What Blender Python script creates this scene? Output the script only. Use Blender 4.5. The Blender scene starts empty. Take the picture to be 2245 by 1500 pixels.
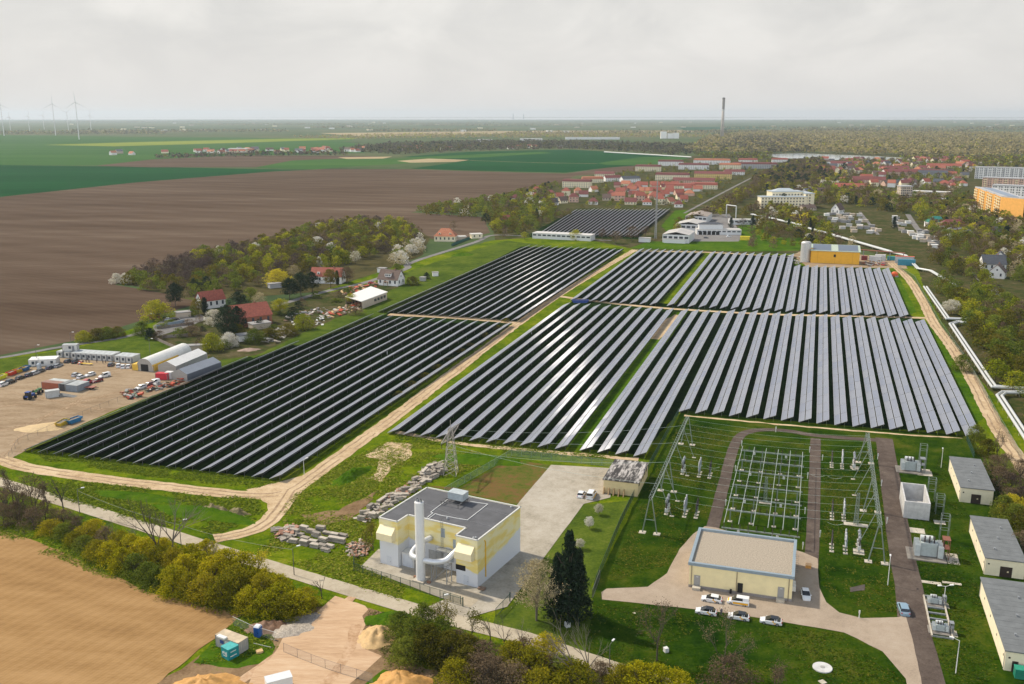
import bpy, math, random
from mathutils import Vector, Matrix, noise
R = math.radians
rnd = random.Random(7)
SC = bpy.context.scene
COL = SC.collection
# ---------------------------------------------------------------- camera model (flat ground, z = 0)
F, W, H, HZ, CH = 2080., 2245, 1500, 254., 98.
TH = math.atan((750 - HZ) / F); CT, ST = math.cos(TH), math.sin(TH)
AZ = R(17.73)                       # direction of the collector rows and of the substation
SA, CA = math.sin(AZ), math.cos(AZ)

def G(px, py, z=0.0):
 x = (px - W / 2) / F; y = -(py - H / 2) / F
 d = (x, CT + y * ST, -ST + y * CT); t = (z - CH) / d[2]
 return Vector((d[0] * t, d[1] * t, z))

def SG(a, w, z=0.0):                # site frame: a metres along the rows, w metres across
 return Vector((a * SA + w * CA, a * CA - w * SA, z))

def toS(v):
 return (v.x * SA + v.y * CA, v.x * CA - v.y * SA)

def ppm(py):                        # photo pixels per metre at a ground row
 return F * (ST + (py - 750) / F * CT) / CH

# ---------------------------------------------------------------- materials
def new_mat(name):
 m = bpy.data.materials.new(name); m.use_nodes = True
 nt = m.node_tree
 return m, nt, nt.nodes['Principled BSDF']

_mc = {}
def mat(name, c, rough=0.7, metal=0.0, var=0.12, scale=1.5, bump=0.0, coat=0.0, spec=0.4, c2=None):
 if name in _mc: return _mc[name]
 m, nt, b = new_mat(name)
 b.inputs['Roughness'].default_value = rough
 b.inputs['Metallic'].default_value = metal
 b.inputs['Specular IOR Level'].default_value = spec
 b.inputs['Coat Weight'].default_value = coat
 if var or c2:
  tc = nt.nodes.new('ShaderNodeTexCoord')
  n = nt.nodes.new('ShaderNodeTexNoise'); n.inputs['Scale'].default_value = scale
  n.inputs['Detail'].default_value = 6; n.inputs['Roughness'].default_value = 0.65
  nt.links.new(tc.outputs['Object'], n.inputs['Vector'])
  r = nt.nodes.new('ShaderNodeValToRGB')
  lo = c2 or tuple(x * (1 - var) for x in c); hi = c if c2 else tuple(min(1, x * (1 + var)) for x in c)
  r.color_ramp.elements[0].position = 0.36; r.color_ramp.elements[1].position = 0.64
  r.color_ramp.elements[0].color = (*lo, 1); r.color_ramp.elements[1].color = (*hi, 1)
  nt.links.new(n.outputs['Fac'], r.inputs['Fac']); nt.links.new(r.outputs['Color'], b.inputs['Base Color'])
  if bump:
   bp = nt.nodes.new('ShaderNodeBump'); bp.inputs['Strength'].default_value = bump; bp.inputs['Distance'].default_value = 0.1
   nt.links.new(n.outputs['Fac'], bp.inputs['Height']); nt.links.new(bp.outputs['Normal'], b.inputs['Normal'])
 else:
  b.inputs['Base Color'].default_value = (*c, 1)
 _mc[name] = m
 return m

def ground_mat(name, stops, scales=(0.02, 0.15, 1.2), weights=(0.5, 0.3, 0.2), bump=0.3, contrast=(0.38, 0.62), stretch=None, waves=None, bdist=0.25):
 """layered noise at several sizes through a colour ramp; optional furrow lines"""
 if name in _mc: return _mc[name]
 m, nt, b = new_mat(name); N = nt.nodes.new; L = nt.links.new
 b.inputs['Roughness'].default_value = 1; b.inputs['Specular IOR Level'].default_value = 0
 tc = N('ShaderNodeTexCoord'); src = tc.outputs['Object']
 if stretch:
  mp = N('ShaderNodeMapping'); mp.inputs['Rotation'].default_value = (0, 0, stretch[0]); mp.inputs['Scale'].default_value = (stretch[1], stretch[2], 1)
  L(src, mp.inputs['Vector']); src = mp.outputs['Vector']
 acc = None
 for s, w in zip(scales, weights):
  n = N('ShaderNodeTexNoise'); n.inputs['Scale'].default_value = s; n.inputs['Detail'].default_value = 5; n.inputs['Roughness'].default_value = 0.6
  L(src, n.inputs['Vector'])
  mu = N('ShaderNodeMath'); mu.operation = 'MULTIPLY_ADD'; mu.inputs[1].default_value = w
  L(n.outputs['Fac'], mu.inputs[0])
  if acc is None: mu.inputs[2].default_value = 0
  else: L(acc, mu.inputs[2])
  acc = mu.outputs[0]; last = n
 if waves:
  for ang, sc, amt, dist in waves:
   mp = N('ShaderNodeMapping'); mp.inputs['Rotation'].default_value = (0, 0, ang); L(tc.outputs['Object'], mp.inputs['Vector'])
   wv = N('ShaderNodeTexWave'); wv.inputs['Scale'].default_value = sc; wv.inputs['Distortion'].default_value = dist
   wv.inputs['Detail'].default_value = 3; wv.inputs['Detail Scale'].default_value = 0.6
   L(mp.outputs['Vector'], wv.inputs['Vector'])
   mu = N('ShaderNodeMath'); mu.operation = 'MULTIPLY_ADD'; mu.inputs[1].default_value = amt
   sb = N('ShaderNodeMath'); sb.operation = 'SUBTRACT'; sb.inputs[1].default_value = 0.5
   L(wv.outputs['Fac'], sb.inputs[0]); L(sb.outputs[0], mu.inputs[0]); L(acc, mu.inputs[2]); acc = mu.outputs[0]
 r = N('ShaderNodeValToRGB'); e = r.color_ramp.elements
 k = len(stops)
 while len(e) < k: e.new(0.5)
 for i, c in enumerate(stops):
  e[i].position = contrast[0] + (contrast[1] - contrast[0]) * i / (k - 1); e[i].color = (*c, 1)
 L(acc, r.inputs['Fac']); L(r.outputs['Color'], b.inputs['Base Color'])
 if bump:
  bp = N('ShaderNodeBump'); bp.inputs['Strength'].default_value = bump; bp.inputs['Distance'].default_value = bdist
  L(acc, bp.inputs['Height']); L(bp.outputs['Normal'], b.inputs['Normal'])
 _mc[name] = m
 return m

def leaf_mat(name, cols, trans=0.45):
 if name in _mc: return _mc[name]
 m, nt, b = new_mat(name); N = nt.nodes.new; L = nt.links.new
 g = N('ShaderNodeNewGeometry'); oi = N('ShaderNodeObjectInfo')
 mx = N('ShaderNodeMath'); mx.operation = 'MULTIPLY_ADD'; mx.inputs[1].default_value = 0.62
 m2 = N('ShaderNodeMath'); m2.operation = 'MULTIPLY'; m2.inputs[1].default_value = 0.38
 L(oi.outputs['Random'], m2.inputs[0]); L(g.outputs['Random Per Island'], mx.inputs[0]); L(m2.outputs[0], mx.inputs[2])
 r = N('ShaderNodeValToRGB'); e = r.color_ramp.elements
 while len(e) < len(cols): e.new(0.5)
 for i, c in enumerate(cols):
  e[i].position = 0.1 + 0.8 * i / (len(cols) - 1); e[i].color = (*c, 1)
 L(mx.outputs[0], r.inputs['Fac']); L(r.outputs['Color'], b.inputs['Base Color'])
 b.inputs['Roughness'].default_value = 0.9; b.inputs['Specular IOR Level'].default_value = 0.02
 if trans:
  t = N('ShaderNodeBsdfTranslucent'); L(r.outputs['Color'], t.inputs['Color'])
  ms = N('ShaderNodeMixShader'); ms.inputs['Fac'].default_value = trans
  out = nt.nodes['Material Output']
  L(b.outputs['BSDF'], ms.inputs[1]); L(t.outputs['BSDF'], ms.inputs[2]); L(ms.outputs['Shader'], out.inputs['Surface'])
 _mc[name] = m
 return m

def mesh_fence_mat(name, c, cover):
 if name in _mc: return _mc[name]
 m, nt, b = new_mat(name); N = nt.nodes.new; L = nt.links.new
 b.inputs['Base Color'].default_value = (*c, 1)
 t = N('ShaderNodeBsdfTransparent'); ms = N('ShaderNodeMixShader'); ms.inputs['Fac'].default_value = cover
 L(t.outputs['BSDF'], ms.inputs[1]); L(b.outputs['BSDF'], ms.inputs[2]); L(ms.outputs['Shader'], nt.nodes['Material Output'].inputs['Surface'])
 _mc[name] = m
 return m

# ---------------------------------------------------------------- mesh builder
class MB:
 def __init__(s): s.v = []; s.f = []; s.m = []
 def face(s, pts, m=0):
  i = len(s.v); s.v += [tuple(p) for p in pts]; s.f.append(tuple(range(i, i + len(pts)))); s.m.append(m); return s
 def hexa(s, p, m=0):        # p: 4 bottom, 4 top (ccw)
  i = len(s.v); s.v += [tuple(q) for q in p]
  for f in ((3, 2, 1, 0), (4, 5, 6, 7), (0, 1, 5, 4), (1, 2, 6, 5), (2, 3, 7, 6), (3, 0, 4, 7)):
   s.f.append(tuple(i + k for k in f)); s.m.append(m)
  return s
 def box(s, x0, x1, y0, y1, z0, z1, m=0):
  return s.hexa([(x0, y0, z0), (x1, y0, z0), (x1, y1, z0), (x0, y1, z0), (x0, y0, z1), (x1, y0, z1), (x1, y1, z1), (x0, y1, z1)], m)
 def cbox(s, cx, cy, cz, sx, sy, sz, rz=0.0, m=0, tilt=None):
  M = Matrix.Rotation(rz, 3, 'Z')
  if tilt: M = M @ Matrix.Rotation(tilt[0], 3, 'X') @ Matrix.Rotation(tilt[1], 3, 'Y')
  c = Vector((cx, cy, cz)); P = []
  for z in (-1, 1):
   for x, y in ((-1, -1), (1, -1), (1, 1), (-1, 1)):
    P.append(c + M @ Vector((x * sx / 2, y * sy / 2, z * sz / 2)))
  return s.hexa(P, m)
 def prism(s, poly, z0, z1, m=0, mt=None):
  n = len(poly); i = len(s.v)
  s.v += [(p[0], p[1], z0) for p in poly] + [(p[0], p[1], z1) for p in poly]
  for k in range(n):
   j = (k + 1) % n; s.f.append((i + k, i + j, i + n + j, i + n + k)); s.m.append(m)
  s.f.append(tuple(i + n + k for k in range(n))); s.m.append(m if mt is None else mt)
  s.f.append(tuple(i + n - 1 - k for k in range(n))); s.m.append(m)
  return s
 def tube(s, p, q, r, n=6, r2=None, m=0, cap=True):
  p, q = Vector(p), Vector(q); d = (q - p)
  if d.length < 1e-6: return s
  d.normalize(); a = d.orthogonal().normalized(); b = d.cross(a); r2 = r if r2 is None else r2
  i = len(s.v)
  for c, rr in ((p, r), (q, r2)):
   for k in range(n):
    t = 2 * math.pi * k / n; s.v.append(tuple(c + (a * math.cos(t) + b * math.sin(t)) * rr))
  for k in range(n):
   j = (k + 1) % n; s.f.append((i + k, i + j, i + n + j, i + n + k)); s.m.append(m)
  if cap:
   s.f.append(tuple(i + n - 1 - k for k in range(n))); s.m.append(m); s.f.append(tuple(i + n + k for k in range(n))); s.m.append(m)
  return s
 def path(s, pts, r, n=6, m=0):
  for a, b in zip(pts, pts[1:]): s.tube(a, b, r, n, m=m)
  return s
 def lathe(s, prof, c=(0, 0, 0), n=12, m=0):
  i = len(s.v); k = len(prof)
  for r, z in prof:
   for t in range(n):
    a = 2 * math.pi * t / n; s.v.append((c[0] + r * math.cos(a), c[1] + r * math.sin(a), c[2] + z))
  for u in range(k - 1):
   for t in range(n):
    t2 = (t + 1) % n; s.f.append((i + u * n + t, i + u * n + t2, i + (u + 1) * n + t2, i + (u + 1) * n + t)); s.m.append(m)
  s.f.append(tuple(i + (k - 1) * n + t for t in range(n))); s.m.append(m)
  s.f.append(tuple(i + n - 1 - t for t in range(n))); s.m.append(m)
  return s
 def gable(s, x0, x1, y0, y1, z0, z1, m=0, ov=0.3, th=0.15, along='x'):
  """solid pitched roof slab pair; ridge along x or y"""
  if along == 'x':
   ym = (y0 + y1) / 2; X0, X1 = x0 - ov, x1 + ov; sl = (z1 - z0) / (ym - y0); d = ov * sl
   for ya, yb in ((y0 - ov, ym), (y1 + ov, ym)):
    pts = [(X0, ya, z0 - d), (X1, ya, z0 - d), (X1, yb, z1), (X0, yb, z1)]
    if ya > yb: pts = [pts[1], pts[0], pts[3], pts[2]]
    s.hexa(pts + [(a, b, c + th) for a, b, c in pts], m)
  else:
   xm = (x0 + x1) / 2; Y0, Y1 = y0 - ov, y1 + ov; sl = (z1 - z0) / (xm - x0); d = ov * sl
   for xa, xb in ((x0 - ov, xm), (x1 + ov, xm)):
    pts = [(xa, Y1, z0 - d), (xa, Y0, z0 - d), (xb, Y0, z1), (xb, Y1, z1)]
    if xa > xb: pts = [pts[1], pts[0], pts[3], pts[2]]
    s.hexa(pts + [(a, b, c + th) for a, b, c in pts], m)
  return s
 def hip(s, x0, x1, y0, y1, z0, z1, m=0, ov=0.4):
  x0 -= ov; x1 += ov; y0 -= ov; y1 += ov; lx, ly = x1 - x0, y1 - y0
  if lx >= ly: r0, r1 = (x0 + ly / 2 * .9, (y0 + y1) / 2, z1), (x1 - ly / 2 * .9, (y0 + y1) / 2, z1)
  else: r0, r1 = ((x0 + x1) / 2, y0 + lx / 2 * .9, z1), ((x0 + x1) / 2, y1 - lx / 2 * .9, z1)
  c = [(x0, y0, z0), (x1, y0, z0), (x1, y1, z0), (x0, y1, z0)]
  if lx >= ly:
   s.face([c[0], c[1], r1, r0], m); s.face([c[1], c[2], r1], m); s.face([c[2], c[3], r0, r1], m); s.face([c[3], c[0], r0], m)
  else:
   s.face([c[0], c[1], r0], m); s.face([c[1], c[2], r1, r0], m); s.face([c[2], c[3], r1], m); s.face([c[3], c[0], r0, r1], m)
  s.face(c[::-1], m)
  return s
 def ball(s, c, rx, ry, rz, n=8, k=5, m=0, jit=0.0, rg=None):
  i = len(s.v); rg = rg or rnd
  for u in range(k + 1):
   ph = math.pi * u / k
   for t in range(n):
    a = 2 * math.pi * t / n; q = 1 + rg.uniform(-jit, jit)
    s.v.append((c[0] + rx * math.sin(ph) * math.cos(a) * q, c[1] + ry * math.sin(ph) * math.sin(a) * q, c[2] + rz * math.cos(ph) * q))
  for u in range(k):
   for t in range(n):
    t2 = (t + 1) % n; s.f.append((i + u * n + t, i + (u + 1) * n + t, i + (u + 1) * n + t2, i + u * n + t2)); s.m.append(m)
  return s
 def data(s, name, mats, smooth=False):
  me = bpy.data.meshes.new(name); me.from_pydata(s.v, [], s.f)
  mats = mats if isinstance(mats, (list, tuple)) else [mats]
  for q in mats: me.materials.append(q)
  if len(mats) > 1: me.polygons.foreach_set('material_index', s.m)
  if smooth: me.polygons.foreach_set('use_smooth', [True] * len(me.polygons))
  me.update()
  return me
 def obj(s, name, mats, parent=None, loc=(0, 0, 0), rz=0.0, smooth=False):
  return link(name, s.data(name, mats, smooth), parent, loc, rz)

def link(name, data, parent=None, loc=(0, 0, 0), rz=0.0):
 o = bpy.data.objects.new(name, data); COL.objects.link(o)
 o.location = loc; o.rotation_euler.z = rz
 if parent is not None: o.parent = parent
 return o

def tag(o, label=None, cat=None, group=None, kind=None):
 if label: o['label'] = label
 if cat: o['category'] = cat
 if group: o['group'] = group
 if kind: o['kind'] = kind
 return o

def thing(name, label, cat, loc=(0, 0, 0), rz=0.0, group=None):
 o = link(name, None, None, loc, rz); o.empty_display_size = 0.5
 return tag(o, label, cat, group)

def dup(o, loc, rz=0.0, scale=1.0, label=None, group=None, parent=None):
 c = o.copy(); COL.objects.link(c)
 if parent is None:
  c.location = loc; c.rotation_euler.z = rz; c.scale = (scale, scale, scale) if not isinstance(scale, tuple) else scale
  if label: c['label'] = label
  if group: c['group'] = group
 else:
  c.parent = parent
 for ch in o.children: dup(ch, None, parent=c)
 return c

# ---------------------------------------------------------------- ground sheets
def densify(pts, step, jag, seed):
 out = []; n = len(pts)
 for i in range(n):
  a, b = pts[i], pts[(i + 1) % n]; L = (b - a).length; k = max(1, min(200, int(L / step)))
  t = (b - a) / max(L, 1e-6); nn = Vector((-t.y, t.x, 0))
  for j in range(k):
   p = a.lerp(b, j / k)
   if jag:
    q = noise.noise(Vector((p.x / step * .6, p.y / step * .6, seed))) + .5 * noise.noise(Vector((p.x / step * 1.7, p.y / step * 1.7, seed)))
    p = p + nn * (q * jag)
   out.append(p)
 return out

_sid = [0]
def sheet(name, px, z, m, jag=0.5, step=2.0, kind='structure', world=False, label=None):
 _sid[0] += 1
 pts = [Vector((p[0], p[1], 0)) for p in px] if world else [G(*p) for p in px]
 pts = densify(pts, step, jag, _sid[0] * 3.7)
 zz = z + _sid[0] * 0.0006
 mb = MB(); mb.face([(p.x, p.y, zz) for p in pts])
 me = mb.data(name, m)
 if me.polygons[0].normal.z < 0: me.flip_normals()
 return tag(link(name, me), kind=kind, label=label)

def smooth_path(pts, step):
 """Catmull-Rom through ground points"""
 P = [pts[0] * 2 - pts[1]] + pts + [pts[-1] * 2 - pts[-2]]; out = []
 for i in range(1, len(P) - 2):
  k = max(2, min(60, int((P[i + 1] - P[i]).length / step)))
  for j in range(k):
   t = j / k; a, b, c, d = P[i - 1], P[i], P[i + 1], P[i + 2]
   out.append(0.5 * (2 * b + (c - a) * t + (2 * a - 5 * b + 4 * c - d) * t * t + (3 * b - a - 3 * c + d) * t ** 3))
 out.append(pts[-1])
 return out

def strip(name, px, width, z, m, jag=0.35, step=2.5, curve=True, world=False, kind='structure', ruts=None):
 _sid[0] += 1
 pts = [Vector((p[0], p[1], 0)) for p in px] if world else [G(*p) for p in px]
 pts = smooth_path(pts, step) if curve else densify_line(pts, step)
 L, Rr = [], []; zz = z + _sid[0] * 0.0006
 for i, p in enumerate(pts):
  t = (pts[min(i + 1, len(pts) - 1)] - pts[max(i - 1, 0)]).normalized(); n = Vector((-t.y, t.x, 0))
  w = width(i / len(pts)) if callable(width) else width
  q = [noise.noise(Vector((p.x * .35 + s * 31, p.y * .35, _sid[0]))) + .6 * noise.noise(Vector((p.x * .9 + s * 31, p.y * .9, _sid[0]))) for s in (0, 1)]
  L.append(p + n * (w / 2 + q[0] * jag)); Rr.append(p - n * (w / 2 + q[1] * jag))
 mb = MB()
 for p in L + Rr: mb.v.append((p.x, p.y, zz))
 k = len(L)
 for i in range(k - 1): mb.f.append((i, i + k, i + k + 1, i + 1)); mb.m.append(0)
 me = mb.data(name, m)
 if me.polygons[0].normal.z < 0: me.flip_normals()
 if ruts:
  mb = MB()
  for t in (.29, .70):
   b0 = len(mb.v)
   for i, (p, q) in enumerate(zip(L, Rr)):
    d = (q - p).normalized(); c = p.lerp(q, t + .05 * noise.noise(Vector((i * .13, t * 9, _sid[0])))); w = .28 + .16 * noise.noise(Vector((i * .4, t * 5, 1)))
    mb.v += [(c.x - d.x * w, c.y - d.y * w, zz + .008), (c.x + d.x * w, c.y + d.y * w, zz + .008)]
   for i in range(k - 1):
    if noise.noise(Vector((i * .21, t * 7, _sid[0]))) > -.28: a = b0 + 2 * i; mb.f.append((a, a + 1, a + 3, a + 2)); mb.m.append(0)
  tag(mb.obj('wheel_ruts', ruts), kind=kind)
 return tag(link(name, me), kind=kind)

def densify_line(pts, step):
 out = []
 for a, b in zip(pts, pts[1:]):
  k = max(1, int((b - a).length / step))
  out += [a.lerp(b, j / k) for j in range(k)]
 return out + [pts[-1]]

def inside(p, poly):
 c = False; n = len(poly)
 for i in range(n):
  a, b = poly[i], poly[(i + 1) % n]
  if (a[1] > p[1]) != (b[1] > p[1]) and p[0] < (b[0] - a[0]) * (p[1] - a[1]) / (b[1] - a[1]) + a[0]: c = not c
 return c

def scatter(poly_px, spacing, rg, jitter=0.45):
 """jittered grid of ground points inside a ground polygon"""
 P = [G(*p) for p in poly_px]; Q = [(p.x, p.y) for p in P]
 x0, x1 = min(q[0] for q in Q), max(q[0] for q in Q); y0, y1 = min(q[1] for q in Q), max(q[1] for q in Q)
 out = []; y = y0
 while y < y1:
  x = x0
  while x < x1:
   p = (x + rg.uniform(-jitter, jitter) * spacing, y + rg.uniform(-jitter, jitter) * spacing)
   if inside(p, Q): out.append(Vector((p[0], p[1], 0)))
   x += spacing
  y += spacing
 return out

def mound(name, px, py, rx, ry, h, rz, m, label, cat, rough=0.25, n=40, seed=0, z0=-0.05):
 c = G(px, py); mb = MB(); k = 12
 for u in range(k + 1):
  q = u / k
  for t in range(n):
   a = 2 * math.pi * t / n
   e = 1 + 0.35 * noise.noise(Vector((math.cos(a) * 1.3, math.sin(a) * 1.3, seed)))
   x, y = rx * q * e * math.cos(a), ry * q * e * math.sin(a)
   z = h * (0.5 + 0.5 * math.cos(math.pi * q)) ** 0.9
   z += rough * h * noise.noise(Vector((x * .9, y * .9, seed + 5))) * (1 - q) ** .5 * 1.2 + rough * h * .5 * noise.noise(Vector((x * 2.4, y * 2.4, seed + 9))) * (1 - q) ** .5
   mb.v.append((x, y, max(z, 0) + z0 if u < k else z0))
 for u in range(k):
  for t in range(n):
   t2 = (t + 1) % n; mb.f.append((u * n + t, (u + 1) * n + t, (u + 1) * n + t2, u * n + t2)); mb.m.append(0)
 o = mb.obj(name, m, None, c, rz, smooth=True)
 return tag(o, label, cat)
# ---------------------------------------------------------------- camera, light, air
cam = bpy.data.cameras.new('camera'); cam.sensor_width = 36; cam.sensor_fit = 'HORIZONTAL'; cam.lens = 36 * F / W
cam.clip_start = 0.5; cam.clip_end = 120000
co = bpy.data.objects.new('camera', cam); COL.objects.link(co)
co.location = (0, 0, CH); co.rotation_euler = (math.pi / 2 - TH, 0, 0); SC.camera = co

SUN_AZ, SUN_EL = R(-60), R(46.5)
sd = Vector((math.sin(SUN_AZ) * math.cos(SUN_EL), math.cos(SUN_AZ) * math.cos(SUN_EL), math.sin(SUN_EL)))
sl = bpy.data.lights.new('sun', 'SUN'); sl.energy = 4.8; sl.angle = R(1.6); sl.color = (1.0, 0.915, 0.78)
so = bpy.data.objects.new('sun', sl); COL.objects.link(so); so.location = (0, 0, 300); so.rotation_euler = sd.to_track_quat('Z', 'Y').to_euler()

wd = bpy.data.worlds.new('World'); SC.world = wd; wd.use_nodes = True
nt = wd.node_tree; N = nt.nodes.new; L = nt.links.new; bg = nt.nodes['Background']
bg.inputs['Strength'].default_value = 0.1
sky = N('ShaderNodeTexSky'); sky.sky_type = 'NISHITA'; sky.sun_disc = False; sky.sun_elevation = SUN_EL; sky.sun_rotation = SUN_AZ
sky.air_density = 1.5; sky.dust_density = 3.0
tc = N('ShaderNodeTexCoord'); sx = N('ShaderNodeSeparateXYZ'); L(tc.outputs['Generated'], sx.inputs[0])
mp = N('ShaderNodeMapping'); mp.inputs['Scale'].default_value = (1, 1, 2.0); mp.inputs['Location'].default_value = (.37, .1, .2); L(tc.outputs['Generated'], mp.inputs['Vector'])
n1 = N('ShaderNodeTexNoise'); n1.inputs['Scale'].default_value = 6.5; n1.inputs['Detail'].default_value = 9; n1.inputs['Roughness'].default_value = 0.56; n1.inputs['Distortion'].default_value = 0.5
L(mp.outputs[0], n1.inputs['Vector'])
rp = N('ShaderNodeValToRGB'); e = rp.color_ramp.elements
e[0].position = 0.36; e[0].color = (0.72, 0.71, 0.69, 1); e[1].position = 0.62; e[1].color = (0.87, 0.85, 0.815, 1)
em = e.new(0.5); em.color = (0.80, 0.785, 0.755, 1)
L(n1.outputs['Fac'], rp.inputs['Fac'])
# towards the horizon the layer melts into an even pale grey
hz = N('ShaderNodeMapRange'); hz.inputs['From Min'].default_value = 0.0; hz.inputs['From Max'].default_value = 0.09; L(sx.outputs['Z'], hz.inputs['Value'])
mh = N('ShaderNodeMixRGB'); mh.inputs['Color1'].default_value = (0.79, 0.76, 0.73, 1); L(hz.outputs[0], mh.inputs['Fac']); L(rp.outputs['Color'], mh.inputs['Color2'])
ml = N('ShaderNodeMixRGB'); ml.blend_type = 'MULTIPLY'; ml.inputs['Fac'].default_value = 1; ml.inputs['Color2'].default_value = (10, 10, 10, 1); L(mh.outputs[0], ml.inputs['Color1'])
# unseen sky overhead shaped darker, less cloud over clear sky, to cut the ambient
cz = N('ShaderNodeMapRange'); cz.inputs['From Min'].default_value = 0.16; cz.inputs['From Max'].default_value = 0.45; cz.inputs['To Min'].default_value = .97; cz.inputs['To Max'].default_value = .12; L(sx.outputs['Z'], cz.inputs['Value'])
ms = N('ShaderNodeMixRGB'); L(cz.outputs[0], ms.inputs['Fac']); L(sky.outputs[0], ms.inputs['Color1']); L(ml.outputs[0], ms.inputs['Color2'])
# sky behind the camera brightened as added fill for the walls facing it
back_fill = N('ShaderNodeMapRange'); back_fill.inputs['From Min'].default_value = .1; back_fill.inputs['From Max'].default_value = -.8; back_fill.inputs['To Min'].default_value = 1; back_fill.inputs['To Max'].default_value = 3.0; L(sx.outputs['Y'], back_fill.inputs['Value'])
mk = N('ShaderNodeVectorMath'); mk.operation = 'SCALE'; L(ms.outputs[0], mk.inputs[0]); L(back_fill.outputs[0], mk.inputs['Scale'])
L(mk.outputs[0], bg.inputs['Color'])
SC.view_settings.view_transform = 'Standard'; SC.view_settings.look = 'None'; SC.view_settings.exposure = 0; SC.view_settings.gamma = 1
SC.cycles.use_denoising = True; SC.cycles.max_bounces = 6; SC.cycles.diffuse_bounces = 2; SC.cycles.glossy_bounces = 3; SC.cycles.transparent_max_bounces = 10
SC.cycles.volume_bounces = 0; SC.cycles.sample_clamp_indirect = 4; SC.cycles.sample_clamp_direct = 12

hm = bpy.data.materials.new('haze_air'); hm.use_nodes = True; nt = hm.node_tree; nt.nodes.clear()
vo = nt.nodes.new('ShaderNodeVolumePrincipled'); vo.inputs['Color'].default_value = (0.78, 0.89, 0.98, 1); vo.inputs['Density'].default_value = 4.6e-5; vo.inputs['Anisotropy'].default_value = 0.25
ot = nt.nodes.new('ShaderNodeOutputMaterial'); nt.links.new(vo.outputs[0], ot.inputs['Volume'])
hb = MB().box(-26000, 26000, -400, 25500, -1, 205).obj('haze', hm); tag(hb, kind='stuff')

# ---------------------------------------------------------------- ground
g_base = ground_mat('far_country', [(.035, .055, .025), (.06, .09, .035), (.09, .10, .045), (.14, .125, .07)], (.0006, .004, .05), (.45, .4, .15), bump=0)
g_grass = ground_mat('meadow_grass', [(0.0178, 0.0459, 0.0022), (0.0606, 0.1014, 0.0038), (0.1252, 0.1588, 0.0065), (0.218, 0.1896, 0.0297)], (.045, .3, 1.6), (.42, .3, .28), bump=.6, contrast=(.36, .66))
g_lush = ground_mat('lush_grass', [(0.0188, 0.0528, 0.0032), (0.0427, 0.0924, 0.005), (0.0727, 0.1276, 0.0063), (0.1283, 0.1584, 0.0189)], (.05, .35, 1.8), (.4, .3, .3), bump=.6, contrast=(.36, .68))
g_lawn = ground_mat('mown_lawn', [(.004, .016, .001), (.012, .034, .002), (.027, .053, .003), (.058, .072, .007), (.10, .085, .022)], (.045, .22, 2.0), (.46, .30, .24), bump=.5, contrast=(.37, .66))
g_under_shade = ground_mat('painted_shade_grass', [(.003, .009, .002), (.008, .02, .004), (.016, .034, .006), (.035, .042, .014)], (.04, .3, 1.5), (.4, .3, .3), bump=.4, contrast=(.36, .7))  # shade beneath the rows is put into this darker green
g_soil = ground_mat('ploughed_soil', [(0.0633, 0.0415, 0.0271), (0.0837, 0.057, 0.0385), (0.1061, 0.0749, 0.0523), (0.1429, 0.1071, 0.076)], (.006, .03, .4), (.55, .3, .15), bump=.2,
     stretch=(R(-62), .35, 2.2), waves=[(R(-62), .055, .035, 3.0), (R(-62), .009, .05, 4.0)], contrast=(.36, .66))
g_tan = ground_mat('harrowed_tan_soil', [(0.2136, 0.123, 0.0512), (0.2704, 0.1602, 0.0675), (0.318, 0.1948, 0.0867), (0.3511, 0.2165, 0.0995)], (.02, .12, 1.3), (.4, .3, .3), bump=.5,
     stretch=(R(28), .5, 2.6), waves=[(R(27), .42, .05, 3.5), (R(27), .13, .05, 5.0), (R(115), .04, .06, 12.0)], contrast=(.34, .68))
g_tan2 = ground_mat('pressed_tan_soil', [(.22, .125, .05), (.28, .165, .07), (.33, .20, .09)], (.3, 1.5), (.5, .5), bump=.2)
g_mead2 = ground_mat('dull_meadow', [(.025, .045, .006), (.05, .08, .010), (.085, .115, .014), (.13, .12, .035)], (.04, .25, 1.5), (.42, .3, .28), bump=.5, contrast=(.36, .66))
g_track = ground_mat('dirt_track', [(0.2508, 0.1653, 0.0896), (0.3762, 0.2679, 0.1568), (0.4788, 0.3591, 0.224), (0.5358, 0.4218, 0.28)], (.08, .5, 2.5), (.35, .3, .35), bump=.4, contrast=(.34, .62))
g_yard = ground_mat('yard_dirt', [(0.1584, 0.1069, 0.0625), (0.2376, 0.1703, 0.1065), (0.301, 0.2257, 0.147), (0.3406, 0.2653, 0.18)], (.035, .18, 1.2), (.45, .3, .25), bump=.3, contrast=(.36, .62), stretch=(R(30), .6, 1.6))
g_conc = ground_mat('concrete_road', [(.28, .235, .165), (.38, .325, .24), (.45, .395, .30)], (.08, .5, 3), (.4, .3, .3), bump=.2, contrast=(.36, .62))
g_pave = ground_mat('concrete_paving', [(.20, .175, .135), (.31, .275, .215), (.38, .34, .275), (.42, .38, .32)], (.06, .35, 2), (.45, .3, .25), bump=.2, contrast=(.36, .64))
g_block = ground_mat('block_paving', [(.24, .19, .14), (.32, .255, .19), (.37, .305, .235)], (.1, .6, 4), (.4, .25, .35), bump=.25, contrast=(.36, .64))
g_rut = ground_mat('wheel_rut_dirt', [(0.2074, 0.1438, 0.0845), (0.2928, 0.2063, 0.13), (0.366, 0.275, 0.182)], (.3, 1.5), (.5, .5), bump=.2)
g_asph = ground_mat('worn_asphalt', [(.055, .042, .036), (.085, .066, .055), (.12, .095, .078), (.20, .16, .13)], (.1, .5, 3), (.4, .3, .3), bump=.25, contrast=(.36, .70))
g_street = ground_mat('street_asphalt', [(.13, .12, .115), (.18, .17, .16), (.22, .21, .20)], (.05, .4, 3), (.4, .3, .3), bump=.1)
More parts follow.
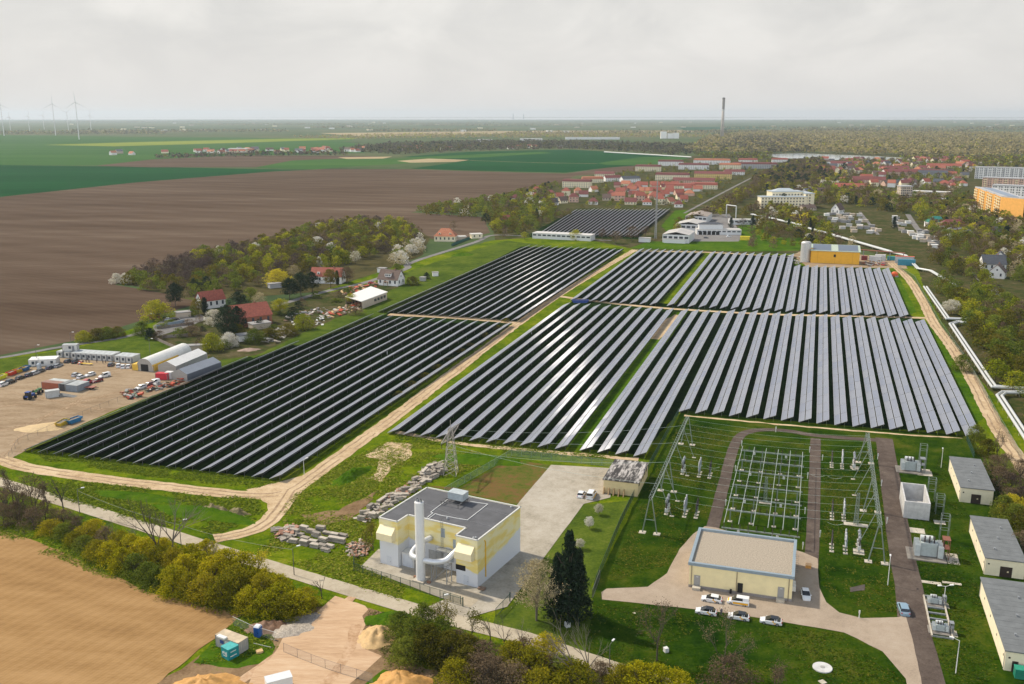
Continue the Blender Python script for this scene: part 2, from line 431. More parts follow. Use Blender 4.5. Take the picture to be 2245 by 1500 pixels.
g_mat = ground_mat('plywood_mats', [(.34, .215, .125), (.46, .31, .19), (.53, .385, .255)], (.09, .5, 2.5), (.4, .3, .3), bump=.2, contrast=(.36, .62), stretch=(R(48), .3, 2.2))
g_mats2 = ground_mat('muddy_mats', [(.31, .19, .105), (.42, .275, .165), (.49, .345, .225)], (.3, 1.5), (.5, .5), bump=.2)
g_bare = ground_mat('bare_brown_earth', [(.10, .06, .03), (.17, .11, .06), (.24, .16, .09), (.13, .14, .02)], (.08, .4, 2), (.4, .3, .3), bump=.6, contrast=(.36, .68))
g_rust = ground_mat('mossy_rough_ground', [(.035, .06, .01), (.085, .10, .018), (.15, .085, .035), (.085, .12, .018)], (.12, .5, 2.5), (.45, .3, .25), bump=.4, contrast=(.36, .66))
g_crop = ground_mat('winter_crop', [(0.006, 0.0419, 0.012), (0.0084, 0.055, 0.0156), (0.012, 0.0688, 0.0192)], (.004, .03, .4), (.4, .3, .3), bump=.1, stretch=(R(-70), .2, 2.2))
g_crop2 = ground_mat('pale_crop', [(0.0245, 0.0756, 0.0165), (0.0385, 0.0972, 0.021), (0.0595, 0.1188, 0.0263)], (.004, .03, .4), (.4, .3, .3), bump=.1, stretch=(R(-70), .2, 2.2))
g_yel = ground_mat('bright_meadow', [(0.1193, 0.1652, 0.0192), (0.1685, 0.2081, 0.0288), (0.2106, 0.2203, 0.0448)], (.002, .02, .3), (.4, .3, .3), bump=0, stretch=(R(-80), .1, 2))
g_pale = ground_mat('pale_stubble', [(.26, .19, .11), (.33, .26, .15), (.38, .30, .19)], (.004, .03, .4), (.4, .3, .3), bump=0)
g_wood = ground_mat('woodland_floor', [(.03, .03, .012), (.055, .05, .02), (.085, .07, .03), (.06, .08, .015)], (.03, .2, 1.2), (.4, .3, .3), bump=.4)
g_gard = ground_mat('garden_ground', [(0.0188, 0.0338, 0.007), (0.0375, 0.0488, 0.0126), (0.075, 0.0638, 0.028), (0.12, 0.0975, 0.056)], (.05, .25, 1.5), (.4, .35, .25), bump=.4)

tag(MB().face([(-25900, -390, 0), (25900, -390, 0), (25900, 25400, 0), (-25900, 25400, 0)]).obj('ground', g_base), kind='structure')
# far fields
sheet('field', [(-600, 292), (0, 296), (300, 300), (640, 303), (780, 306), (640, 330), (0, 345), (-700, 350)], .02, g_crop2, 6, 60)
sheet('field', [(-500, 345), (0, 345), (420, 326), (780, 324), (800, 335), (520, 342), (330, 350), (210, 363), (0, 362), (-700, 366)], .05, g_crop2, 4, 40)
sheet('field', [(95, 318), (330, 311), (620, 304.5), (790, 302.5), (770, 305.5), (560, 312), (360, 318), (250, 321)], .08, g_yel, 3, 40)
sheet('field', [(500, 318), (760, 312), (800, 318), (720, 325), (430, 330)], .10, g_crop2, 3, 40)
sheet('field', [(700, 292), (1180, 287), (1500, 286), (1560, 290), (1100, 294), (800, 300)], .03, g_pale, 8, 60)
sheet('field', [(1480, 279), (1640, 277), (1720, 281), (1500, 285)], .05, g_crop, 8, 60)
sheet('field', [(-700, 366), (0, 362), (330, 366), (620, 372), (690, 372), (600, 376), (300, 400), (0, 432), (-700, 500)], .05, g_crop, 2, 20)
sheet('field', [(-1100, 520), (0, 431), (300, 399), (600, 375), (690, 371), (900, 371), (1010, 375), (1240, 381), (1330, 368), (1420, 360), (1420, 372), (1260, 386), (1215, 408), (1100, 432), (900, 466), (1060, 476),
    (1075, 510), (1000, 532), (920, 520), (800, 485), (560, 540), (250, 625), (455, 660), (330, 695), (190, 742), (0, 778), (-500, 870), (-1100, 900)], .03, g_soil, 1.0, 12)
sheet('field', [(210, 364), (330, 350), (520, 341), (760, 342), (870, 344), (760, 348), (640, 352), (560, 367), (330, 367)], .08, g_soil, 2, 25)
sheet('field', [(560, 368), (640, 352), (780, 347), (930, 349), (1000, 353), (870, 360), (760, 366), (690, 372)], .09, g_crop2, 2, 25)
sheet('field', [(740, 345), (860, 343.5), (840, 348), (760, 349)], .12, g_pale, 1, 20)
sheet('field', [(870, 353), (940, 348), (1030, 351), (1000, 355), (900, 357)], .13, g_pale, 1, 20)
sheet('field', [(880, 344), (1030, 333), (1250, 328), (1380, 335), (1500, 343), (1420, 361), (1330, 368), (1240, 379), (1020, 374), (900, 370), (1000, 356), (1030, 351)], .07, g_crop, 2, 25)
sheet('field', [(860, 347), (1080, 337), (1190, 333), (1210, 336), (1060, 345), (950, 349)], .11, g_crop2, 2, 25)
sheet('field', [(1310, 358), (1400, 345), (1500, 344), (1510, 348), (1430, 362), (1330, 362)], .12, g_crop2, 2, 25)
strip('field_path', [(1030, 352), (1180, 357), (1310, 359)], 5, .2, g_pale, .8, 20)
# settlement, gardens, woods floor
sheet('ground', [(1110, 437), (1220, 402), (1320, 380), (1420, 360), (1520, 342), (1740, 334), (2300, 345), (2600, 420), (2600, 700), (2300, 960), (2245, 1050), (2100, 800), (2010, 600), (1900, 550), (1640, 560), (1380, 545), (1100, 540), (1060, 480)], .02, g_gard, 3, 20)
sheet('ground', [(240, 615), (420, 560), (720, 488), (880, 490), (945, 520), (925, 560), (880, 580), (700, 640), (430, 660)], .07, g_wood, 1.5, 6)
sheet('water', [(1655, 339), (1760, 336), (1900, 342), (1990, 346), (1975, 351), (1850, 351), (1790, 350), (1720, 347)], .12, mat('lake_water', (.30, .34, .36), rough=.12, var=0, spec=.6), 6, 40)
# grass around the site
sheet('grass_ground', [(-300, 830), (0, 785), (170, 760), (310, 715), (440, 675), (640, 660), (870, 585), (1075, 528), (1240, 515), (1430, 555), (2000, 560), (2030, 640), (2120, 800), (2260, 960), (2300, 1060), (2300, 1240), (2300, 1620), (300, 1640), (-400, 1260), (-400, 1000)], .05, g_grass, 1, 5)
sheet('lawn', [(600, 690), (880, 600), (1000, 560), (1110, 528), (1210, 540), (880, 690), (520, 800), (420, 820), (350, 770), (280, 760)], .065, g_mead2, 1, 5)
sheet('lawn', [(-200, 815), (0, 790), (170, 763), (310, 728), (355, 770), (430, 815), (300, 797), (150, 776), (90, 800), (0, 822), (-200, 850)], .071, g_mead2, 1, 5)
sheet('garden_ground', [(320, 735), (400, 685), (520, 665), (640, 660), (800, 625), (880, 605), (880, 625), (800, 672), (700, 715), (560, 780), (480, 790), (400, 772)], .072, g_gard, 1.5, 5)
for pts in ([(380, 1330), (340, 1360), (260, 1390), (235, 1430), (330, 1450), (440, 1410)], [(420, 1310), (380, 1390), (300, 1450), (200, 1500)], [(0, 1290), (150, 1320), (260, 1390), (240, 1440), (120, 1470), (-40, 1440)], [(120, 1230), (280, 1300), (420, 1345), (500, 1370)], [(-40, 1380), (120, 1420), (230, 1500)]): strip('tyre_track', pts, 1.6, .108, g_tan, .15, ruts=g_tan2)
sheet('grass_strip', [(72, 984), (548, 782), (556, 786), (642, 757), (652, 760), (846, 690), (1142, 541), (1368, 547), (1120, 712), (592, 1050), (330, 1019)], .075, g_under_shade, .5, 3)  # dark sheet carries the shade of the rows in its colour
sheet('grass_strip', [(866, 946), (1150, 742), (1396, 553), (1735, 560), (1740, 582), (1950, 590), (1990, 690), (2030, 705), (2122, 945), (1950, 942), (1490, 903), (1405, 998), (1275, 984), (1215, 976)], .078, g_under_shade, .5, 3)
sheet('grass_strip', [(1272, 984), (1215, 975), (1300, 900), (1430, 740), (1475, 685), (1510, 685), (1470, 740), (1350, 890)], .09, g_lush, .5, 3)
sheet('bare_patch', [(1420, 742), (1440, 715), (1478, 690), (1492, 692), (1470, 722), (1445, 745)], .10, g_track, .6, 2)
sheet('grass_strip', [(1445, 665), (1545, 555), (1570, 556), (1480, 668)], .092, g_grass, .5, 3)
sheet('grass_strip', [(1930, 590), (1962, 590), (2010, 685), (1995, 690)], .093, g_lush, .4, 2)
sheet('grass_strip', [(2030, 715), (2050, 715), (2125, 830), (2155, 920), (2130, 930), (2085, 810)], .093, g_lush, .4, 2)
# substation lawns
sheet('lawn', [(1495, 900), (1700, 925), (1960, 945), (2130, 955), (2190, 1060), (2260, 1200), (2300, 1400), (2300, 1620), (1280, 1620), (1290, 1320), (1310, 1270), (1420, 1050)], .085, g_lawn, .5, 3)
sheet('lawn', [(1250, 1110), (1380, 1098), (1400, 1060), (1310, 1250), (1290, 1300), (1150, 1310), (1210, 1190)], .083, g_mead2, .5, 3)
sheet('lawn', [(1085, 1350), (1130, 1322), (1205, 1200), (1300, 1290), (1300, 1330), (1280, 1440), (1150, 1395), (1080, 1372)], .094, g_mead2, .5, 3)
sheet('lawn', [(1280, 1320), (1330, 1318), (1600, 1345), (1850, 1388), (1930, 1425), (1990, 1490), (1990, 1620), (1250, 1620), (1150, 1400)], .09, g_lawn, .5, 3)
sheet('rough_ground', [(1115, 1008), (1215, 1022), (1160, 1100), (1145, 1110), (940, 1066), (1010, 1070)], .088, g_rust, .4, 2)
# dirt tracks
sheet('construction_yard', [(-300, 870), (0, 822), (90, 800), (150, 775), (300, 797), (452, 812), (440, 830), (250, 900), (60, 985), (20, 1010), (-60, 1030), (-300, 1080)], .095, g_yard, .8, 3)
strip('dirt_track', [(-120, 985), (0, 1008), (60, 1026), (200, 1048), (400, 1072), (540, 1086), (620, 1082), (670, 1055), (760, 990), (860, 918), (1000, 812), (1150, 700), (1250, 632), (1392, 548)], lambda t: 5.4 if t < .45 else 4.6, .10, g_track, .55, ruts=g_rut)
strip('dirt_track', [(640, 1075), (610, 1120), (580, 1150), (540, 1168), (470, 1182)], 5.0, .11, g_track, .5, ruts=g_rut)
sheet('dirt_track', [(540, 1075), (660, 1045), (690, 1050), (620, 1125), (590, 1145), (585, 1105)], .105, g_track, .4, 2)
strip('dirt_track', [(852, 690), (1000, 697), (1142, 709)], 5.5, .10, g_track, .8, ruts=g_rut)
strip('dirt_track', [(1225, 650), (1330, 664), (1480, 678), (1700, 690), (1900, 694), (2035, 698)], 4.0, .10, g_track, .5)
strip('dirt_track', [(1385, 551), (1560, 554), (1745, 566)], 4, .10, g_track, .6)
sheet('dirt_ground', [(1735, 560), (1770, 545), (1900, 560), (1985, 575), (1990, 590), (1960, 588), (1770, 586)], .10, g_yard, .8, 3)
strip('dirt_track', [(1955, 578), (1990, 610), (2020, 655), (2045, 705), (2085, 760), (2130, 830), (2160, 890), (2200, 960), (2260, 1050)], 5.0, .10, g_track, .5, ruts=g_rut)
strip('dirt_track', [(870, 948), (1000, 972), (1180, 990), (1400, 1008)], 2.4, .10, g_track, 1.0)
strip('dirt_track', [(1500, 912), (1750, 935), (1960, 952), (2110, 962)], 1.3, .10, g_track, .8)
sheet('bare_patch', [(800, 1000), (850, 970), (905, 975), (900, 1005), (860, 1025), (835, 1060), (810, 1050), (835, 1010)], .098, g_track, 1.0, 2)
sheet('bare_patch', [(660, 1130), (740, 1120), (800, 1090), (830, 1075), (800, 1110), (770, 1140), (700, 1155)], .098, g_bare, 1.2, 2)
# concrete roads
for pts in ([(-60, 960), (60, 930), (160, 890), (260, 860), (380, 835)], [(0, 1005), (90, 920), (170, 880), (240, 820), (300, 812)], [(-40, 900), (100, 880), (250, 870)], [(20, 860), (120, 880), (230, 900)]): strip('tyre_track', pts, 2.6, .099, g_yard, .3, ruts=g_rut)
for pts in ([(520, 1500), (620, 1430), (720, 1360), (770, 1310)], [(600, 1520), (690, 1440), (760, 1370), (790, 1330)], [(700, 1520), (760, 1440), (780, 1370)]): strip('tyre_track', pts, 2.0, .13, g_mats2, .5)
strip('concrete_road', [(-150, 1010), (0, 1058), (320, 1157), (640, 1257), (940, 1347), (1150, 1400), (1330, 1462), (1480, 1510), (1650, 1570)], 4.4, .115, g_conc, .12, curve=False)
strip('street', [(-150, 802), (0, 785), (130, 762), (270, 740), (330, 722)], 3.5, .10, g_street, .25)
strip('street', [(600, 672), (720, 638), (800, 620), (890, 590), (905, 575), (1040, 532), (1085, 516), (1200, 521), (1340, 528)], 4.5, .10, g_street, .3)
sheet('car_park', [(335, 716), (360, 700), (440, 690), (455, 700), (400, 722), (345, 738)], .11, g_street, .3, 2)
# main building paving
sheet('concrete_yard', [(1208, 1020), (1345, 1028), (1338, 1092), (1280, 1106), (1225, 1180), (1112, 1332), (1030, 1355), (930, 1335), (1010, 1300), (1060, 1215), (1140, 1100)], .12, g_pave, .12, 3)
sheet('concrete_yard', [(830, 1205), (1080, 1240), (1060, 1290), (1040, 1330), (1000, 1325), (790, 1245)], .125, g_pave, .1, 3)
sheet('concrete_plate', [(1003, 1291), (1063, 1306), (1030, 1334), (975, 1318)], .14, g_conc, .03, 3)
sheet('construction_mats', [(735, 1308), (800, 1330), (806, 1338), (795, 1352), (800, 1372), (790, 1395), (800, 1425), (838, 1440), (770, 1500), (720, 1560), (520, 1560), (560, 1470), (590, 1448), (605, 1425), (620, 1400), (640, 1380), (690, 1350)], .125, g_mat, .25, 2)
sheet('bare_ground', [(350, 1500), (440, 1440), (560, 1385), (700, 1330), (790, 1330), (880, 1360), (900, 1450), (1000, 1490), (1000, 1580), (300, 1580)], .10, g_bare, .8, 2)
sheet('grass_strip', [(425, 1455), (470, 1405), (530, 1350), (555, 1335), (580, 1385), (605, 1420), (590, 1450), (520, 1468)], .112, g_lush, .5, 1.5)
sheet('grass_strip', [(800, 1500), (840, 1470), (880, 1480), (840, 1540), (780, 1560)], .112, g_lush, .5, 1.5)
sheet('gravel_patch', [(620, 1400), (600, 1380), (640, 1355), (690, 1345), (705, 1350), (680, 1375), (655, 1395)], .13, mat('grey_gravel', (.24, .21, .18), var=.35, scale=2.5, rough=.95), .6, 1.5)
sheet('tan_field', [(-500, 1060), (0, 1162), (60, 1182), (130, 1208), (230, 1255), (330, 1300), (440, 1325), (540, 1345), (520, 1362), (420, 1440), (340, 1505), (260, 1580), (-500, 1700)], .105, g_tan, .5, 2)
# substation roads
strip('asphalt_road', [(1562, 1160), (1590, 1050), (1606, 990), (1625, 955), (1662, 944), (1720, 945), (1800, 957), (1950, 968)], 3.1, .12, g_asph, .12)
strip('asphalt_road', [(1788, 962), (1786, 1050), (1783, 1150), (1778, 1240)], 3.1, .124, g_asph, .1)
strip('asphalt_road', [(1938, 962), (1950, 1040), (1963, 1127), (1978, 1220), (1993, 1290), (2003, 1370), (2022, 1450), (2050, 1560)], lambda t: 5.0 + 1.0 * t, .128, g_asph, .1)
sheet('block_paving', [(1318, 1300), (1330, 1292), (1420, 1288), (1462, 1258), (1490, 1205), (1520, 1172), (1545, 1155), (1570, 1158), (1760, 1212), (1792, 1226), (1796, 1290), (1812, 1322), (1840, 1345), (1890, 1357), (1970, 1355), (1985, 1350),
      (2000, 1400), (2015, 1470), (2030, 1560), (2000, 1560), (1985, 1490), (1935, 1430), (1850, 1388), (1600, 1346), (1400, 1324), (1320, 1316)], .132, g_block, .15, 2.5)
# streets through the allotments on the right
strip('street', [(1990, 470), (2010, 500), (2040, 530), (2062, 548)], 5, .10, g_street, .4)
strip('street', [(2120, 585), (2150, 610), (2190, 650), (2245, 695), (2330, 760)], 6, .10, g_street, .3)
strip('street', [(1885, 465), (1905, 490), (1925, 515)], 3, .10, g_street, .4)
strip('railway_bed', [(1430, 528), (1560, 450), (1620, 405), (1700, 372), (1760, 352)], 5, .10, g_wood, .8, 8)
strip('railway_bed', [(1500, 468), (1590, 420), (1660, 385), (1720, 364)], 3.2, .12, g_street, .6, 8)
sheet('lawn', [(1630, 480), (1660, 478), (1730, 500), (1790, 520), (1750, 550), (1640, 552), (1380, 545), (1420, 530), (1600, 530)], .11, g_lush, .8, 4)
sheet('lawn', [(1450, 495), (1480, 462), (1515, 460), (1500, 480), (1470, 520)], .112, g_lush, .8, 4)
sheet('lawn', [(1950, 400), (1970, 391), (2060, 391), (2050, 402)], .11, g_crop2, .8, 6)
sheet('lawn', [(1150, 520), (1260, 460), (1460, 460), (1400, 525)], .108, g_under_shade, .8, 4)
sheet('asphalt_yard', [(1470, 530), (1530, 490), (1560, 470), (1600, 470), (1625, 515), (1620, 530)], .115, g_street, .5, 4)
# ---------------------------------------------------------------- solar thermal collector rows
def collector_glass():
 m, nt, b = new_mat('collector_glass'); N = nt.nodes.new; L = nt.links.new
 oi = N('ShaderNodeObjectInfo'); g = N('ShaderNodeNewGeometry')
 r = N('ShaderNodeValToRGB'); e = r.color_ramp.elements
 e[0].color = (.175, .193, .240, 1); e[1].color = (.208, .220, .252, 1)
 ad = N('ShaderNodeMath'); ad.operation = 'ADD'; fr = N('ShaderNodeMath'); fr.operation = 'FRACT'
 L(oi.outputs['Random'], ad.inputs[0]); L(g.outputs['Random Per Island'], ad.inputs[1]); L(ad.outputs[0], fr.inputs[0])
 L(fr.outputs[0], r.inputs['Fac']); L(r.outputs['Color'], b.inputs['Base Color'])
 b.inputs['Roughness'].default_value = 0.5; b.inputs['Specular IOR Level'].default_value = 0.08
 # evacuated tubes run up the slope: a gloss spread wide along the row, narrow across it
 gl = N('ShaderNodeBsdfAnisotropic'); gl.inputs['Color'].default_value = (.9, .9, .92, 1); gl.inputs['Roughness'].default_value = .28; gl.inputs['Anisotropy'].default_value = .88
 t = N('ShaderNodeTangent'); t.direction_type = 'UV_MAP'; t.uv_map = 'UVMap'; L(t.outputs['Tangent'], gl.inputs['Tangent'])
 ms = N('ShaderNodeMixShader'); ms.inputs['Fac'].default_value = .017; L(b.outputs['BSDF'], ms.inputs[1]); L(gl.outputs[0], ms.inputs[2]); L(ms.outputs[0], nt.nodes['Material Output'].inputs['Surface'])
 return m
M_GLASS = collector_glass()
M_ALU = mat('aluminium_frame', (.50, .50, .50), rough=.4, metal=.6, var=0)
M_BACK = mat('collector_back', (.045, .045, .047), rough=.6, var=0)
M_GALV = mat('galvanised_steel', (.13, .13, .13), rough=.5, metal=.5, var=.15, scale=3)
CW, Z0, Z1 = 3.85, 0.60, 2.30
def slope(t, off=0.0):              # point on the collector plane, t = 0 low edge .. 1 high edge
 n = Vector((-(Z1 - Z0), 0, CW)).normalized() * off
 return (CW * t + n.x, Z0 + (Z1 - Z0) * t + n.z)

def bank(name, t0, t1, ys, ln, glass=M_GLASS):
 """flat collectors side by side: glass face, aluminium rim, dark back"""
 v, f, mi, uv = [], [], [], []
 for y in ys:
  i = len(v); b = 0.06; tb = b / CW; j = rnd.uniform(-.02, .02)
  for t, yy, o in ((t0, y, -.1), (t1, y, -.1), (t1, y + ln, -.1), (t0, y + ln, -.1), (t0, y, 0), (t1, y, 0), (t1, y + ln, 0), (t0, y + ln, 0),
       (t0 + tb, y + b, 0), (t1 - tb, y + b, 0), (t1 - tb, y + ln - b, 0), (t0 + tb, y + ln - b, 0)):
   x, z = slope(t, o); v.append((x, yy, z + (j if t > (t0 + t1) / 2 else 0)))
  for q, m in (((3, 2, 1, 0), 2), ((0, 1, 5, 4), 1), ((1, 2, 6, 5), 1), ((2, 3, 7, 6), 1), ((3, 0, 4, 7), 1),
      ((4, 5, 9, 8), 1), ((5, 6, 10, 9), 1), ((6, 7, 11, 10), 1), ((7, 4, 8, 11), 1), ((8, 9, 10, 11), 0)):
   f.append(tuple(i + k for k in q)); mi.append(m)
   uv += [((v[i + k][0]), v[i + k][1]) for k in q]
 me = bpy.data.meshes.new(name); me.from_pydata(v, [], f)
 for q in (glass, M_ALU, M_BACK): me.materials.append(q)
 me.polygons.foreach_set('material_index', mi)
 u = me.uv_layers.new(name='UVMap'); u.data.foreach_set('uv', [c for p in uv for c in p])
 me.update(); return me

MOD, PIT = 10.15, 10.42
ME_LOW, ME_UP = bank('lower_collector', 0, .470, [0], MOD), bank('upper_collector', .530, 1, [0], MOD)
def support_mesh():
 mb = MB()
 xl, zl = slope(.16, -.12); xh, zh = slope(.80, -.12)
 mb.tube((xl, 0, -.05), (xl, 0, zl), .07, 5); mb.tube((xh, 0, -.05), (xh, 0, zh), .07, 5)
 a, b = slope(.02, -.16), slope(.98, -.16)
 mb.tube((a[0], 0, a[1]), (b[0], 0, b[1]), .06, 4); mb.tube((xl + .1, 0, .35), (xh, 0, zh - .3), .045, 4)
 return mb.data('support_frame', M_GALV)
ME_SUP = support_mesh()
def rails(n_len):
 mb = MB()
 for t in (.25, .75):
  x, z = slope(t, -.17); mb.box(x - .05, x + .05, 0, n_len, z - .06, z + .06)
 x, z = slope(.9, -.45); mb.tube((x, .2, z), (x, n_len - .2, z), .09, 5)
 return mb

def collector_row(a0, a1, w, label, group, detail):
 n = max(1, int(round((a1 - a0) / PIT))); ln = n * PIT
 o = thing('solar_collector_row', label, 'solar collector', SG(a0, w), -AZ, group)
 ys = [i * PIT for i in range(n)]
 if detail == 2:
  for y in ys:
   link('lower_collector', ME_LOW, o, (0, y, 0)).rotation_euler.y = rnd.uniform(-.010, .010); link('upper_collector', ME_UP, o, (0, y, 0)).rotation_euler.y = rnd.uniform(-.010, .010)
 else:
  link('lower_collector_bank', bank('lower_collector_bank', 0, .470, ys, MOD), o); link('upper_collector_bank', bank('upper_collector_bank', .530, 1, ys, MOD), o)
 rails(ln).obj('mounting_rail', M_GALV, o)
 if detail:
  y = 0.5
  while y < ln:
   link('support_frame', ME_SUP, o, (0, y, 0)); y += PIT
 else:
  y = .5
  while y < ln: link('support_frame', ME_SUP, o, (0, y, 0)); y += PIT * 3
 return o

gA = 'solar collector rows of the block left of the dirt track'
ordn = ['outermost', 'second', 'third', 'fourth', 'fifth', 'sixth', 'seventh', 'eighth', 'ninth', 'tenth', 'eleventh', 'twelfth', 'thirteenth', 'fourteenth', 'fifteenth', 'sixteenth', 'seventeenth', 'eighteenth', 'nineteenth', 'twentieth', 'twenty-first', 'twenty-second']
for i in range(16):
 a1 = 330 if i == 0 else 354 if i == 1 else 424
 lb = ['shortest front-left collector row, outermost beside the construction yard', 'second shortest front-left collector row, next to the outermost'][i] if i < 2 else \
   f'long front-left collector row, {ordn[i]} counted from the construction yard' if i < 15 else 'front-left collector row nearest the wide diagonal dirt track'
 collector_row(211.3 + .16 * i, a1, -221.5 + 5.52 * i, lb, gA, 1)
for i in range(14):
 collector_row(432, 695, -210.4 + 5.52 * i, f'far-left collector row behind the narrow cross track, {ordn[i]} from the village meadow' if i < 13 else 'far-left collector row nearest the diagonal dirt track', 'solar collector rows of the far left block', 0)
for i in range(11):
 collector_row(259.2 + .2 * i, 477, -124.3 + 5.43 * i, 'front-middle collector row right beside the diagonal dirt track' if i == 0 else 'front-middle collector row along the green grass strip' if i == 10 else
     f'front-middle collector row, {ordn[i]} to the right of the dirt track', 'solar collector rows of the middle block', 1)
for i in range(9):
 collector_row(492, 698, -124.3 + 5.43 * i, 'far-middle collector row right beside the diagonal dirt track' if i == 0 else f'far-middle collector row behind the cross track, {ordn[i]} from the dirt track', 'solar collector rows of the far middle block', 0)
for i in range(21):
 if i < 4: a0, w, lb = 262, -62.6 + 5.43 * i, f'long collector row reaching past the substation fence, {["first", "second", "third", "fourth"][i]} right of the green strip'
 else: a0, w, lb = 309.3 + .15 * (i - 4), -39.8 + 5.57 * (i - 4), f'wide bluish collector row behind the substation lawn, {ordn[i - 4].replace("outermost", "first")} from the left'
 if i == 20: lb = 'rightmost bluish collector row behind the substation, by the perimeter track'
 collector_row(a0, 480 + .4 * i, w, lb, 'solar collector rows behind the substation', 2)
for k in range(22):
 a1 = 697 + .4 * k if k < 11 else 652 + .5 * (k - 11)
 lb = f'far-right collector row left of the orange hall, {ordn[k].replace("outermost", "first")} from the grass strip' if k < 11 else f'shorter far-right collector row in front of the orange hall, {ordn[k - 11].replace("outermost", "first")} from the left'
 collector_row(492 + .33 * k, a1, -71.8 + 5.47 * k, lb, 'solar collector rows of the far right block', 0)
# the small collector field by the settlement, a few pixels per row: one mesh each
gl2 = mat('dark_collector_glass', (.09, .10, .12), rough=.3, metal=.3, var=0, spec=.6)
pA, pB, pC, pD = G(1175, 517), G(1262, 461), G(1462, 461), G(1385, 521)
for i in range(24):
 t = i / 23; p, q = pA.lerp(pD, t), pB.lerp(pC, t); d = q - p; rz = math.atan2(-d.x, d.y)
 n = int(d.length / PIT)
 me = bank('solar_collector_row', 0, 1, [k * PIT for k in range(n)], MOD, gl2)
 tag(link('solar_collector_row', me, None, p, rz), 'thin dark collector row of the small far field beside the red-roofed settlement', 'solar collector', 'solar collector rows of the small far field')
# ---------------------------------------------------------------- heating plant with chimney stack
M_DARK = mat('dark_opening', (.012, .011, .010), rough=.8, var=0)
M_WHITE = mat('white_paint', (.62, .61, .58), rough=.55, var=.05, scale=.8)
M_STEEL = mat('grey_steel', (.27, .28, .29), rough=.45, metal=.3, var=.1, scale=1)
M_CONC = mat('cast_concrete', (.42, .375, .30), rough=.9, var=.18, scale=.9, bump=.2)
M_GREENP = mat('green_fence_paint', (.012, .05, .035), rough=.6, var=0)
def mural():
 m, nt, b = new_mat('mural_wall'); N = nt.nodes.new; L = nt.links.new
 tc = N('ShaderNodeTexCoord'); mp = N('ShaderNodeMapping'); mp.inputs['Scale'].default_value = (.16, .16, .5); L(tc.outputs['Object'], mp.inputs['Vector'])
 n = N('ShaderNodeTexNoise'); n.inputs['Scale'].default_value = 1.2; n.inputs['Detail'].default_value = 4; L(mp.outputs[0], n.inputs['Vector'])
 r = N('ShaderNodeValToRGB'); e = r.color_ramp.elements
 e[0].position = .42; e[0].color = (.74, .665, .40, 1); e[1].position = .58; e[1].color = (.73, .58, .19, 1); k = e.new(.5); k.color = (.74, .64, .31, 1)
 L(n.outputs['Fac'], r.inputs['Fac'])
 sp = N('ShaderNodeSeparateXYZ'); L(tc.outputs['Object'], sp.inputs[0])
 # white field: low on the front, rising along the side wall
 n2 = N('ShaderNodeTexNoise'); n2.inputs['Scale'].default_value = .22; n2.inputs['Detail'].default_value = 5; L(tc.outputs['Object'], n2.inputs['Vector'])
 a = N('ShaderNodeMath'); a.operation = 'MULTIPLY_ADD'; a.inputs[1].default_value = -3.2; L(n2.outputs['Fac'], a.inputs[0]); L(sp.outputs['Z'], a.inputs[2])
 y = N('ShaderNodeMath'); y.operation = 'MULTIPLY_ADD'; y.inputs[1].default_value = -.12; L(sp.outputs['Y'], y.inputs[0]); L(a.outputs[0], y.inputs[2])
 x = N('ShaderNodeMath'); x.operation = 'MULTIPLY_ADD'; x.inputs[1].default_value = .09; L(sp.outputs['X'], x.inputs[0]); L(y.outputs[0], x.inputs[2])
 st = N('ShaderNodeMapRange'); st.inputs['From Min'].default_value = 4.05; st.inputs['From Max'].default_value = 4.45; L(x.outputs[0], st.inputs['Value'])
 mx = N('ShaderNodeMixRGB'); mx.inputs['Color1'].default_value = (.62, .63, .65, 1); L(st.outputs[0], mx.inputs['Fac']); L(r.outputs['Color'], mx.inputs['Color2'])
 L(mx.outputs[0], b.inputs['Base Color']); b.inputs['Roughness'].default_value = .8; b.inputs['Specular IOR Level'].default_value = .2
 return m
PO, PRZ = Vector((-29.6, 196.2, 0)), math.atan2(-11.7, 22.3)
PM = Matrix.Translation(PO) @ Matrix.Rotation(PRZ, 4, 'Z'); PI_ = PM.inverted()
def PL(px, py, z): return PI_ @ G(px, py, z)
pt = thing('heating_plant', 'flat-roofed yellow and white heating plant with mural walls and recessed front', 'building', PO, PRZ)
foot = [(0, 0), (4.9, 0), (4.9, 4.3), (19.9, 4.3), (19.9, 0), (25.2, 0), (25.2, 19.8), (0, 19.8)]
MB().prism(foot, 0, 11).obj('wall', mural(), pt)
M_ROOF = mat('dark_roof_felt', (.085, .086, .092), rough=.85, var=.16, scale=.35, bump=.1)
M_ROOF2 = mat('grey_roof_felt', (.13, .138, .14), rough=.9, var=.14, scale=.5, bump=.15)
rb = MB(); ins = [(.25, .25), (4.65, .25), (4.65, 4.55), (20.15, 4.55), (20.15, .25), (24.95, .25), (24.95, 19.55), (.25, 19.55)]
rb.prism(ins, 10.95, 11.03).obj('roof', M_ROOF, pt)
pr = MB()
for a, b in zip(foot, foot[1:] + foot[:1]):
 dx_, dy_ = b[0] - a[0], b[1] - a[1]; l = math.hypot(dx_, dy_)
 pr.cbox((a[0] + b[0]) / 2, (a[1] + b[1]) / 2, 11.09, l + .3, .32, .24, math.atan2(dy_, dx_))
pr.obj('parapet', mat('parapet_cap', (.55, .54, .50), var=.05), pt)
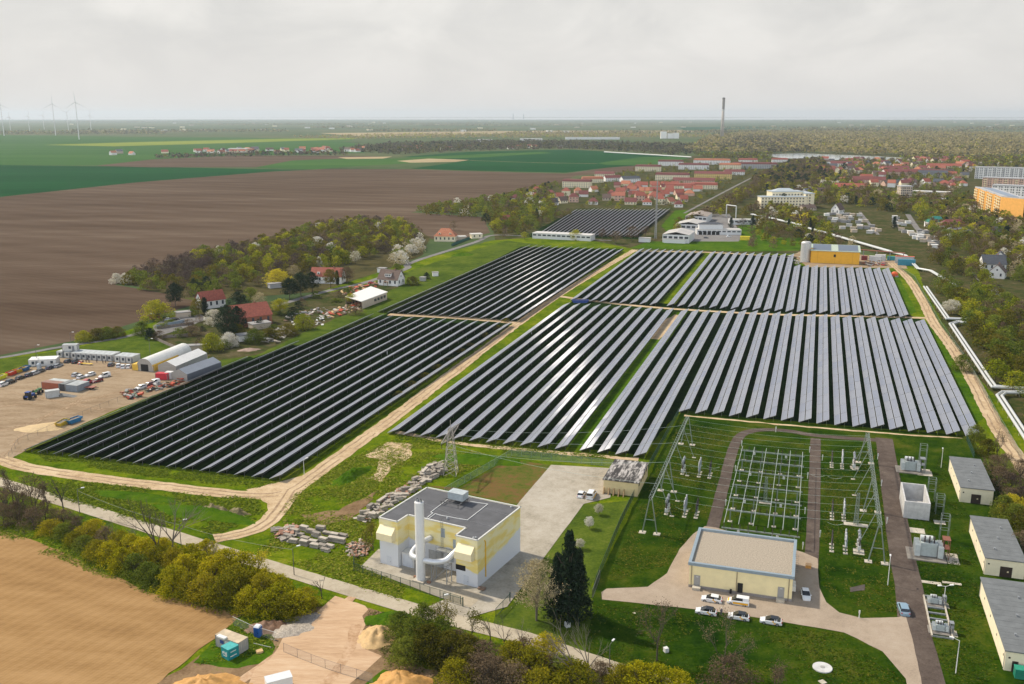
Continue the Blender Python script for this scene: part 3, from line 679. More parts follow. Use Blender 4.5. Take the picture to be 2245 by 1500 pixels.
for x0 in (.25, 20.4):
 hd = MB(); hd.prism([(0, 0), (1, 0), (1, 1), (0, 1)], 0, .01); hd = MB()
 x1 = x0 + 4.1
 hd.v = [(x0, -.02, 9.6), (x1, -.02, 9.6), (x0, -1.6, 8.2), (x1, -1.6, 8.2), (x0, -1.6, 6.6), (x1, -1.6, 6.6), (x0, -.02, 6.3), (x1, -.02, 6.3)]
 hd.f = [(0, 2, 3, 1), (2, 4, 5, 3), (4, 6, 7, 5), (0, 6, 4, 2), (1, 3, 5, 7), (0, 1, 7, 6)]; hd.m = [0] * 6
 hd.obj('vent_hood', mat('cream_sheet', (.76, .66, .42), var=.03), pt)
for px, py in ((2.4, -.03), (22.3, -.03)):
 d = MB().box(px - .6, px + .6, -.05, 0, 0.02, 2.3).obj('door', mat('pale_door', (.55, .57, .60), var=.03), pt)
 MB().box(px + .35, px + .5, -.1, -.05, 1.0, 1.12).obj('handle', M_STEEL, d)
MB().box(5.0, 8.2, 1.2, 4.28, 0, 3.4).obj('annex', M_WHITE, pt)
MB().box(5.3, 7.9, 1.14, 1.2, .05, 3.0).obj('roller_door', mat('pale_door', (.55, .57, .60)), pt)
MB().box(10.2, 14.0, 4.22, 4.3, .05, 3.9).obj('gate', mat('gate_grey', (.38, .38, .37)), pt)
for x0, z0 in ((15.8, 2.2), (16.6, 5.6), (13.6, 7.6)):
 MB().box(x0, x0 + .9, 4.2, 4.3, z0, z0 + 2.1).obj('window', mat('grey_pane', (.30, .35, .38), rough=.2), pt)
pf = MB(); pf.box(13.2, 17.2, 2.6, 4.28, 5.0, 5.12)
for x in (13.2, 14.5, 15.9, 17.2): pf.tube((x, 2.6, 5.1), (x, 2.6, 6.2), .035, 4)
pf.tube((13.2, 2.6, 6.2), (17.2, 2.6, 6.2), .035, 4); pf.tube((13.2, 2.6, 5.65), (17.2, 2.6, 5.65), .03, 4); pf.tube((13.2, 2.6, 0), (13.2, 2.6, 5), .06, 5); pf.tube((17.2, 2.6, 0), (17.2, 2.6, 5), .06, 5)
pf.obj('platform', M_STEEL, pt)
ld = MB()
for dx_ in (0, .5): ld.tube((13.6 + dx_, 4.1, .2), (13.6 + dx_, 4.1, 12), .035, 4)
for k in range(24): ld.tube((13.6, 4.1, .5 + k * .48), (14.1, 4.1, .5 + k * .48), .025, 4)
ld.obj('ladder', M_STEEL, pt)
op = MB(); op.box(19.8, 22.2, -.04, 0, 3.3, 4.5); op.obj('dark_opening', M_DARK, pt)
MB().tube((25.32, 3.3, 1.3), (25.32, 3.3, 9.4), .13, 6).tube((25.32, 3.3, 9.4), (25.32, 2.9, 9.9), .13, 6).obj('yellow_pipe', mat('yellow_pipe_paint', (.70, .42, .02), var=.03), pt)
# roof conduits and air handler
cd = MB()
def RL(u, v): p = PL(500 + u / 2.993, 900 + v / 2.993, 11.1); return (p.x, p.y, 11.12)
for seq in ([(1440, 585), (1330, 668), (1345, 672), (1305, 705)], [(1590, 598), (1705, 615), (1570, 720), (1400, 690), (1360, 678), (1310, 715)]):
 cd.path([RL(*q) for q in seq], .09, 4)
cd.obj('roof_conduit', mat('pale_conduit', (.60, .60, .58)), pt)
sm = MB(); sm.path([RL(1040, 560), RL(1240, 595)], .03, 4); sm.path([RL(1240, 590), RL(1560, 720), RL(1760, 770)], .03, 4); sm.path([RL(1680, 640), RL(1840, 690)], .03, 4)
sm.obj('roof_seam', M_STEEL, pt)
ca, cb_ = RL(1455, 600), RL(1565, 600)
ax = (ca[0] + cb_[0]) / 2; ay = (ca[1] + cb_[1]) / 2
ah = MB(); ah.box(ax - 2.0, ax + 2.0, ay - 1.3, ay + 1.3, 12.0, 13.6); ac = ah.obj('air_handler', mat('zinc_sheet', (.40, .45, .47), metal=.3, rough=.4), pt)
MB().box(ax - 2.05, ax + 2.05, ay - 1.35, ay + 1.35, 13.6, 13.7).obj('lid', mat('zinc_lid', (.46, .50, .50), metal=.3, rough=.4), ac)
fr = MB()
for dy_ in (-3.2, -1.0, 1.0):
 fr.box(ax - 2.8, ax + 2.2, ay + dy_ - .1, ay + dy_ + .1, 11.85, 12.0)
for dx_ in (-2.6, 1.9):
 fr.box(ax + dx_ - .1, ax + dx_ + .1, ay - 3.4, ay + 1.2, 11.7, 11.85)
 for dy_ in (-3.2, 1.0): fr.tube((ax + dx_, ay + dy_, 11.02), (ax + dx_, ay + dy_, 11.85), .07, 4)
fr.obj('roof_frame', M_GALV, pt)
for x, y in ((24.4, .8), (24.0, .5), (13.9, 6.4), (23.5, 18.6)):
 MB().lathe([(.28, 11.0), (.28, 11.35), (.16, 11.45)], (x, y, 0), 8).obj('roof_vent', M_STEEL, pt)
# chimney stack in front of the recess
sk = thing('chimney_stack', 'tall white twin-flue chimney stack standing in front of the yellow heating plant', 'chimney', PM @ Vector((12.6, -2.75, 0)), PRZ)
MB().lathe([(1.0, .5), (1.0, 18.3), (.9, 18.4)], n=28).obj('shaft', mat('white_cladding', (.62, .62, .615), rough=.4, var=.04, scale=.4), sk, smooth=False)
MB().box(-1.4, 1.4, -1.4, 1.4, 0, .5).obj('plinth', M_CONC, sk)
for x in (-.42, .42):
 fl = MB().lathe([(.36, 18.3), (.36, 19.0)], (x, 0, 0), 14).obj('flue', M_STEEL, sk)
 MB().lathe([(.28, 19.0), (.28, 19.012)], (x, 0, 0), 14).obj('flue_opening', M_DARK, fl)
def bend(pts, r, n=14):
 P = smooth_path([Vector(p) for p in pts], .5); mb = MB(); rings = []
 for i, p in enumerate(P):
  t = (P[min(i + 1, len(P) - 1)] - P[max(0, i - 1)]).normalized(); a = t.cross(Vector((0, 0, 1)))
  a = a.normalized() if a.length > .01 else Vector((1, 0, 0)); b = a.cross(t)
  rings.append(len(mb.v))
  for k in range(n): q = 2 * math.pi * k / n; mb.v.append(tuple(p + (a * math.cos(q) + b * math.sin(q)) * r))
 for u, w in zip(rings, rings[1:]):
  for k in range(n): j = (k + 1) % n; mb.f.append((u + k, u + j, w + j, w + k)); mb.m.append(0)
 mb.f.append(tuple(rings[0] + n - 1 - k for k in range(n))); mb.m.append(0); mb.f.append(tuple(rings[-1] + k for k in range(n))); mb.m.append(0)
 return mb
MW = mat('duct_sheet', (.60, .61, .62), rough=.32, metal=.25, var=.04)
bend([(-.6, 0, 5.2), (-2.2, .3, 5.2), (-3.0, 1.6, 5.6), (-2.6, 4.2, 6.6), (-1.6, 6.9, 6.9)], .62).obj('flue_duct', MW, sk, smooth=True)
bend([(.6, 0, 5.0), (3.4, .6, 5.0), (5.3, 1.8, 5.3), (6.3, 3.3, 6.4), (7.1, 4.2, 7.4)], .62).obj('flue_duct', MW, sk, smooth=True)
sf = MB()
for x, y in ((-1.9, .9), (-3.2, 2.6), (2.6, .2), (2.6, 2.2), (6.0, .9), (6.2, 2.6)): sf.tube((x, y, 0), (x, y, 4.4), .11, 5)
for a, b in (((-1.9, .9), (-3.2, 2.6)), ((2.6, .2), (6.0, .9)), ((2.6, 2.2), (6.2, 2.6)), ((2.6, .2), (2.6, 2.2)), ((6, .9), (6.2, 2.6))):
 sf.tube((*a, 4.4), (*b, 4.4), .1, 4); sf.tube((*a, .4), (*b, 4.2), .05, 4)
sf.obj('duct_support', M_STEEL, sk)
for x, y, s in ((2.2, -.3, .5), (-1.7, .4, .45)): MB().cbox(x, y, .3, s * 1.6, s, .6).obj('base_block', mat('brick_red', (.28, .15, .09)), sk)
tag(MB().cbox(0, 0, .35, 1.6, 1.0, .25).cbox(0, 0, .12, 1.4, .8, .14).obj('pallet', mat('old_wood', (.23, .15, .10), var=.25), None, PM @ Vector((26.3, -.2, .12)), PRZ), 'weathered wooden pallet at the front right corner of the heating plant', 'pallet')

# ---------------------------------------------------------------- substation control building and blocks
M_CREAM = mat('cream_render', (.78, .66, .37), rough=.85, var=.05, scale=.5)
M_CREAM2 = mat('pale_cream_render', (.70, .62, .44), rough=.85, var=.06, scale=.6)
cbd = thing('control_building', 'yellow control building with gravel roof and grey-blue parapet beside the white cars', 'building', SG(187.7, -20.4), -AZ)
MB().box(0, 21.1, 0, 17.9, .75, 5.3).obj('wall', M_CREAM, cbd)
MB().box(-.06, 21.16, -.06, 17.96, 0, .75).obj('plinth', mat('grey_plinth', (.27, .24, .22), var=.1), cbd)
pp = MB(); M_PAR = mat('blue_grey_coping', (.25, .31, .35), rough=.45, metal=.2, var=.06)
for x0, x1, y0, y1 in ((-.3, 21.4, -.3, .35), (-.3, 21.4, 17.55, 18.2), (-.3, .35, .35, 17.55), (20.75, 21.4, .35, 17.55)): pp.box(x0, x1, y0, y1, 5.3, 5.95)
pp.obj('parapet', M_PAR, cbd)
MB().box(.35, 20.75, .35, 17.55, 5.3, 5.42).obj('roof', mat('gravel_roof', (.31, .262, .20), rough=.95, var=.30, scale=3.5, bump=.6), cbd)
MD = mat('grey_door_paint', (.30, .29, .27), var=.03)
for x in (1.7, 18.9):
 d = MB().box(x - .65, x + .65, -.1, -.0, .8, 3.1).obj('door', MD, cbd)
 MB().box(x + .4, x + .52, -.16, -.1, 1.8, 1.95).obj('handle', M_STEEL, d); MB().box(x - .2, x + .25, -.115, -.1, 2.7, 2.85).obj('sign_plate', M_WHITE, d)
 MB().box(x - .85, x + .85, -1.3, -.06, 0, .75).obj('step', M_CONC, cbd)
MB().box(10.1, 11.2, -.09, -.0, .5, 2.7).obj('dark_doorway', M_DARK, cbd)
for x in (.5, 9.9, 20.4): MB().tube((x, -.12, .2), (x, -.12, 5.2), .075, 6).obj('downpipe', mat('brown_pipe', (.20, .15, .10)), cbd)
lad = MB()
for y in (9.0, 9.6): lad.tube((21.35, y, .3), (21.35, y, 7), .035, 4)
for k in range(13): lad.tube((21.35, 9, .5 + k * .45), (21.35, 9.6, .5 + k * .45), .025, 4)
for k in range(5):
 z = 2.6 + k * .9; lad.path([(21.3, 8.8, z), (21.9, 8.8, z), (22.05, 9.3, z), (21.9, 9.8, z), (21.3, 9.8, z)], .03, 4)
lad.obj('ladder', M_GALV, cbd)
MB().box(21.12, 21.8, 3, 4.2, 1.0, 2.0).box(21.12, 21.7, 5.2, 6.2, .8, 1.9).obj('air_conditioner', M_WHITE, cbd)
MB().box(8.6, 9.0, -.5, -.1, 0, 1.1).obj('waste_bin', M_DARK, cbd)

def block(label, a, w, lx, ly, h, doors, name='switchgear_building'):
 o = thing(name, label, 'building', SG(a, w), -AZ, 'pale blocks with flat roofs along the substation edge')
 MB().box(0, lx, 0, ly, 0, h).obj('wall', M_CREAM2, o)
 MB().box(-.25, lx + .25, -.25, ly + .25, h, h + .22).obj('roof', M_ROOF2, o)
 rs_ = MB()
 for k in range(1, int(ly / 2.2)): rs_.box(0, lx, k * 2.2, k * 2.2 + .06, h + .22, h + .235)
 rs_.obj('roof_seam', mat('roof_seam_dark', (.08, .085, .085)), o)
 for k in range(3): MB().lathe([(.16, h + .22), (.16, h + .6), (.24, h + .62), (.24, h + .68)], (lx * (.3 + .2 * k), ly * (.2 + .27 * k), 0), 8).obj('roof_vent', M_STEEL, o)
 for y in (.3, ly - .4): MB().tube((-.1, y, .1), (-.1, y, h), .06, 5).obj('downpipe', M_STEEL, o)
 for x0, x1, z1 in doors:
  d = MB().box(x0, x1, -.06, 0, .1, z1).obj('door', mat('dark_brown_door', (.035, .022, .018), rough=.5, var=.05), o)
  MB().cbox((x0 + x1) / 2 + .35, -.075, z1 * .55, .35, .02, .35).obj('sign_plate', mat('pale_sign', (.6, .5, .3), var=0), d)
 for y in (1.5, ly * .3, ly * .55, ly * .8):
  MB().box(-.05, 0, y, y + .35, h - 1.9, h - 1.5).obj('wall_vent', M_DARK, o)
 MB().box(.5, .85, -.05, 0, h - 1.4, h - 1.1).obj('wall_lamp', M_DARK, o)
 return o
block('pale block with flat grey roof farthest back along the right fence', 255.5, 40.8, 7.7, 23.6, 4.1, [(2.6, 4.9, 2.6)])
block('pale block with grey roof between the two others and beside the large transformer', 213.2, 40.6, 7.8, 23.2, 4.0, [(3.0, 5.4, 2.5)])
r3 = block('long pale block with grey roof nearest the green container at the bottom right corner', 173.6, 38.2, 8.0, 29, 4.0, [(1.2, 2.2, 2.2)])
tb = thing('green_container', 'small green container at the end of the nearest pale block', 'container', SG(171.2, 39.6), -AZ)
MB().box(0, 2.6, 0, 1.7, .15, 1.9).obj('body', mat('green_sheet', (.01, .16, .10), rough=.5), tb); MB().box(-.05, 2.65, -.05, 1.75, 1.9, 2.0).obj('lid', mat('green_lid', (.015, .22, .14)), tb)
for x in (.2, 2.2): MB().box(x, x + .2, .1, 1.6, 0, .15).obj('skid', M_STEEL, tb)

sh = thing('shed', 'cream shed with patchy black and white weathered flat roof beside the white vans', 'building', SG(233.3, -49), -AZ)
MB().box(0, 9.2, 0, 15.6, 0, 3.8).obj('wall', mat('ochre_render', (.66, .52, .28), var=.07, scale=.6), sh)
def patchy():
 m, nt, b = new_mat('patchy_roof_felt'); N = nt.nodes.new; L = nt.links.new
 tc = N('ShaderNodeTexCoord'); mp = N('ShaderNodeMapping'); mp.inputs['Scale'].default_value = (.9, .16, 1); L(tc.outputs['Object'], mp.inputs['Vector'])
 n = N('ShaderNodeTexNoise'); n.inputs['Scale'].default_value = 1.1; n.inputs['Detail'].default_value = 7; n.inputs['Roughness'].default_value = .72; L(mp.outputs[0], n.inputs['Vector'])
 r = N('ShaderNodeValToRGB'); e = r.color_ramp.elements; e[0].position = .46; e[0].color = (.03, .026, .024, 1); e[1].position = .6; e[1].color = (.42, .39, .36, 1)
 L(n.outputs['Fac'], r.inputs['Fac']); L(r.outputs['Color'], b.inputs['Base Color']); b.inputs['Roughness'].default_value = .9
 return m
MB().box(-.25, 9.45, -.25, 15.85, 3.8, 4.02).obj('roof', patchy(), sh)
for k in range(5):
 MB().box(9.2, 9.26, 1.5 + k * 2.8, 2.6 + k * 2.8, 2.4, 3.3).obj('window', M_DARK, sh)
for k in range(5):
 x = .1 + k * 1.35; MB().hexa([(x, -1.5, 0), (x + .25, -1.5, 0), (x + .25, -.01, 0), (x, -.01, 0), (x, -.6, 1.7), (x + .25, -.6, 1.7), (x + .25, -.01, 1.7), (x, -.01, 1.7)]).obj('buttress', mat('brown_ochre', (.40, .26, .12), var=.1), sh)

tk = thing('fire_wall_bay', 'open-topped white concrete transformer bay beside the asphalt road', 'concrete bay', SG(240.2, 26), -AZ)
t_ = MB()
for x0, x1, y0, y1 in ((0, 6, 0, .35), (0, 6, 12.8, 13.15), (0, .35, .35, 12.8), (5.65, 6, .35, 12.8)): t_.box(x0, x1, y0, y1, 0, 4.6)
t_.obj('wall', mat('pale_concrete', (.47, .46, .44), rough=.8, var=.14, scale=.8), tk)
MB().box(.35, 5.65, .35, 12.8, 0, .3).obj('floor_slab', mat('pale_concrete', None or (.4, .4, .4)), tk)

# ---------------------------------------------------------------- gantries, busbars, switchgear
M_GAL2 = mat('greenish_galvanised', (.205, .24, .215), rough=.5, metal=.3, var=.12, scale=1.2)
M_INS = mat('dark_brown_porcelain', (.035, .026, .024), rough=.25, var=0)
M_INSG = mat('grey_porcelain', (.26, .29, .31), rough=.3, var=0)
def beam(mb, p, q, wd_, ht, n, r=.05):
 p, q = Vector(p), Vector(q); u = (q - p).normalized(); s = Vector((u.y, -u.x, 0)); up = Vector((0, 0, 1))
 cs = [s * (wd_ / 2), -s * (wd_ / 2), up * (-ht)]
 for c in cs: mb.tube(p + c, q + c, r, 4)
 for k in range(n):
  a, b = p.lerp(q, k / n), p.lerp(q, (k + 1) / n)
  for i, j in ((0, 1), (1, 2), (2, 0)): mb.tube(a + cs[i], b + cs[j], r * .8, 3)
  mb.tube(a + cs[0], a + cs[1], r * .8, 3)
def gantry(label, w, a0, a1, frames, stays, sgn):
 o = thing('line_gantry', label, 'gantry', SG(a0, w), -AZ, 'line gantries of the substation'); Lg = a1 - a0; h = 9.4
 mb = MB(); beam(mb, (0, 0, h), (0, Lg, h), .9, .8, 34); mb.obj('beam', M_GAL2, o)
 for y in frames:
  for s in (-1, 1):
   MB().tube((s * 1.75, y, .2), (s * .28, y, h - .4), .155, 6, r2=.12).obj('leg', M_GAL2, o)
   MB().box(s * 1.75 - .8, s * 1.75 + .8, y - .8, y + .8, 0, .22).obj('footing', M_CONC, o)
  MB().tube((-1.15, y, 3.6), (1.15, y, 3.6), .09, 5).obj('cross_bar', M_GAL2, o)
 for y in stays:
  MB().tube((sgn * 3.6, y, .1), (sgn * .2, y, h - .5), .085, 5).obj('stay', M_GAL2, o)
  MB().box(sgn * 3.6 - .55, sgn * 3.6 + .55, y - .4, y + .4, 0, .2).obj('footing', M_CONC, o)
 for k in range(9):
  y = Lg * (k + .5) / 9
  MB().lathe([(.05, -1.6), (.14, -1.5), (.06, -1.3), (.14, -1.2), (.06, -1.0), (.14, -.9), (.06, -.7), (.14, -.6), (.06, -.4), (.05, 0)], (-.5 * sgn, y, h - .6), 6).obj('insulator', M_INS, o)
 return o
gantry('lattice line gantry on A-frame legs at the left, by the green fence', -32.9, 211.5, 279, (.3, 28, 67), (12, 22, 41, 56), 1)
gantry('lattice line gantry on A-frame legs at the right, by the asphalt road', 18.4, 211.7, 279, (.3, 30, 66.5), (9, 20, 40, 52, 62), -1)

def lathe_ins(mb, x, y, z, h, r=.16, n=7, m=0):
 prof = []; k = max(3, int(h / .22))
 for i in range(k): prof += [(r * .55, z + h * i / k), (r, z + h * (i + .5) / k)]
 prof.append((r * .5, z + h)); mb.lathe(prof, (x, y, 0), n, m)
posts3 = [(-15.2, .6), (-8.6, .6), (-3.4, .6), (1.0, .6)]
bx_rows = [(1605, 325), (1582, 402), (1560, 490), (1532, 605), (1500, 710), (1480, 812), (1440, 957)]
b_as = [toS(G(1200 + u / 3.742, 900 + v / 3.742, 3.2))[0] for u, v in bx_rows]
for i, a in enumerate(b_as):
 o = thing('busbar_support', f'busbar support beam with dark insulators in the central grid, {["farthest from", "sixth from", "fifth from", "fourth from", "third from", "second from", "nearest to"][i]} the yellow control building', 'busbar support', SG(a, -16.2), -AZ, 'busbar support beams of the central grid')
 MB().box(0, 17.8, -.22, .22, 2.95, 3.2).obj('beam', M_GAL2, o)
 for x in (1.1, 6.2, 11.6, 16.6):
  MB().box(x - .14, x + .14, -.14, .14, .2, 2.95).obj('post', M_GAL2, o); MB().box(x - .55, x + .55, -.5, .5, 0, .2).obj('footing', M_CONC, o)
 for k in range(10):
  x = .5 + k * 1.86; mb = MB(); lathe_ins(mb, x, 0, 3.2, 1.2, .13); mb.obj('insulator', M_INS, o)
 if i % 2 == 0:
  for x in (3.9, 12.8): MB().box(x - .3, x + .3, -.5, -.22, 2.2, 2.9).obj('drive_box', mat('pale_box', (.5, .5, .47)), o)
for k in range(6):
 w = -15.7 + k * 3.35; mb = MB()
 mb.path([SG(a, w, 4.45) for a in b_as[::-1]], .075, 5)
 for a in (b_as[2], b_as[4]): mb.tube(SG(a, w, 4.4), SG(a, w, 5.6), .05, 4)
 tag(mb.obj('busbar_tube', mat('aluminium_tube', (.55, .58, .56), rough=.35, metal=.5), None), f'long silver busbar tube running over the grid beams, {["leftmost", "second from the left", "third from the left", "third from the right", "second from the right", "rightmost"][k]}', 'busbar', 'busbar tubes of the central grid')
def lattice(name, label, cat, loc, h, w0, w1, n, m, rz=-AZ, r=.05):
 o = thing(name, label, cat, loc, rz); mb = MB()
 c = lambda t, i: Vector(((-1, 1, 1, -1)[i] * (w0 + (w1 - w0) * t) / 2, (-1, -1, 1, 1)[i] * (w0 + (w1 - w0) * t) / 2, h * t))
 for i in range(4): mb.tube(c(0, i), c(1, i), r * 1.3, 4)
 for k in range(n):
  for i in range(4):
   j = (i + 1) % 4; mb.tube(c(k / n, i), c((k + 1) / n, j), r * .8, 3); mb.tube(c(k / n, j), c((k + 1) / n, i), r * .8, 3); mb.tube(c((k + 1) / n, i), c((k + 1) / n, j), r * .8, 3)
 mb.obj('lattice', m, o)
 return o
q = lattice('lattice_mast', 'short lattice mast rising from the middle of the busbar grid', 'mast', G(1677, 1104), 7.2, .9, .55, 8, M_GAL2)
MB().box(-1.5, 1.5, -.7, .7, 0, .25).obj('footing', M_CONC, q)
q = lattice('lattice_mast', 'lattice mast on a wide concrete slab left of the right gantry', 'mast', G(1876, 1152), 8.4, 1.0, .6, 9, M_GAL2)
MB().box(-2.8, 2.8, -.9, .9, 0, .25).obj('footing', M_CONC, q)
# switchgear columns: three phases one behind the other
def phase(kind):
 mb = MB(); mb.tube((0, 0, .1), (0, 0, 1.7), .13, 6); p = [('post', mb.data('post', M_GAL2))]
 p.append(('footing', MB().box(-.5, .5, -.5, .5, 0, .2).data('footing', M_CONC)))
 mb = MB(); lathe_ins(mb, 0, 0, 1.7, 2.0 if kind == 'slim' else 1.5, .2 if kind == 'slim' else .27)
 p.append(('insulator', mb.data('insulator', M_INS if kind != 'grey' else M_INSG)))
 mb = MB()
 if kind == 'head': mb.lathe([(.2, 3.2), (.36, 3.3), (.38, 3.8), (.2, 4.0), (.1, 4.3)], n=8)
 elif kind == 'grey': mb.lathe([(.3, 3.2), (.3, 3.5)], n=8); lathe_ins(mb, 0, 0, 3.5, 1.1, .24)
 else: mb.lathe([(.1, 3.7), (.16, 3.75), (.05, 4.2)], n=6)
 p.append(('terminal_head', mb.data('terminal_head', M_STEEL if kind != 'slim' else M_INS)))
 if kind == 'head': p.append(('drive_box', MB().box(-.35, .35, -.3, .3, .7, 1.6).data('drive_box', mat('pale_box', (.5, .5, .47)))))
 return p
PH = {k: phase(k) for k in ('slim', 'head', 'grey')}
k3 = 3.742; K = []
for u, v, kd, pl in ((1105, 530, 'head', 'far left bay, beside the left gantry'), (1240, 552, 'grey', 'far left bay, in the middle'), (1326, 562, 'slim', 'far left bay, next to the dark road'),
      (972, 860, 'head', 'near left bay, beside the left gantry'), (1120, 882, 'grey', 'near left bay, in the middle'), (1215, 890, 'slim', 'near left bay, next to the dark road')):
 K.append((1200 + u / k3, 900 + v / k3, kd, pl))
for u, v, kd, pl in ((462, 475, 'slim', 'far right bay, next to the middle road'), (548, 485, 'grey', 'far right bay, in the middle'), (645, 492, 'head', 'far right bay, on a wide slab'),
      (465, 905, 'slim', 'centre right bay, next to the middle road'), (562, 918, 'grey', 'centre right bay, right of the dark ones'),
      (462, 1168, 'slim', 'near right bay, next to the middle road'), (575, 1186, 'grey', 'near right bay, in the middle'), (686, 1175, 'head', 'near right bay, on a wide slab')):
 K.append((1700 + u / 3.75, 900 + v / 3.75, kd, pl))
nm = {'slim': 'slim dark insulator column', 'head': 'insulator column with steel head and drive box', 'grey': 'grey two-stage insulator column'}
for px, py, kd, pl in K:
 p0 = G(px, py); a, w = toS(p0)
 for j in range(3):
  t = thing('switchgear_column', f'{nm[kd]}, {["nearest", "middle", "farthest"][j]} of the three in the {pl}', 'switchgear', SG(a + 1.9 * j + .4, w), -AZ, 'switchgear columns of the substation')
  for n_, me in PH[kd]: link(n_, me, t)
for (w0, a) in ((-26.5, 248), (-25.5, 217), (8, 250), (8, 219)):
 pass
# thin conductors between the gantries
for k in range(14):
 a = 214 + k * 4.8; mb = MB(); z = 8.9; P_ = []
 for j in range(13):
  t = j / 12; P_.append(SG(a, -32.5 + 50.6 * t, z - 1.1 * 4 * t * (1 - t)))
 mb.path(P_, .02, 3)
 tag(mb.obj('conductor_wire', mat('pale_wire', (.42, .50, .46), rough=.4, metal=.3, var=0), None), 'thin sagging wire strung between the two lattice gantries over the grid', 'wire', 'wires strung across the substation')
for k in range(6):
 w = (-26.8, -22.2, 5.2, 9.6, -26.2, 9.4)[k]; aa = (251, 251, 253, 253, 220, 222)[k]
 mb = MB(); mb.path([SG(aa, w + 3.6 * j / 6 - 1.8, 4.2 - .5 * math.sin(math.pi * j / 6)) for j in range(7)], .03, 3)
 tag(mb.obj('jumper_wire', mat('pale_wire', (.42, .50, .46)), None), 'short jumper wire looping between two switchgear columns', 'wire', 'jumper wires of the substation')

def transformer(label, a, w, s, rust=False, rz=0):
 o = thing('power_transformer', label, 'transformer', SG(a, w), -AZ + rz); c = mat('transformer_grey', (.36, .40, .39), rough=.5, var=.1, scale=1.5)
 MB().box(-3.6 * s, 3.0 * s, -2.6 * s, 2.6 * s, 0, .35).obj('oil_pit', mat('dark_concrete', (.19, .17, .145), var=.2, scale=1), o)
 MB().box(-1.4 * s, 1.4 * s, -.9 * s, .9 * s, .5, 2.9 * s).obj('tank', c, o)
 for sx_ in (-1, 1):
  rd = MB()
  for k in range(9): y = (-1.6 + k * .4) * s; rd.box(sx_ * 1.5 * s if sx_ > 0 else -2.4 * s, 2.4 * s if sx_ > 0 else -1.5 * s, y, y + .12 * s, .7, 2.7 * s)
  rd.obj('radiator', mat('radiator_grey', (.45, .48, .47), rough=.45), o)
 MB().tube((-1.5 * s, .2 * s, 3.5 * s), (.6 * s, .2 * s, 3.5 * s), .5 * s, 14).obj('conservator', mat('pale_conservator', (.55, .56, .54), rough=.4, var=.05), o)
 for k in range(3):
  mb = MB(); lathe_ins(mb, (-.8 + k * .8) * s, -.5 * s, 2.9 * s, 1.3 * s, .17 * s); mb.obj('bushing', M_INS, o)
 fr_ = MB()
 for x in (1.9, 3.0):
  for y in (-.9, .9): fr_.tube((x * s + .5, y * s, 0), (x * s + .5, y * s, 3.9 * s), .09, 4)
 for z in (2.2, 3.9):
  fr_.box(1.8 * s + .5, 3.1 * s + .5, -1.0 * s, 1.0 * s, z * s, z * s + .12)
 fr_.obj('cable_frame', mat('rusty_frame', (.20, .075, .045), var=.3, scale=3) if rust else M_STEEL, o)
 cb = MB()
 for k in range(4): cb.tube((2.1 * s + .5, (-.7 + k * .45) * s, .2), (2.1 * s + .5, (-.7 + k * .45) * s, 3.8 * s), .08, 4)
 cb.obj('cable', M_DARK, o)
 MB().box(3.2 * s, 5.2 * s, -2.2 * s, 2.4 * s, 0, .12).obj('slab', M_CONC, o)
 return o
def at4(u, v): return toS(G(1700 + u / 3.75, 900 + v / 3.75))
a, w = at4(1110, 520); transformer('grey power transformer with conservator behind the white concrete bay', a + 2.2, w, 1.05)
a, w = at4(1260, 1240); transformer('large grey power transformer with rust-red cable frame beside the asphalt road', a + 2.6, w, 1.25, True)
def at6(u, v): return toS(G(1850 + u / 4.286, 1150 + v / 4.286))
a, w = at6(850, 770); transformer('small greenish transformer at the far end of the open rail pit', a + .8, w, .55)
a, w = at6(905, 1030); transformer('small greenish transformer at the near end of the open rail pit', a + .8, w, .6)
a0_, w0_ = at6(830, 1060); a1_, w1_ = at6(755, 680)
o = thing('rail_pit', 'open concrete pit with steel rails between the small transformers', 'rail pit', SG(a0_, w0_), -AZ)
lg = a1_ - a0_
MB().box(-.2, .1, 0, lg, 0, .5).box(3.5, 3.8, 0, lg, 0, .5).obj('kerb', M_CONC, o)
for k in range(8): MB().box(.1, 3.5, k * lg / 7 - (.2 if k else -.05), k * lg / 7 + .15, .02, .42).obj('cross_beam', M_STEEL, o)
MB().box(3.8, 6.4, 2, lg - 1, 0, .1).obj('slab', M_CONC, o)
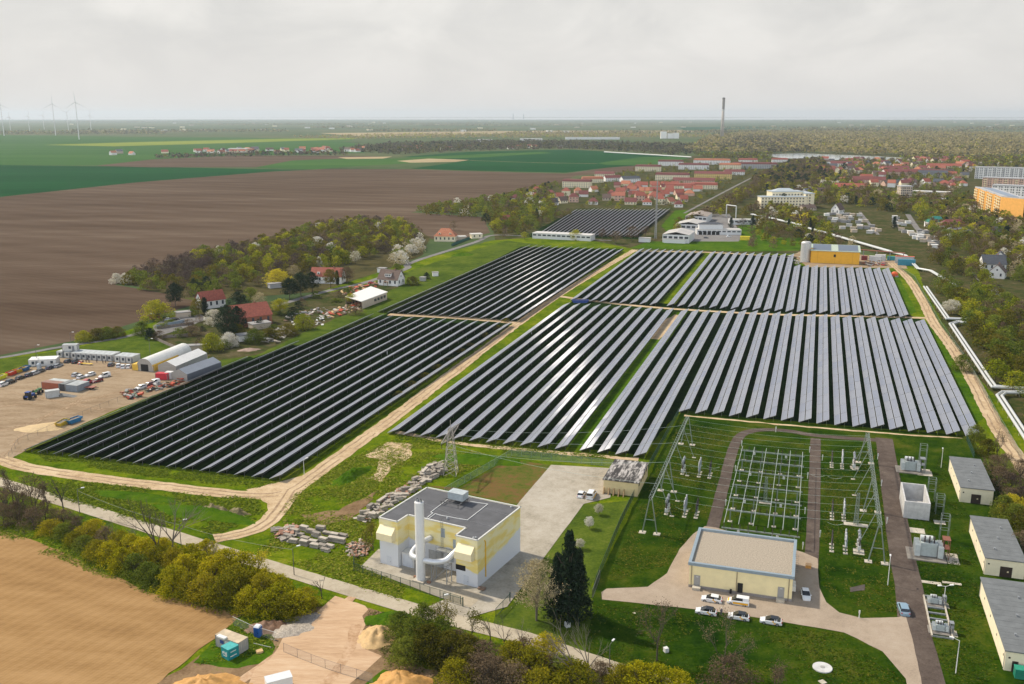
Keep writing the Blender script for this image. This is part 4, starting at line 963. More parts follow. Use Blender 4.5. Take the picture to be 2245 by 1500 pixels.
# slabs and steel frames beside the white bay
for u, v, sx_, sy_, lb in ((1225, 520, 4, 4, 'pale concrete slab beside the far transformer'), (1145, 990, 4.5, 3, 'pale concrete slab in front of the white bay'), (650, 475, 2.2, 2.4, 'pale slab under the far right switchgear'), (684, 1165, 2.4, 3.2, 'pale slab under the near right switchgear'), (1350, 925, 2.6, 2.4, 'dark-centred concrete slab right of the white bay'), (1280, 1420, 4.0, 1.2, 'narrow concrete slab below the large transformer'), (1450, 1425, 3.8, .9, 'low concrete trough cover near the long block')):
 a, w = at4(u, v); tag(MB().box(-sx_ / 2, sx_ / 2, -sy_ / 2, sy_ / 2, -.02, .16).obj('concrete_slab', M_CONC, None, SG(a, w), -AZ), lb, 'concrete slab')
for u, v, h, lb in ((1345, 850, 5.2, 'steel support frame right of the white bay'), (1275, 740, 6.2, 'tall steel cable rack behind the right wall of the white bay'), (1380, 1070, 6.6, 'steel post frame behind the rust-red cable frame'), (1200, 500, 8.0, 'steel cable rack beside the far transformer')):
 a, w = at4(u, v); o = thing('steel_rack', lb, 'steel rack', SG(a, w), -AZ)
 for x, y in ((-.9, -.8), (.9, -.8), (-.9, .8), (.9, .8)): MB().tube((x, y, 0), (x, y, h), .08, 4).obj('post', M_GAL2, o)
 mb = MB()
 for z in (h * .45, h * .8, h): mb.path([(-.9, -.8, z), (.9, -.8, z), (.9, .8, z), (-.9, .8, z), (-.9, -.8, z)], .06, 4)
 mb.obj('cross_bar', M_GAL2, o)
# marker posts along the substation roads
mp_ = MB().tube((0, 0, 0), (0, 0, 1.9), .09, 6).box(-.16, .16, -.05, .05, 1.2, 1.9).data('marker_post', M_WHITE)
for px, py, lb in [(1200 + u / k3, 900 + v / k3, lb) for u, v, lb in ((1873, 180, 'beyond the bend of the grid road'), (1593, 296, 'at the far left corner of the grid'), (1541, 502, 'on the left edge of the grid, second from the far corner'), (1462, 786, 'on the left edge of the grid, nearest the control building'),
  (2150, 347, 'at the far right corner of the grid'), (2134, 562, 'on the right edge of the grid, second from the far corner'), (2112, 852, 'on the right edge of the grid, third from the far corner'), (2094, 1142, 'at the back corner of the control building'))] + \
  [(1700 + u / 3.75, 900 + v / 3.75, lb) for u, v, lb in ((385, 415, 'beside the far right switchgear bay'), (840, 405, 'left of the far end of the asphalt road'), (870, 625, 'left of the asphalt road opposite the white bay'), (915, 935, 'left of the asphalt road beside the right gantry'), (365, 1045, 'beside the near right switchgear bay'))] + [(1883, 1357, 'at the lawn tip where the paved yard meets the asphalt road')]:
 tag(link('marker_post', mp_, None, G(px, py), -AZ), 'slim white marker post ' + lb, 'marker post', 'white marker posts of the substation')
# ---------------------------------------------------------------- vehicles
M_TYRE = mat('tyre_rubber', (.012, .012, .012), rough=.8, var=0); M_RIM = mat('rim_metal', (.35, .35, .36), rough=.3, metal=.6, var=0)
M_WIN = mat('dark_car_glass', (.012, .015, .018), rough=.08, var=0, spec=.7)
M_LAMP = mat('lamp_glass', (.65, .66, .66), rough=.15, var=0); M_TAIL = mat('tail_lamp', (.35, .01, .01), rough=.2, var=0)
PAINT = {'white': (.68, .68, .67), 'black': (.015, .015, .017), 'darkgrey': (.06, .065, .07), 'grey': (.26, .28, .30), 'silver': (.42, .43, .44), 'blue': (.03, .07, .16), 'red': (.42, .015, .02), 'darkred': (.16, .012, .02),
   'yellow': (.75, .40, .01), 'bluegrey': (.20, .29, .36), 'green': (.04, .13, .04), 'navy': (.012, .022, .05)}
def paint(c): return mat('car_paint_' + c, PAINT[c], rough=.25, var=0, coat=.6, spec=.5)
STN = {  # x along the car (front +), belt height, half width, bonnet/roof profile
 'hatch': dict(L=4.26, Wd=1.8, low=[(-2.13, .62, .80), (-1.95, .95, .86), (-1.0, 1.0, .9), (.75, .98, .9), (1.55, .84, .88), (2.0, .70, .80), (2.13, .55, .70)], roof=[(-1.85, .97), (-1.35, 1.48), (.1, 1.55), (1.15, .94)]),
 'suv': dict(L=4.6, Wd=1.88, low=[(-2.3, .7, .84), (-2.15, 1.05, .9), (-1.0, 1.1, .94), (.8, 1.08, .94), (1.7, .98, .92), (2.15, .85, .86), (2.3, .65, .76)], roof=[(-2.1, 1.07), (-1.75, 1.62), (.2, 1.70), (1.1, 1.05)]),
 'van': dict(L=4.5, Wd=1.83, low=[(-2.25, .8, .86), (-2.2, 1.15, .9), (-.5, 1.18, .91), (.8, 1.12, .91), (1.6, .98, .88), (2.1, .8, .82), (2.25, .6, .74)], roof=[(-2.2, 1.12), (-2.1, 1.84), (.3, 1.86), (1.35, 1.06)]),
 'estate': dict(L=4.7, Wd=1.82, low=[(-2.35, .65, .8), (-2.2, .95, .87), (-1.0, 1.0, .9), (.8, .97, .9), (1.7, .82, .88), (2.2, .68, .8), (2.35, .55, .7)], roof=[(-2.15, .95), (-1.75, 1.42), (.0, 1.48), (1.1, .93)])}
def wheel_mesh():
 mb = MB(); mb.tube((0, -.11, 0), (0, .11, 0), .33, 14); return mb.data('tyre', M_TYRE), MB().tube((0, -.12, 0), (0, .12, 0), .21, 10).data('rim', M_RIM)
ME_TYRE, ME_RIM = wheel_mesh()
def car(kind, colour, px, py, heading, label, group=None, roof=None, decal=None, bonnet=None, name=None, scale=1.0, world=None):
 k = STN[kind]; o = thing(name or ('van' if kind == 'van' else 'parked_car'), label, 'van' if kind == 'van' else 'car', world or G(px, py), heading, group)
 if scale != 1: o.scale = (scale,) * 3
 mb = MB(); ring = []
 for x, zb, hw in k['low']:
  ring.append(len(mb.v)); cr = .06
  mb.v += [(x, -hw * .93, .24), (x, -hw, .45), (x, -hw * .985, zb - cr), (x, -hw * .9, zb), (x, hw * .9, zb), (x, hw * .985, zb - cr), (x, hw, .45), (x, hw * .93, .24)]
 for a, b in zip(ring, ring[1:]):
  for i in range(8): j = (i + 1) % 8; mb.f.append((a + i, b + i, b + j, a + j)); mb.m.append(0)
 mb.f.append(tuple(ring[0] + i for i in range(8))); mb.m.append(0); mb.f.append(tuple(ring[-1] + 7 - i for i in range(8))); mb.m.append(0)
 P = paint(colour); body = mb.obj('body', P, o, smooth=False)
 # glass house and roof
 rf = k['roof']; hw = k['Wd'] / 2; g = MB(); (xa, za), (xb, zb), (xc, zc), (xd, zd) = rf; w0, w1 = hw * .88, hw * .74
 g.hexa([(xa, -w0, za - .04), (xd, -w0, zd - .04), (xd, w0, zd - .04), (xa, w0, za - .04), (xb, -w1, zb - .06), (xc, -w1, zc - .06), (xc, w1, zc - .06), (xb, w1, zb - .06)])
 g.obj('windows', M_WIN, o)
 q = MB(); q.hexa([(xb - .08, -w1 - .02, zb - .07), (xc + .06, -w1 - .02, zc - .07), (xc + .06, w1 + .02, zc - .07), (xb - .08, w1 + .02, zb - .07), (xb, -w1 + .05, zb), (xc - .05, -w1 + .05, zc), (xc - .05, w1 - .05, zc), (xb, w1 - .05, zb)])
 q.obj('roof', paint(roof) if roof else P, o)
 pl = MB()
 for s in (-1, 1):
  xm = (xb + xc) / 2 - .1
  for x in ((xm,) if kind == 'van' else (xm, xb + .25)): pl.hexa([(x - .05, s * (w0 + .004), za - .03), (x + .05, s * (w0 + .004), za - .03), (x + .05, s * (w0 - .03), za - .03), (x - .05, s * (w0 - .03), za - .03), (x - .05, s * (w1 + .006), zb - .08), (x + .05, s * (w1 + .006), zb - .08), (x + .05, s * (w1 - .03), zb - .08), (x - .05, s * (w1 - .03), zb - .08)])
  if kind == 'van':  # closed panel sides behind the doors
   pl.hexa([(xa, s * (w0 + .01), za - .05), (xm, s * (w0 + .01), za - .05), (xm, s * (w0 - .03), za - .05), (xa, s * (w0 - .03), za - .05), (xb, s * (w1 + .012), zb - .04), (xm, s * (w1 + .012), zb - .04), (xm, s * (w1 - .03), zb - .04), (xb, s * (w1 - .03), zb - .04)])
 pl.obj('pillar', P, o)
 for x in (-k['L'] * .29, k['L'] * .31):
  for s in (-1, 1):
   wh = link('wheel', ME_TYRE, o, (x, s * (hw - .10), .33)); link('rim', ME_RIM, wh)
 xf = k['low'][-2][0]; xr = k['low'][0][0]
 for s in (-1, 1):
  MB().cbox(xf + .02, s * hw * .68, .66, .22, .34, .13).obj('headlight', M_LAMP, o); MB().cbox(xr + .06, s * hw * .74, .82, .16, .26, .16).obj('tail_light', M_TAIL, o)
  MB().cbox(xd - .25, s * (hw + .08), zd + .03, .14, .2, .13).obj('wing_mirror', P, o)
 if decal:
  d = MB(); yl = hw * 1.0 + .012
  for s in (-1, 1):
   if decal == 'stripe':
    for x, z, a in ((-.35, .9, .5), (-.55, .72, -.6), (-.8, .52, .5)): d.cbox(x, s * yl * .97 if z > .8 else s * yl, z, .42, .02, .16, tilt=(0, a * 1.2))
   else: d.box(-k['L'] * .45, k['L'] * .22, s * yl - .012, s * yl + .012, .48, .86)
  d.obj('yellow_graphic', mat('yellow_film', (.75, .38, .01), rough=.4, var=0), o)
 if bonnet:
  b = MB(); lw = k['low']; b.hexa([(1.0, -hw * .8, lw[4][1] - .02), (lw[5][0], -hw * .78, lw[5][1] - .05), (lw[5][0], hw * .78, lw[5][1] - .05), (1.0, hw * .8, lw[4][1] - .02), (1.0, -hw * .8, lw[4][1] + .14), (lw[5][0], -hw * .78, lw[5][1] + .025), (lw[5][0], hw * .78, lw[5][1] + .025), (1.0, hw * .8, lw[4][1] + .14)])
  b.obj('bonnet', paint(bonnet), o)
 return o
HB = -AZ + math.pi        # nose to the left, along the building front
gs = 'service cars beside the control building'
car('hatch', 'white', 1560, 1319, HB, 'white hatchback with white roof parked left of the orange and white van', gs, decal='stripe')
car('van', 'white', 1618, 1325, HB, 'white and orange small van with orange bonnet parked before the dark doorway', gs, decal='side', bonnet='yellow')
car('hatch', 'white', 1548, 1346, HB, 'white hatchback with black roof, leftmost of the front row of three', gs, roof='black', decal='stripe')
car('hatch', 'white', 1619, 1357, HB, 'white hatchback with black roof, in the middle of the front row of three', gs, roof='black', decal='stripe')
car('hatch', 'white', 1690, 1367, HB, 'white hatchback with black roof, rightmost of the front row of three', gs, roof='black', decal='stripe')
car('hatch', 'white', 1766, 1309, -AZ - math.pi / 2 + .12, 'white hatchback facing forward at the right side wall of the control building', gs)
car('suv', 'bluegrey', 1980, 1341, -AZ + math.pi / 2 + .1, 'light blue-grey car driving away on the asphalt road', None, scale=1.05)
car('hatch', 'white', 1275, 1088, math.pi / 2 - .32, 'smaller white car on the concrete yard, left of the white van', 'vehicles by the shed', decal=None)
car('van', 'white', 1297, 1090, math.pi / 2 - .32, 'tall white panel van with orange side parked beside the shed', 'vehicles by the shed', scale=1.12, decal='side')

# ---------------------------------------------------------------- person
def make_person(name, label, loc, rz, top, legs, hair, hat=None):
 J = {'pelvis': (0, 0, .95), 'waist': (0, 0, 1.1), 'chest': (0, .01, 1.33), 'neck': (0, .01, 1.50), 'head0': (0, 0, 1.60), 'head1': (0, 0, 1.73)}
 v, e, r = [], [], []
 def add(p, rr, par=None):
  v.append(p); r.append(rr)
  if par is not None: e.append((par, len(v) - 1))
  return len(v) - 1
 pv = add(J['pelvis'], .15); wa = add(J['waist'], .13, pv); ch = add(J['chest'], .155, wa); nk = add(J['neck'], .06, ch); h0 = add((0, -.015, 1.60), .085, nk); add((0, -.01, 1.70), .095, h0)
 for s in (-1, 1):
  sh_ = add((s * .19, .01, 1.42), .075, ch); el = add((s * .25, .03, 1.15), .048, sh_); wr = add((s * .24, -.06, .90), .032, el); pm = add((s * .235, -.075, .84), .036, wr)
  for k in range(5): f0 = add((s * .235 + (k - 2) * .016, -.085, .78 - (.02 if k in (1, 2) else 0)), .011, pm)
  hp = add((s * .095, 0, .88), .095, pv); kn = add((s * .105, -.02, .49), .062, hp); an = add((s * .11, .02, .09), .045, kn); add((s * .12, -.15, .04), .04, an)
 me = bpy.data.meshes.new('body'); me.from_pydata(v, e, []); o = thing(name, label, 'person', loc, rz)
 b = link('body', me, o); sk_ = b.modifiers.new('skin', 'SKIN'); b.modifiers.new('sub', 'SUBSURF').levels = 1
 for i, q in enumerate(me.skin_vertices[0].data): q.radius = (r[i], r[i]); q.use_root = (i == 0)
 m, nt, bs = new_mat('clothes_' + name); N = nt.nodes.new; tc = N('ShaderNodeTexCoord'); sp = N('ShaderNodeSeparateXYZ'); nt.links.new(tc.outputs['Object'], sp.inputs[0])
 rp = N('ShaderNodeValToRGB'); rp.color_ramp.interpolation = 'CONSTANT'; el_ = rp.color_ramp.elements
 dv = N('ShaderNodeMath'); dv.operation = 'DIVIDE'; dv.inputs[1].default_value = 2; nt.links.new(sp.outputs['Z'], dv.inputs[0]); nt.links.new(dv.outputs[0], rp.inputs['Fac'])
 el_[0].position = 0; el_[0].color = (.03, .025, .02, 1); el_[1].position = .05; el_[1].color = (*legs, 1)
 for p_, c in ((.47, top), (.745, (.45, .27, .19))): k = el_.new(p_); k.color = (*c, 1)
 nt.links.new(rp.outputs[0], bs.inputs['Base Color']); bs.inputs['Roughness'].default_value = .8; me.materials.append(m)
 MB().ball((0, .015, 1.735), .10, .11, .085, 10, 6).obj('helmet' if hat else 'hair', mat('helmet_white' if hat else 'brown_hair', hat or hair, var=0), o)
 f = MB(); f.cbox(0, -.11, 1.655, .022, .035, .035)
 f.obj('nose', mat('skin', (.45, .27, .19), var=0), o)
 ey = MB(); ey.cbox(-.035, -.098, 1.685, .02, .012, .012).cbox(.035, -.098, 1.685, .02, .012, .012).obj('eyes', M_DARK, o)
 return o
make_person('person', 'person in dark grey work clothes with pale cap standing between the parked white cars', G(1581, 1350), .4, (.075, .075, .10), (.05, .05, .075), (.08, .05, .03), (.5, .5, .48))

# ---------------------------------------------------------------- construction yard
k1 = 4.49
def Y(u, v): return (u / k1, 700 + v / k1)
YA = -AZ + math.pi / 2      # local x along the collector rows ... turned as needed
def hd(u0, v0, u1, v1):      # heading from a picked pair of ground points
 a, b = G(*Y(u0, v0)), G(*Y(u1, v1)); return math.atan2(b.y - a.y, b.x - a.x)
hA = hd(0, 660, 560, 450)
gy = 'cars parked in the construction yard'
for kd, c, u, v, h, lb in [
 ('suv', 'white', 35, 655, hA, 'white off-road car at the left edge of the construction yard'),
 ('suv', 'black', 108, 628, hA, 'black car next to the white one at the left edge of the yard'),
 ('estate', 'black', 205, 588, hA, 'black estate car in the diagonal line of dark cars, third from the left edge'),
 ('estate', 'navy', 292, 560, hA, 'dark blue estate car in the diagonal line before the skips'),
 ('estate', 'silver', 350, 540, hA, 'silver estate car in the diagonal line before the skips'),
 ('hatch', 'darkgrey', 402, 520, hA, 'dark grey hatchback in front of the small tank'),
 ('estate', 'navy', 497, 488, hA, 'dark blue car in front of the single site hut'),
 ('estate', 'grey', 575, 470, hA, 'grey car at the corner of the single site hut'),
 ('estate', 'darkgrey', 678, 424, hA, 'dark grey car by the end of the long row of site offices'),
 ('suv', 'black', 745, 430, hA + .2, 'large black car before the stacked site container'),
 ('estate', 'darkgrey', 1095, 458, hA + .3, 'dark car parked before the middle of the site offices'),
 ('hatch', 'white', 1168, 470, hA + .5, 'white car with dark windows, leftmost of three by the right site office'),
 ('hatch', 'white', 1212, 480, hA + .5, 'white car with dark windows, middle of three by the right site office'),
 ('hatch', 'white', 1265, 478, hA + .5, 'white car with dark windows, rightmost of three, by the yellow container'),
 ('hatch', 'silver', 750, 560, hA, 'silver car at the back left of the cluster in the middle of the yard'),
 ('hatch', 'white', 800, 580, hA, 'white car in the cluster in the middle of the yard, behind the red van'),
 ('estate', 'white', 885, 560, hA + 2.9, 'white estate car at the back right of the middle cluster'),
 ('van', 'white', 1030, 572, hA + 2.8, 'white van standing alone right of the middle cluster'),
 ('estate', 'darkred', 955, 620, hA + 2.9, 'dark red car right behind the red van'),
 ('hatch', 'white', 738, 632, hA, 'white car half hidden behind the grey end of the container'),
 ('suv', 'white', 1385, 690, hA + 2.9, 'white off-road car before the scrap heap by the collector rows'),
 ('van', 'white', 1520, 640, hA + 2.9, 'white van behind the dark red pickup near the grey tent'),
 ('suv', 'darkred', 1458, 665, hA + 2.9, 'dark red pickup between the white van and white off-road car')]:
 car(kd, c, *Y(u, v), h, lb, gy)
car('van', 'red', *Y(862, 638), hA + .15, 'bright red panel van in the middle of the yard', gy, scale=1.1)

def container(label, u, v, L_, Wd_, Hh, c, rz, name='shipping_container', z=0, roofc=None, group='containers of the construction yard', doors='dark_opening', win=0, px=None):
 """corrugated box standing with its near left corner at the picked ground point"""
 o = thing(name, label, 'container', (G(*(px or Y(u, v))) + Vector((0, 0, z))), rz, group); m = mat('sheet_' + '_'.join('%02d' % int(x * 99) for x in c), c, rough=.6, var=.12, scale=.7)
 mb = MB(); mb.box(.06, L_ - .06, .06, Wd_ - .06, .12, Hh - .05)
 k = int(L_ / .5)
 for i in range(k):
  x = .2 + i * (L_ - .4) / k; mb.box(x, x + .22, 0.02, .06, .2, Hh - .2).box(x, x + .22, Wd_ - .06, Wd_ - .02, .2, Hh - .2)
 mb.obj('body', m, o)
 MB().box(0, L_, 0, Wd_, Hh - .05, Hh + .03).obj('roof', mat('sheetroof_' + '_'.join('%02d' % int(x * 99) for x in (roofc or c)), roofc or c, rough=.7, var=.2, scale=.6), o)
 fr_ = MB()
 for x in (0, L_ - .14):
  for y in (0, Wd_ - .14): fr_.box(x, x + .14, y, y + .14, 0, Hh)
 fr_.box(.14, L_ - .14, 0, .1, 0, .14).box(.14, L_ - .14, Wd_ - .1, Wd_, 0, .14); fr_.obj('frame', mat('container_frame', (.20, .20, .20), var=.1), o)
 if win:
  for i in range(win):
   x = L_ * (i + .5) / win; w_ = MB().box(x - .5, x + .5, -.03, .02, 1.0, 2.1).obj('window', mat('office_glass', (.05, .06, .07), rough=.15, var=0), o)
  MB().box(L_ * .5 / win + .9, L_ * .5 / win + 1.8, -.03, .02, .2, 2.2).obj('door', mat('office_door', (.16, .17, .18)), o)
 else:
  d = MB().box(L_ - .03, L_ + .02, .18, Wd_ / 2 - .02, .2, Hh - .2).box(L_ - .03, L_ + .02, Wd_ / 2 + .02, Wd_ - .18, .2, Hh - .2).obj('door', m, o)
  for y in (.5, Wd_ / 2 - .3, Wd_ / 2 + .3, Wd_ - .5): MB().tube((L_ + .05, y, .3), (L_ + .05, y, Hh - .3), .025, 4).obj('lock_rod', M_STEEL, d)
 return o
WH = (.50, .49, .46); GRR = (.36, .38, .38)
rz1 = hd(560, 372, 705, 385); rz2 = hd(705, 390, 1110, 415)
go = 'office containers along the back of the construction yard'
for i in range(2): container(f'white site office under the raised container, {["left", "right"][i]} one', 560 + i * 72, 378 + i * 4, 2.9, 6, 2.7, WH, rz2, 'site_office', win=1, roofc=GRR, group=go)
container('upper site container set on top of the office row', 622, 380, 6.0, 2.6, 2.7, WH, rz2 + .35, 'site_office', 2.75, GRR, go, win=1)
p0, p1 = G(*Y(702, 392)), G(*Y(1105, 418)); nO = 8
for i in range(nO):
 p = p0.lerp(p1, i / nO); s = (p1 - p0).length / nO
 o = container(f'white site office in the long row, {["first", "second", "third", "fourth", "fifth", "sixth", "seventh", "last"][i]} from the raised container', 0, 0, s - .06, 6.0, 2.75, WH, rz2, 'site_office', 0, GRR, go, win=1); o.location = p
p0, p1 = G(*Y(1128, 425)), G(*Y(1300, 438))
for i in range(3):
 p = p0.lerp(p1, i / 3); s = (p1 - p0).length / 3
 o = container(f'white site office of the short separate group, {["left", "middle", "right"][i]} one beside the arched tent', 0, 0, s - .06, 6.0, 2.75, WH, rz2, 'site_office', 0, GRR, go, win=1); o.location = p
container('single white site hut standing apart before the grass', 282, 470, 10.5, 5.5, 2.8, (.56, .55, .52), hd(282, 470, 450, 462), 'site_hut', roofc=(.60, .60, .58), win=3)
tk2 = thing('small_tank', 'small upright grey tank in front of the single site hut', 'tank', G(*Y(388, 490)), 0); MB().lathe([(.9, 0), (.9, 2.0), (.5, 2.4)], n=12).obj('shell', mat('tank_grey', (.33, .37, .40), rough=.4), tk2); MB().tube((0, 0, 2.3), (0, 0, 6), .05, 5).obj('pole', M_STEEL, tk2)
hc = hd(412, 690, 560, 705)
container('rust-red shipping container in the middle of the yard', 412, 688, 7.8, 3.0, 2.7, (.30, .085, .045), hc, roofc=(.22, .12, .09))
c0 = G(*Y(412, 688)); dC = Vector((math.cos(hc), math.sin(hc), 0))
o = container('dark charcoal container beside the rust-red one', 0, 0, 2.6, 6, 2.7, (.05, .052, .058), hc, roofc=(.16, .17, .17)); o.location = c0 + dC * 8.0
o = container('grey-blue container at the right end of the yard container block', 0, 0, 5.2, 6.4, 2.6, (.20, .23, .26), hc, roofc=(.30, .32, .32)); o.location = c0 + dC * 10.8
o = container('pale grey flat container behind the rust-red one', 0, 0, 7.6, 3.0, 2.5, (.33, .35, .34), hc, roofc=(.38, .40, .38)); o.location = c0 + Vector((-math.sin(hc), math.cos(hc), 0)) * 3.3
container('small pale grey equipment box with a ramp beside the tractor', 455, 785, 4.6, 2.6, 2.6, (.40, .41, .40), hd(455, 785, 560, 770))
tag(MB().hexa([(0, 0, 0), (7, 0, 0), (7, 2.3, 0), (0, 2.3, 0), (0, 0, .9), (7, 0, .05), (7, 2.3, .05), (0, 2.3, .9)]).obj('loading_ramp', mat('ramp_steel', (.13, .13, .125), var=.2), None, G(*Y(568, 766)), hd(568, 766, 740, 775)), 'dark steel loading ramp leaning against the small equipment box', 'ramp')
container('red container in front of the white tents', 1530, 600, 4.8, 2.5, 2.6, (.46, .02, .035), hd(1530, 600, 1615, 602))
container('white container between the red one and grey tent', 1622, 592, 3.4, 2.5, 2.7, (.55, .54, .52), hd(1530, 600, 1615, 602))
ya = hd(1440, 515, 1570, 460)
container('yellow container left of the arched white tent', 1300, 505, 3.0, 8, 2.6, (.62, .40, .06), hd(1355, 505, 1690, 370) - math.pi / 2)
container('yellow container with an open dark front right of the arched tent', 1445, 515, 3.2, 17, 2.7, (.62, .38, .04), hd(1355, 505, 1690, 370) - math.pi / 2)
def tent(label, kind, u, v, wdt, ln, h, c, rz, c2=None):
 o = thing('storage_tent', label, 'tent', G(*Y(u, v)), rz, 'storage tents of the yard'); m = mat('canvas_' + '_'.join('%02d' % int(x * 99) for x in c), c, rough=.6, var=.06, scale=.5); mb = MB()
 if kind == 'arch':
  n = 12; pf = [(wdt / 2 - wdt / 2 * math.cos(math.pi * i / n), h * math.sin(math.pi * i / n) ** .75 + .02) for i in range(n + 1)]
 else: pf = [(0, .02), (0, h * .62), (wdt / 2, h), (wdt, h * .62), (wdt, .02)]
 for (xa, za), (xb, zb) in zip(pf, pf[1:]):
  mb.hexa([(xa, 0, za - .06), (xb, 0, zb - .06), (xb, ln, zb - .06), (xa, ln, za - .06), (xa, 0, za), (xb, 0, zb), (xb, ln, zb), (xa, ln, za)])
 mb.obj('canvas', m, o)
 en = MB(); en.face([(x, ln - .05, z) for x, z in pf]); en.face([(x, .05, z) for x, z in pf][::-1]); en.obj('end_wall', mat('tent_end', c2 or c, var=.06), o)
 MB().box(wdt * .28, wdt * .72, -.02, .04, 0, h * .55).obj('doorway', M_DARK if kind == 'arch' else mat('tent_end', (.4, .4, .38)), o)
 return o
rzt = hd(1355, 505, 1690, 370) - math.pi / 2
tent('white arched storage tent beside the site offices', 'arch', 1345, 508, 7.5, 27, 5.2, (.60, .59, .55), rzt, (.30, .28, .25))
tent('white gabled storage tent between arched and grey tents', 'gable', 1560, 520, 8.0, 22, 4.6, (.62, .61, .58), rzt)
tent('grey gabled storage tent nearest the collector rows', 'gable', 1690, 595, 7.5, 20, 4.6, (.20, .22, .25), rzt - .12)
tag(MB().box(0, 1, 0, .8, 0, .2).box(0, 7, 0, 1.6, 2.75, 2.95).obj('tarpaulin', mat('green_tarp', (.02, .22, .12)), None, G(*Y(1600, 420)), rzt + math.pi / 2), 'green tarpaulin lying on top of the long yellow container', 'tarpaulin')
def skip(label, u, v, c, rz, L_=5, Wd_=2.2, Hh=1.5, px=None):
 o = thing('waste_skip', label, 'skip', G(*(px or Y(u, v))), rz, 'waste skips'); m = mat('skip_' + '_'.join('%02d' % int(x * 99) for x in c), c, rough=.6, var=.15, scale=1)
 b = MB(); x0, x1 = -L_ / 2, L_ / 2; w_ = Wd_ / 2
 P = [(x0 + .9, -w_ + .15, .1), (x1 - .9, -w_ + .15, .1), (x1 - .9, w_ - .15, .1), (x0 + .9, w_ - .15, .1), (x0, -w_, Hh), (x1, -w_, Hh), (x1, w_, Hh), (x0, w_, Hh)]
 i = len(b.v); b.v += P; b.f += [(0, 3, 2, 1), (0, 1, 5, 4), (1, 2, 6, 5), (2, 3, 7, 6), (3, 0, 4, 7)]; b.m += [0] * 5
 for x in (x0, x0 + 1.7, x1 - 1.7, x1 - .1): b.box(x, x + .1, -w_ - .05, -w_ + .05, .5, Hh)
 b.obj('tub', m, o)
 MB().box(x0 + .3, x1 - .3, -w_ + .15, w_ - .15, Hh - .5, Hh - .25).obj('load', mat('rubble', (.16, .13, .10), var=.4, scale=2), o)
 r_ = MB(); r_.path([(x0, -w_, Hh), (x1, -w_, Hh), (x1, w_, Hh), (x0, w_, Hh), (x0, -w_, Hh)], .07, 4); r_.obj('rim', m, o)
 return o
skip('lime yellow skip at the left edge of the yard', 8, 590, (.62, .60, .02), hA); skip('red skip on the grass edge behind the dark cars', 118, 548, (.55, .045, .02), hA + .1); skip('orange-yellow skip between red and blue skips', 185, 522, (.55, .33, .02), hA); skip('blue skip behind the silver car', 246, 505, (.03, .12, .26), hA + .2)
skip('yellow skip on the sand beside the collector rows', 615, 1045, (.52, .36, .03), hA + .1, 5.5); skip('bright blue skip next to the yellow one by the collector rows', 728, 1018, (.03, .17, .33), hA - .2, 5.5)
skip('blue skip on the cross track beside the middle collector block', 0, 0, (.02, .06, .25), 0, 9, 2.4, 1.6, px=(1272, 664))
mound('sand_heap', 98, 938, 11, 6, 1.0, .3, mat('yellow_sand', (.44, .31, .15), var=.12, scale=1, bump=.2), 'flat heap of yellow sand beside the yellow and blue skips', 'sand heap', .15)
# tractor, green machine, trailer
def machine(label, name, cat, u, v, c, rz, cab=True):
 o = thing(name, label, cat, G(*Y(u, v)), rz); P = mat(name + '_paint', c, rough=.4)
 MB().box(-.6, 2.3, -.5, .5, .8, 1.7).box(-1.6, -.6, -.75, .75, .9, 1.4).obj('body', P, o)
 if cab:
  cbn = MB().box(-1.4, .1, -.7, .7, 1.4, 2.7).obj('cab', M_WIN, o); MB().box(-1.5, .2, -.8, .8, 2.7, 2.85).obj('cab_roof', P, cbn)
 for x, r_, w_ in ((-1.1, .85, .5), (1.7, .55, .4)):
  for s in (-1, 1): MB().tube((x, s * .75, r_), (x, s * (.75 + w_), r_), r_, 14).obj('wheel', M_TYRE, o)
 MB().tube((1.2, .3, 1.7), (1.2, .3, 2.6), .07, 5).obj('exhaust_pipe', M_DARK, o)
 return o
machine('blue tractor beside the green machine in the dirt yard', 'tractor', 'tractor', 295, 785, (.02, .06, .24), hA, True)
machine('green farm machine behind the blue tractor', 'farm_machine', 'machine', 372, 735, (.03, .12, .03), hA + .2, False)
o = thing('flatbed_trailer', 'flatbed trailer with a reddish deck in front of the red van', 'trailer', G(*Y(840, 688)), hd(760, 680, 915, 690))
MB().box(-4, 4, -1.2, 1.2, .9, 1.15).obj('deck', mat('reddish_deck', (.30, .11, .08), var=.2), o); MB().box(4, 5.6, -.12, .12, .8, .95).obj('drawbar', M_DARK, o)
for x in (-3, -2, 2.6):
 for s in (-1, 1): MB().tube((x, s * .8, .45), (x, s * 1.1, .45), .45, 12).obj('wheel', M_TYRE, o)
o = thing('market_table', 'yellow bench tables with dark-clad workers before the site offices', 'table', G(*Y(845, 452)), rz2)
MB().box(-3, 3, -.5, .5, .7, .8).obj('table_top', mat('yellow_top', (.62, .42, .05)), o)
for x in (-2.5, 2.5):
 for y in (-.35, .35): MB().box(x - .05, x + .05, y - .05, y + .05, 0, .7).obj('leg', M_DARK, o)
rp_ = random.Random(5)
for k in range(7):
 u, v = ((820, 440), (850, 432), (880, 440), (955, 432), (1015, 440), (1040, 436), (868, 415))[k]
 c = ((.03, .03, .05), (.02, .02, .03), (.05, .03, .03))[k % 3]
 make_person('person', 'worker in dark clothes standing ' + ('left of the yellow table', 'behind the yellow table', 'right of the yellow table', 'alone before the site office door', 'in a pair near the short office group, left one', 'in a pair near the short office group, right one', 'close to the office wall behind the table')[k], G(*Y(u, v)), rp_.uniform(0, 6), c, (.02, .025, .05), (.05, .03, .02))
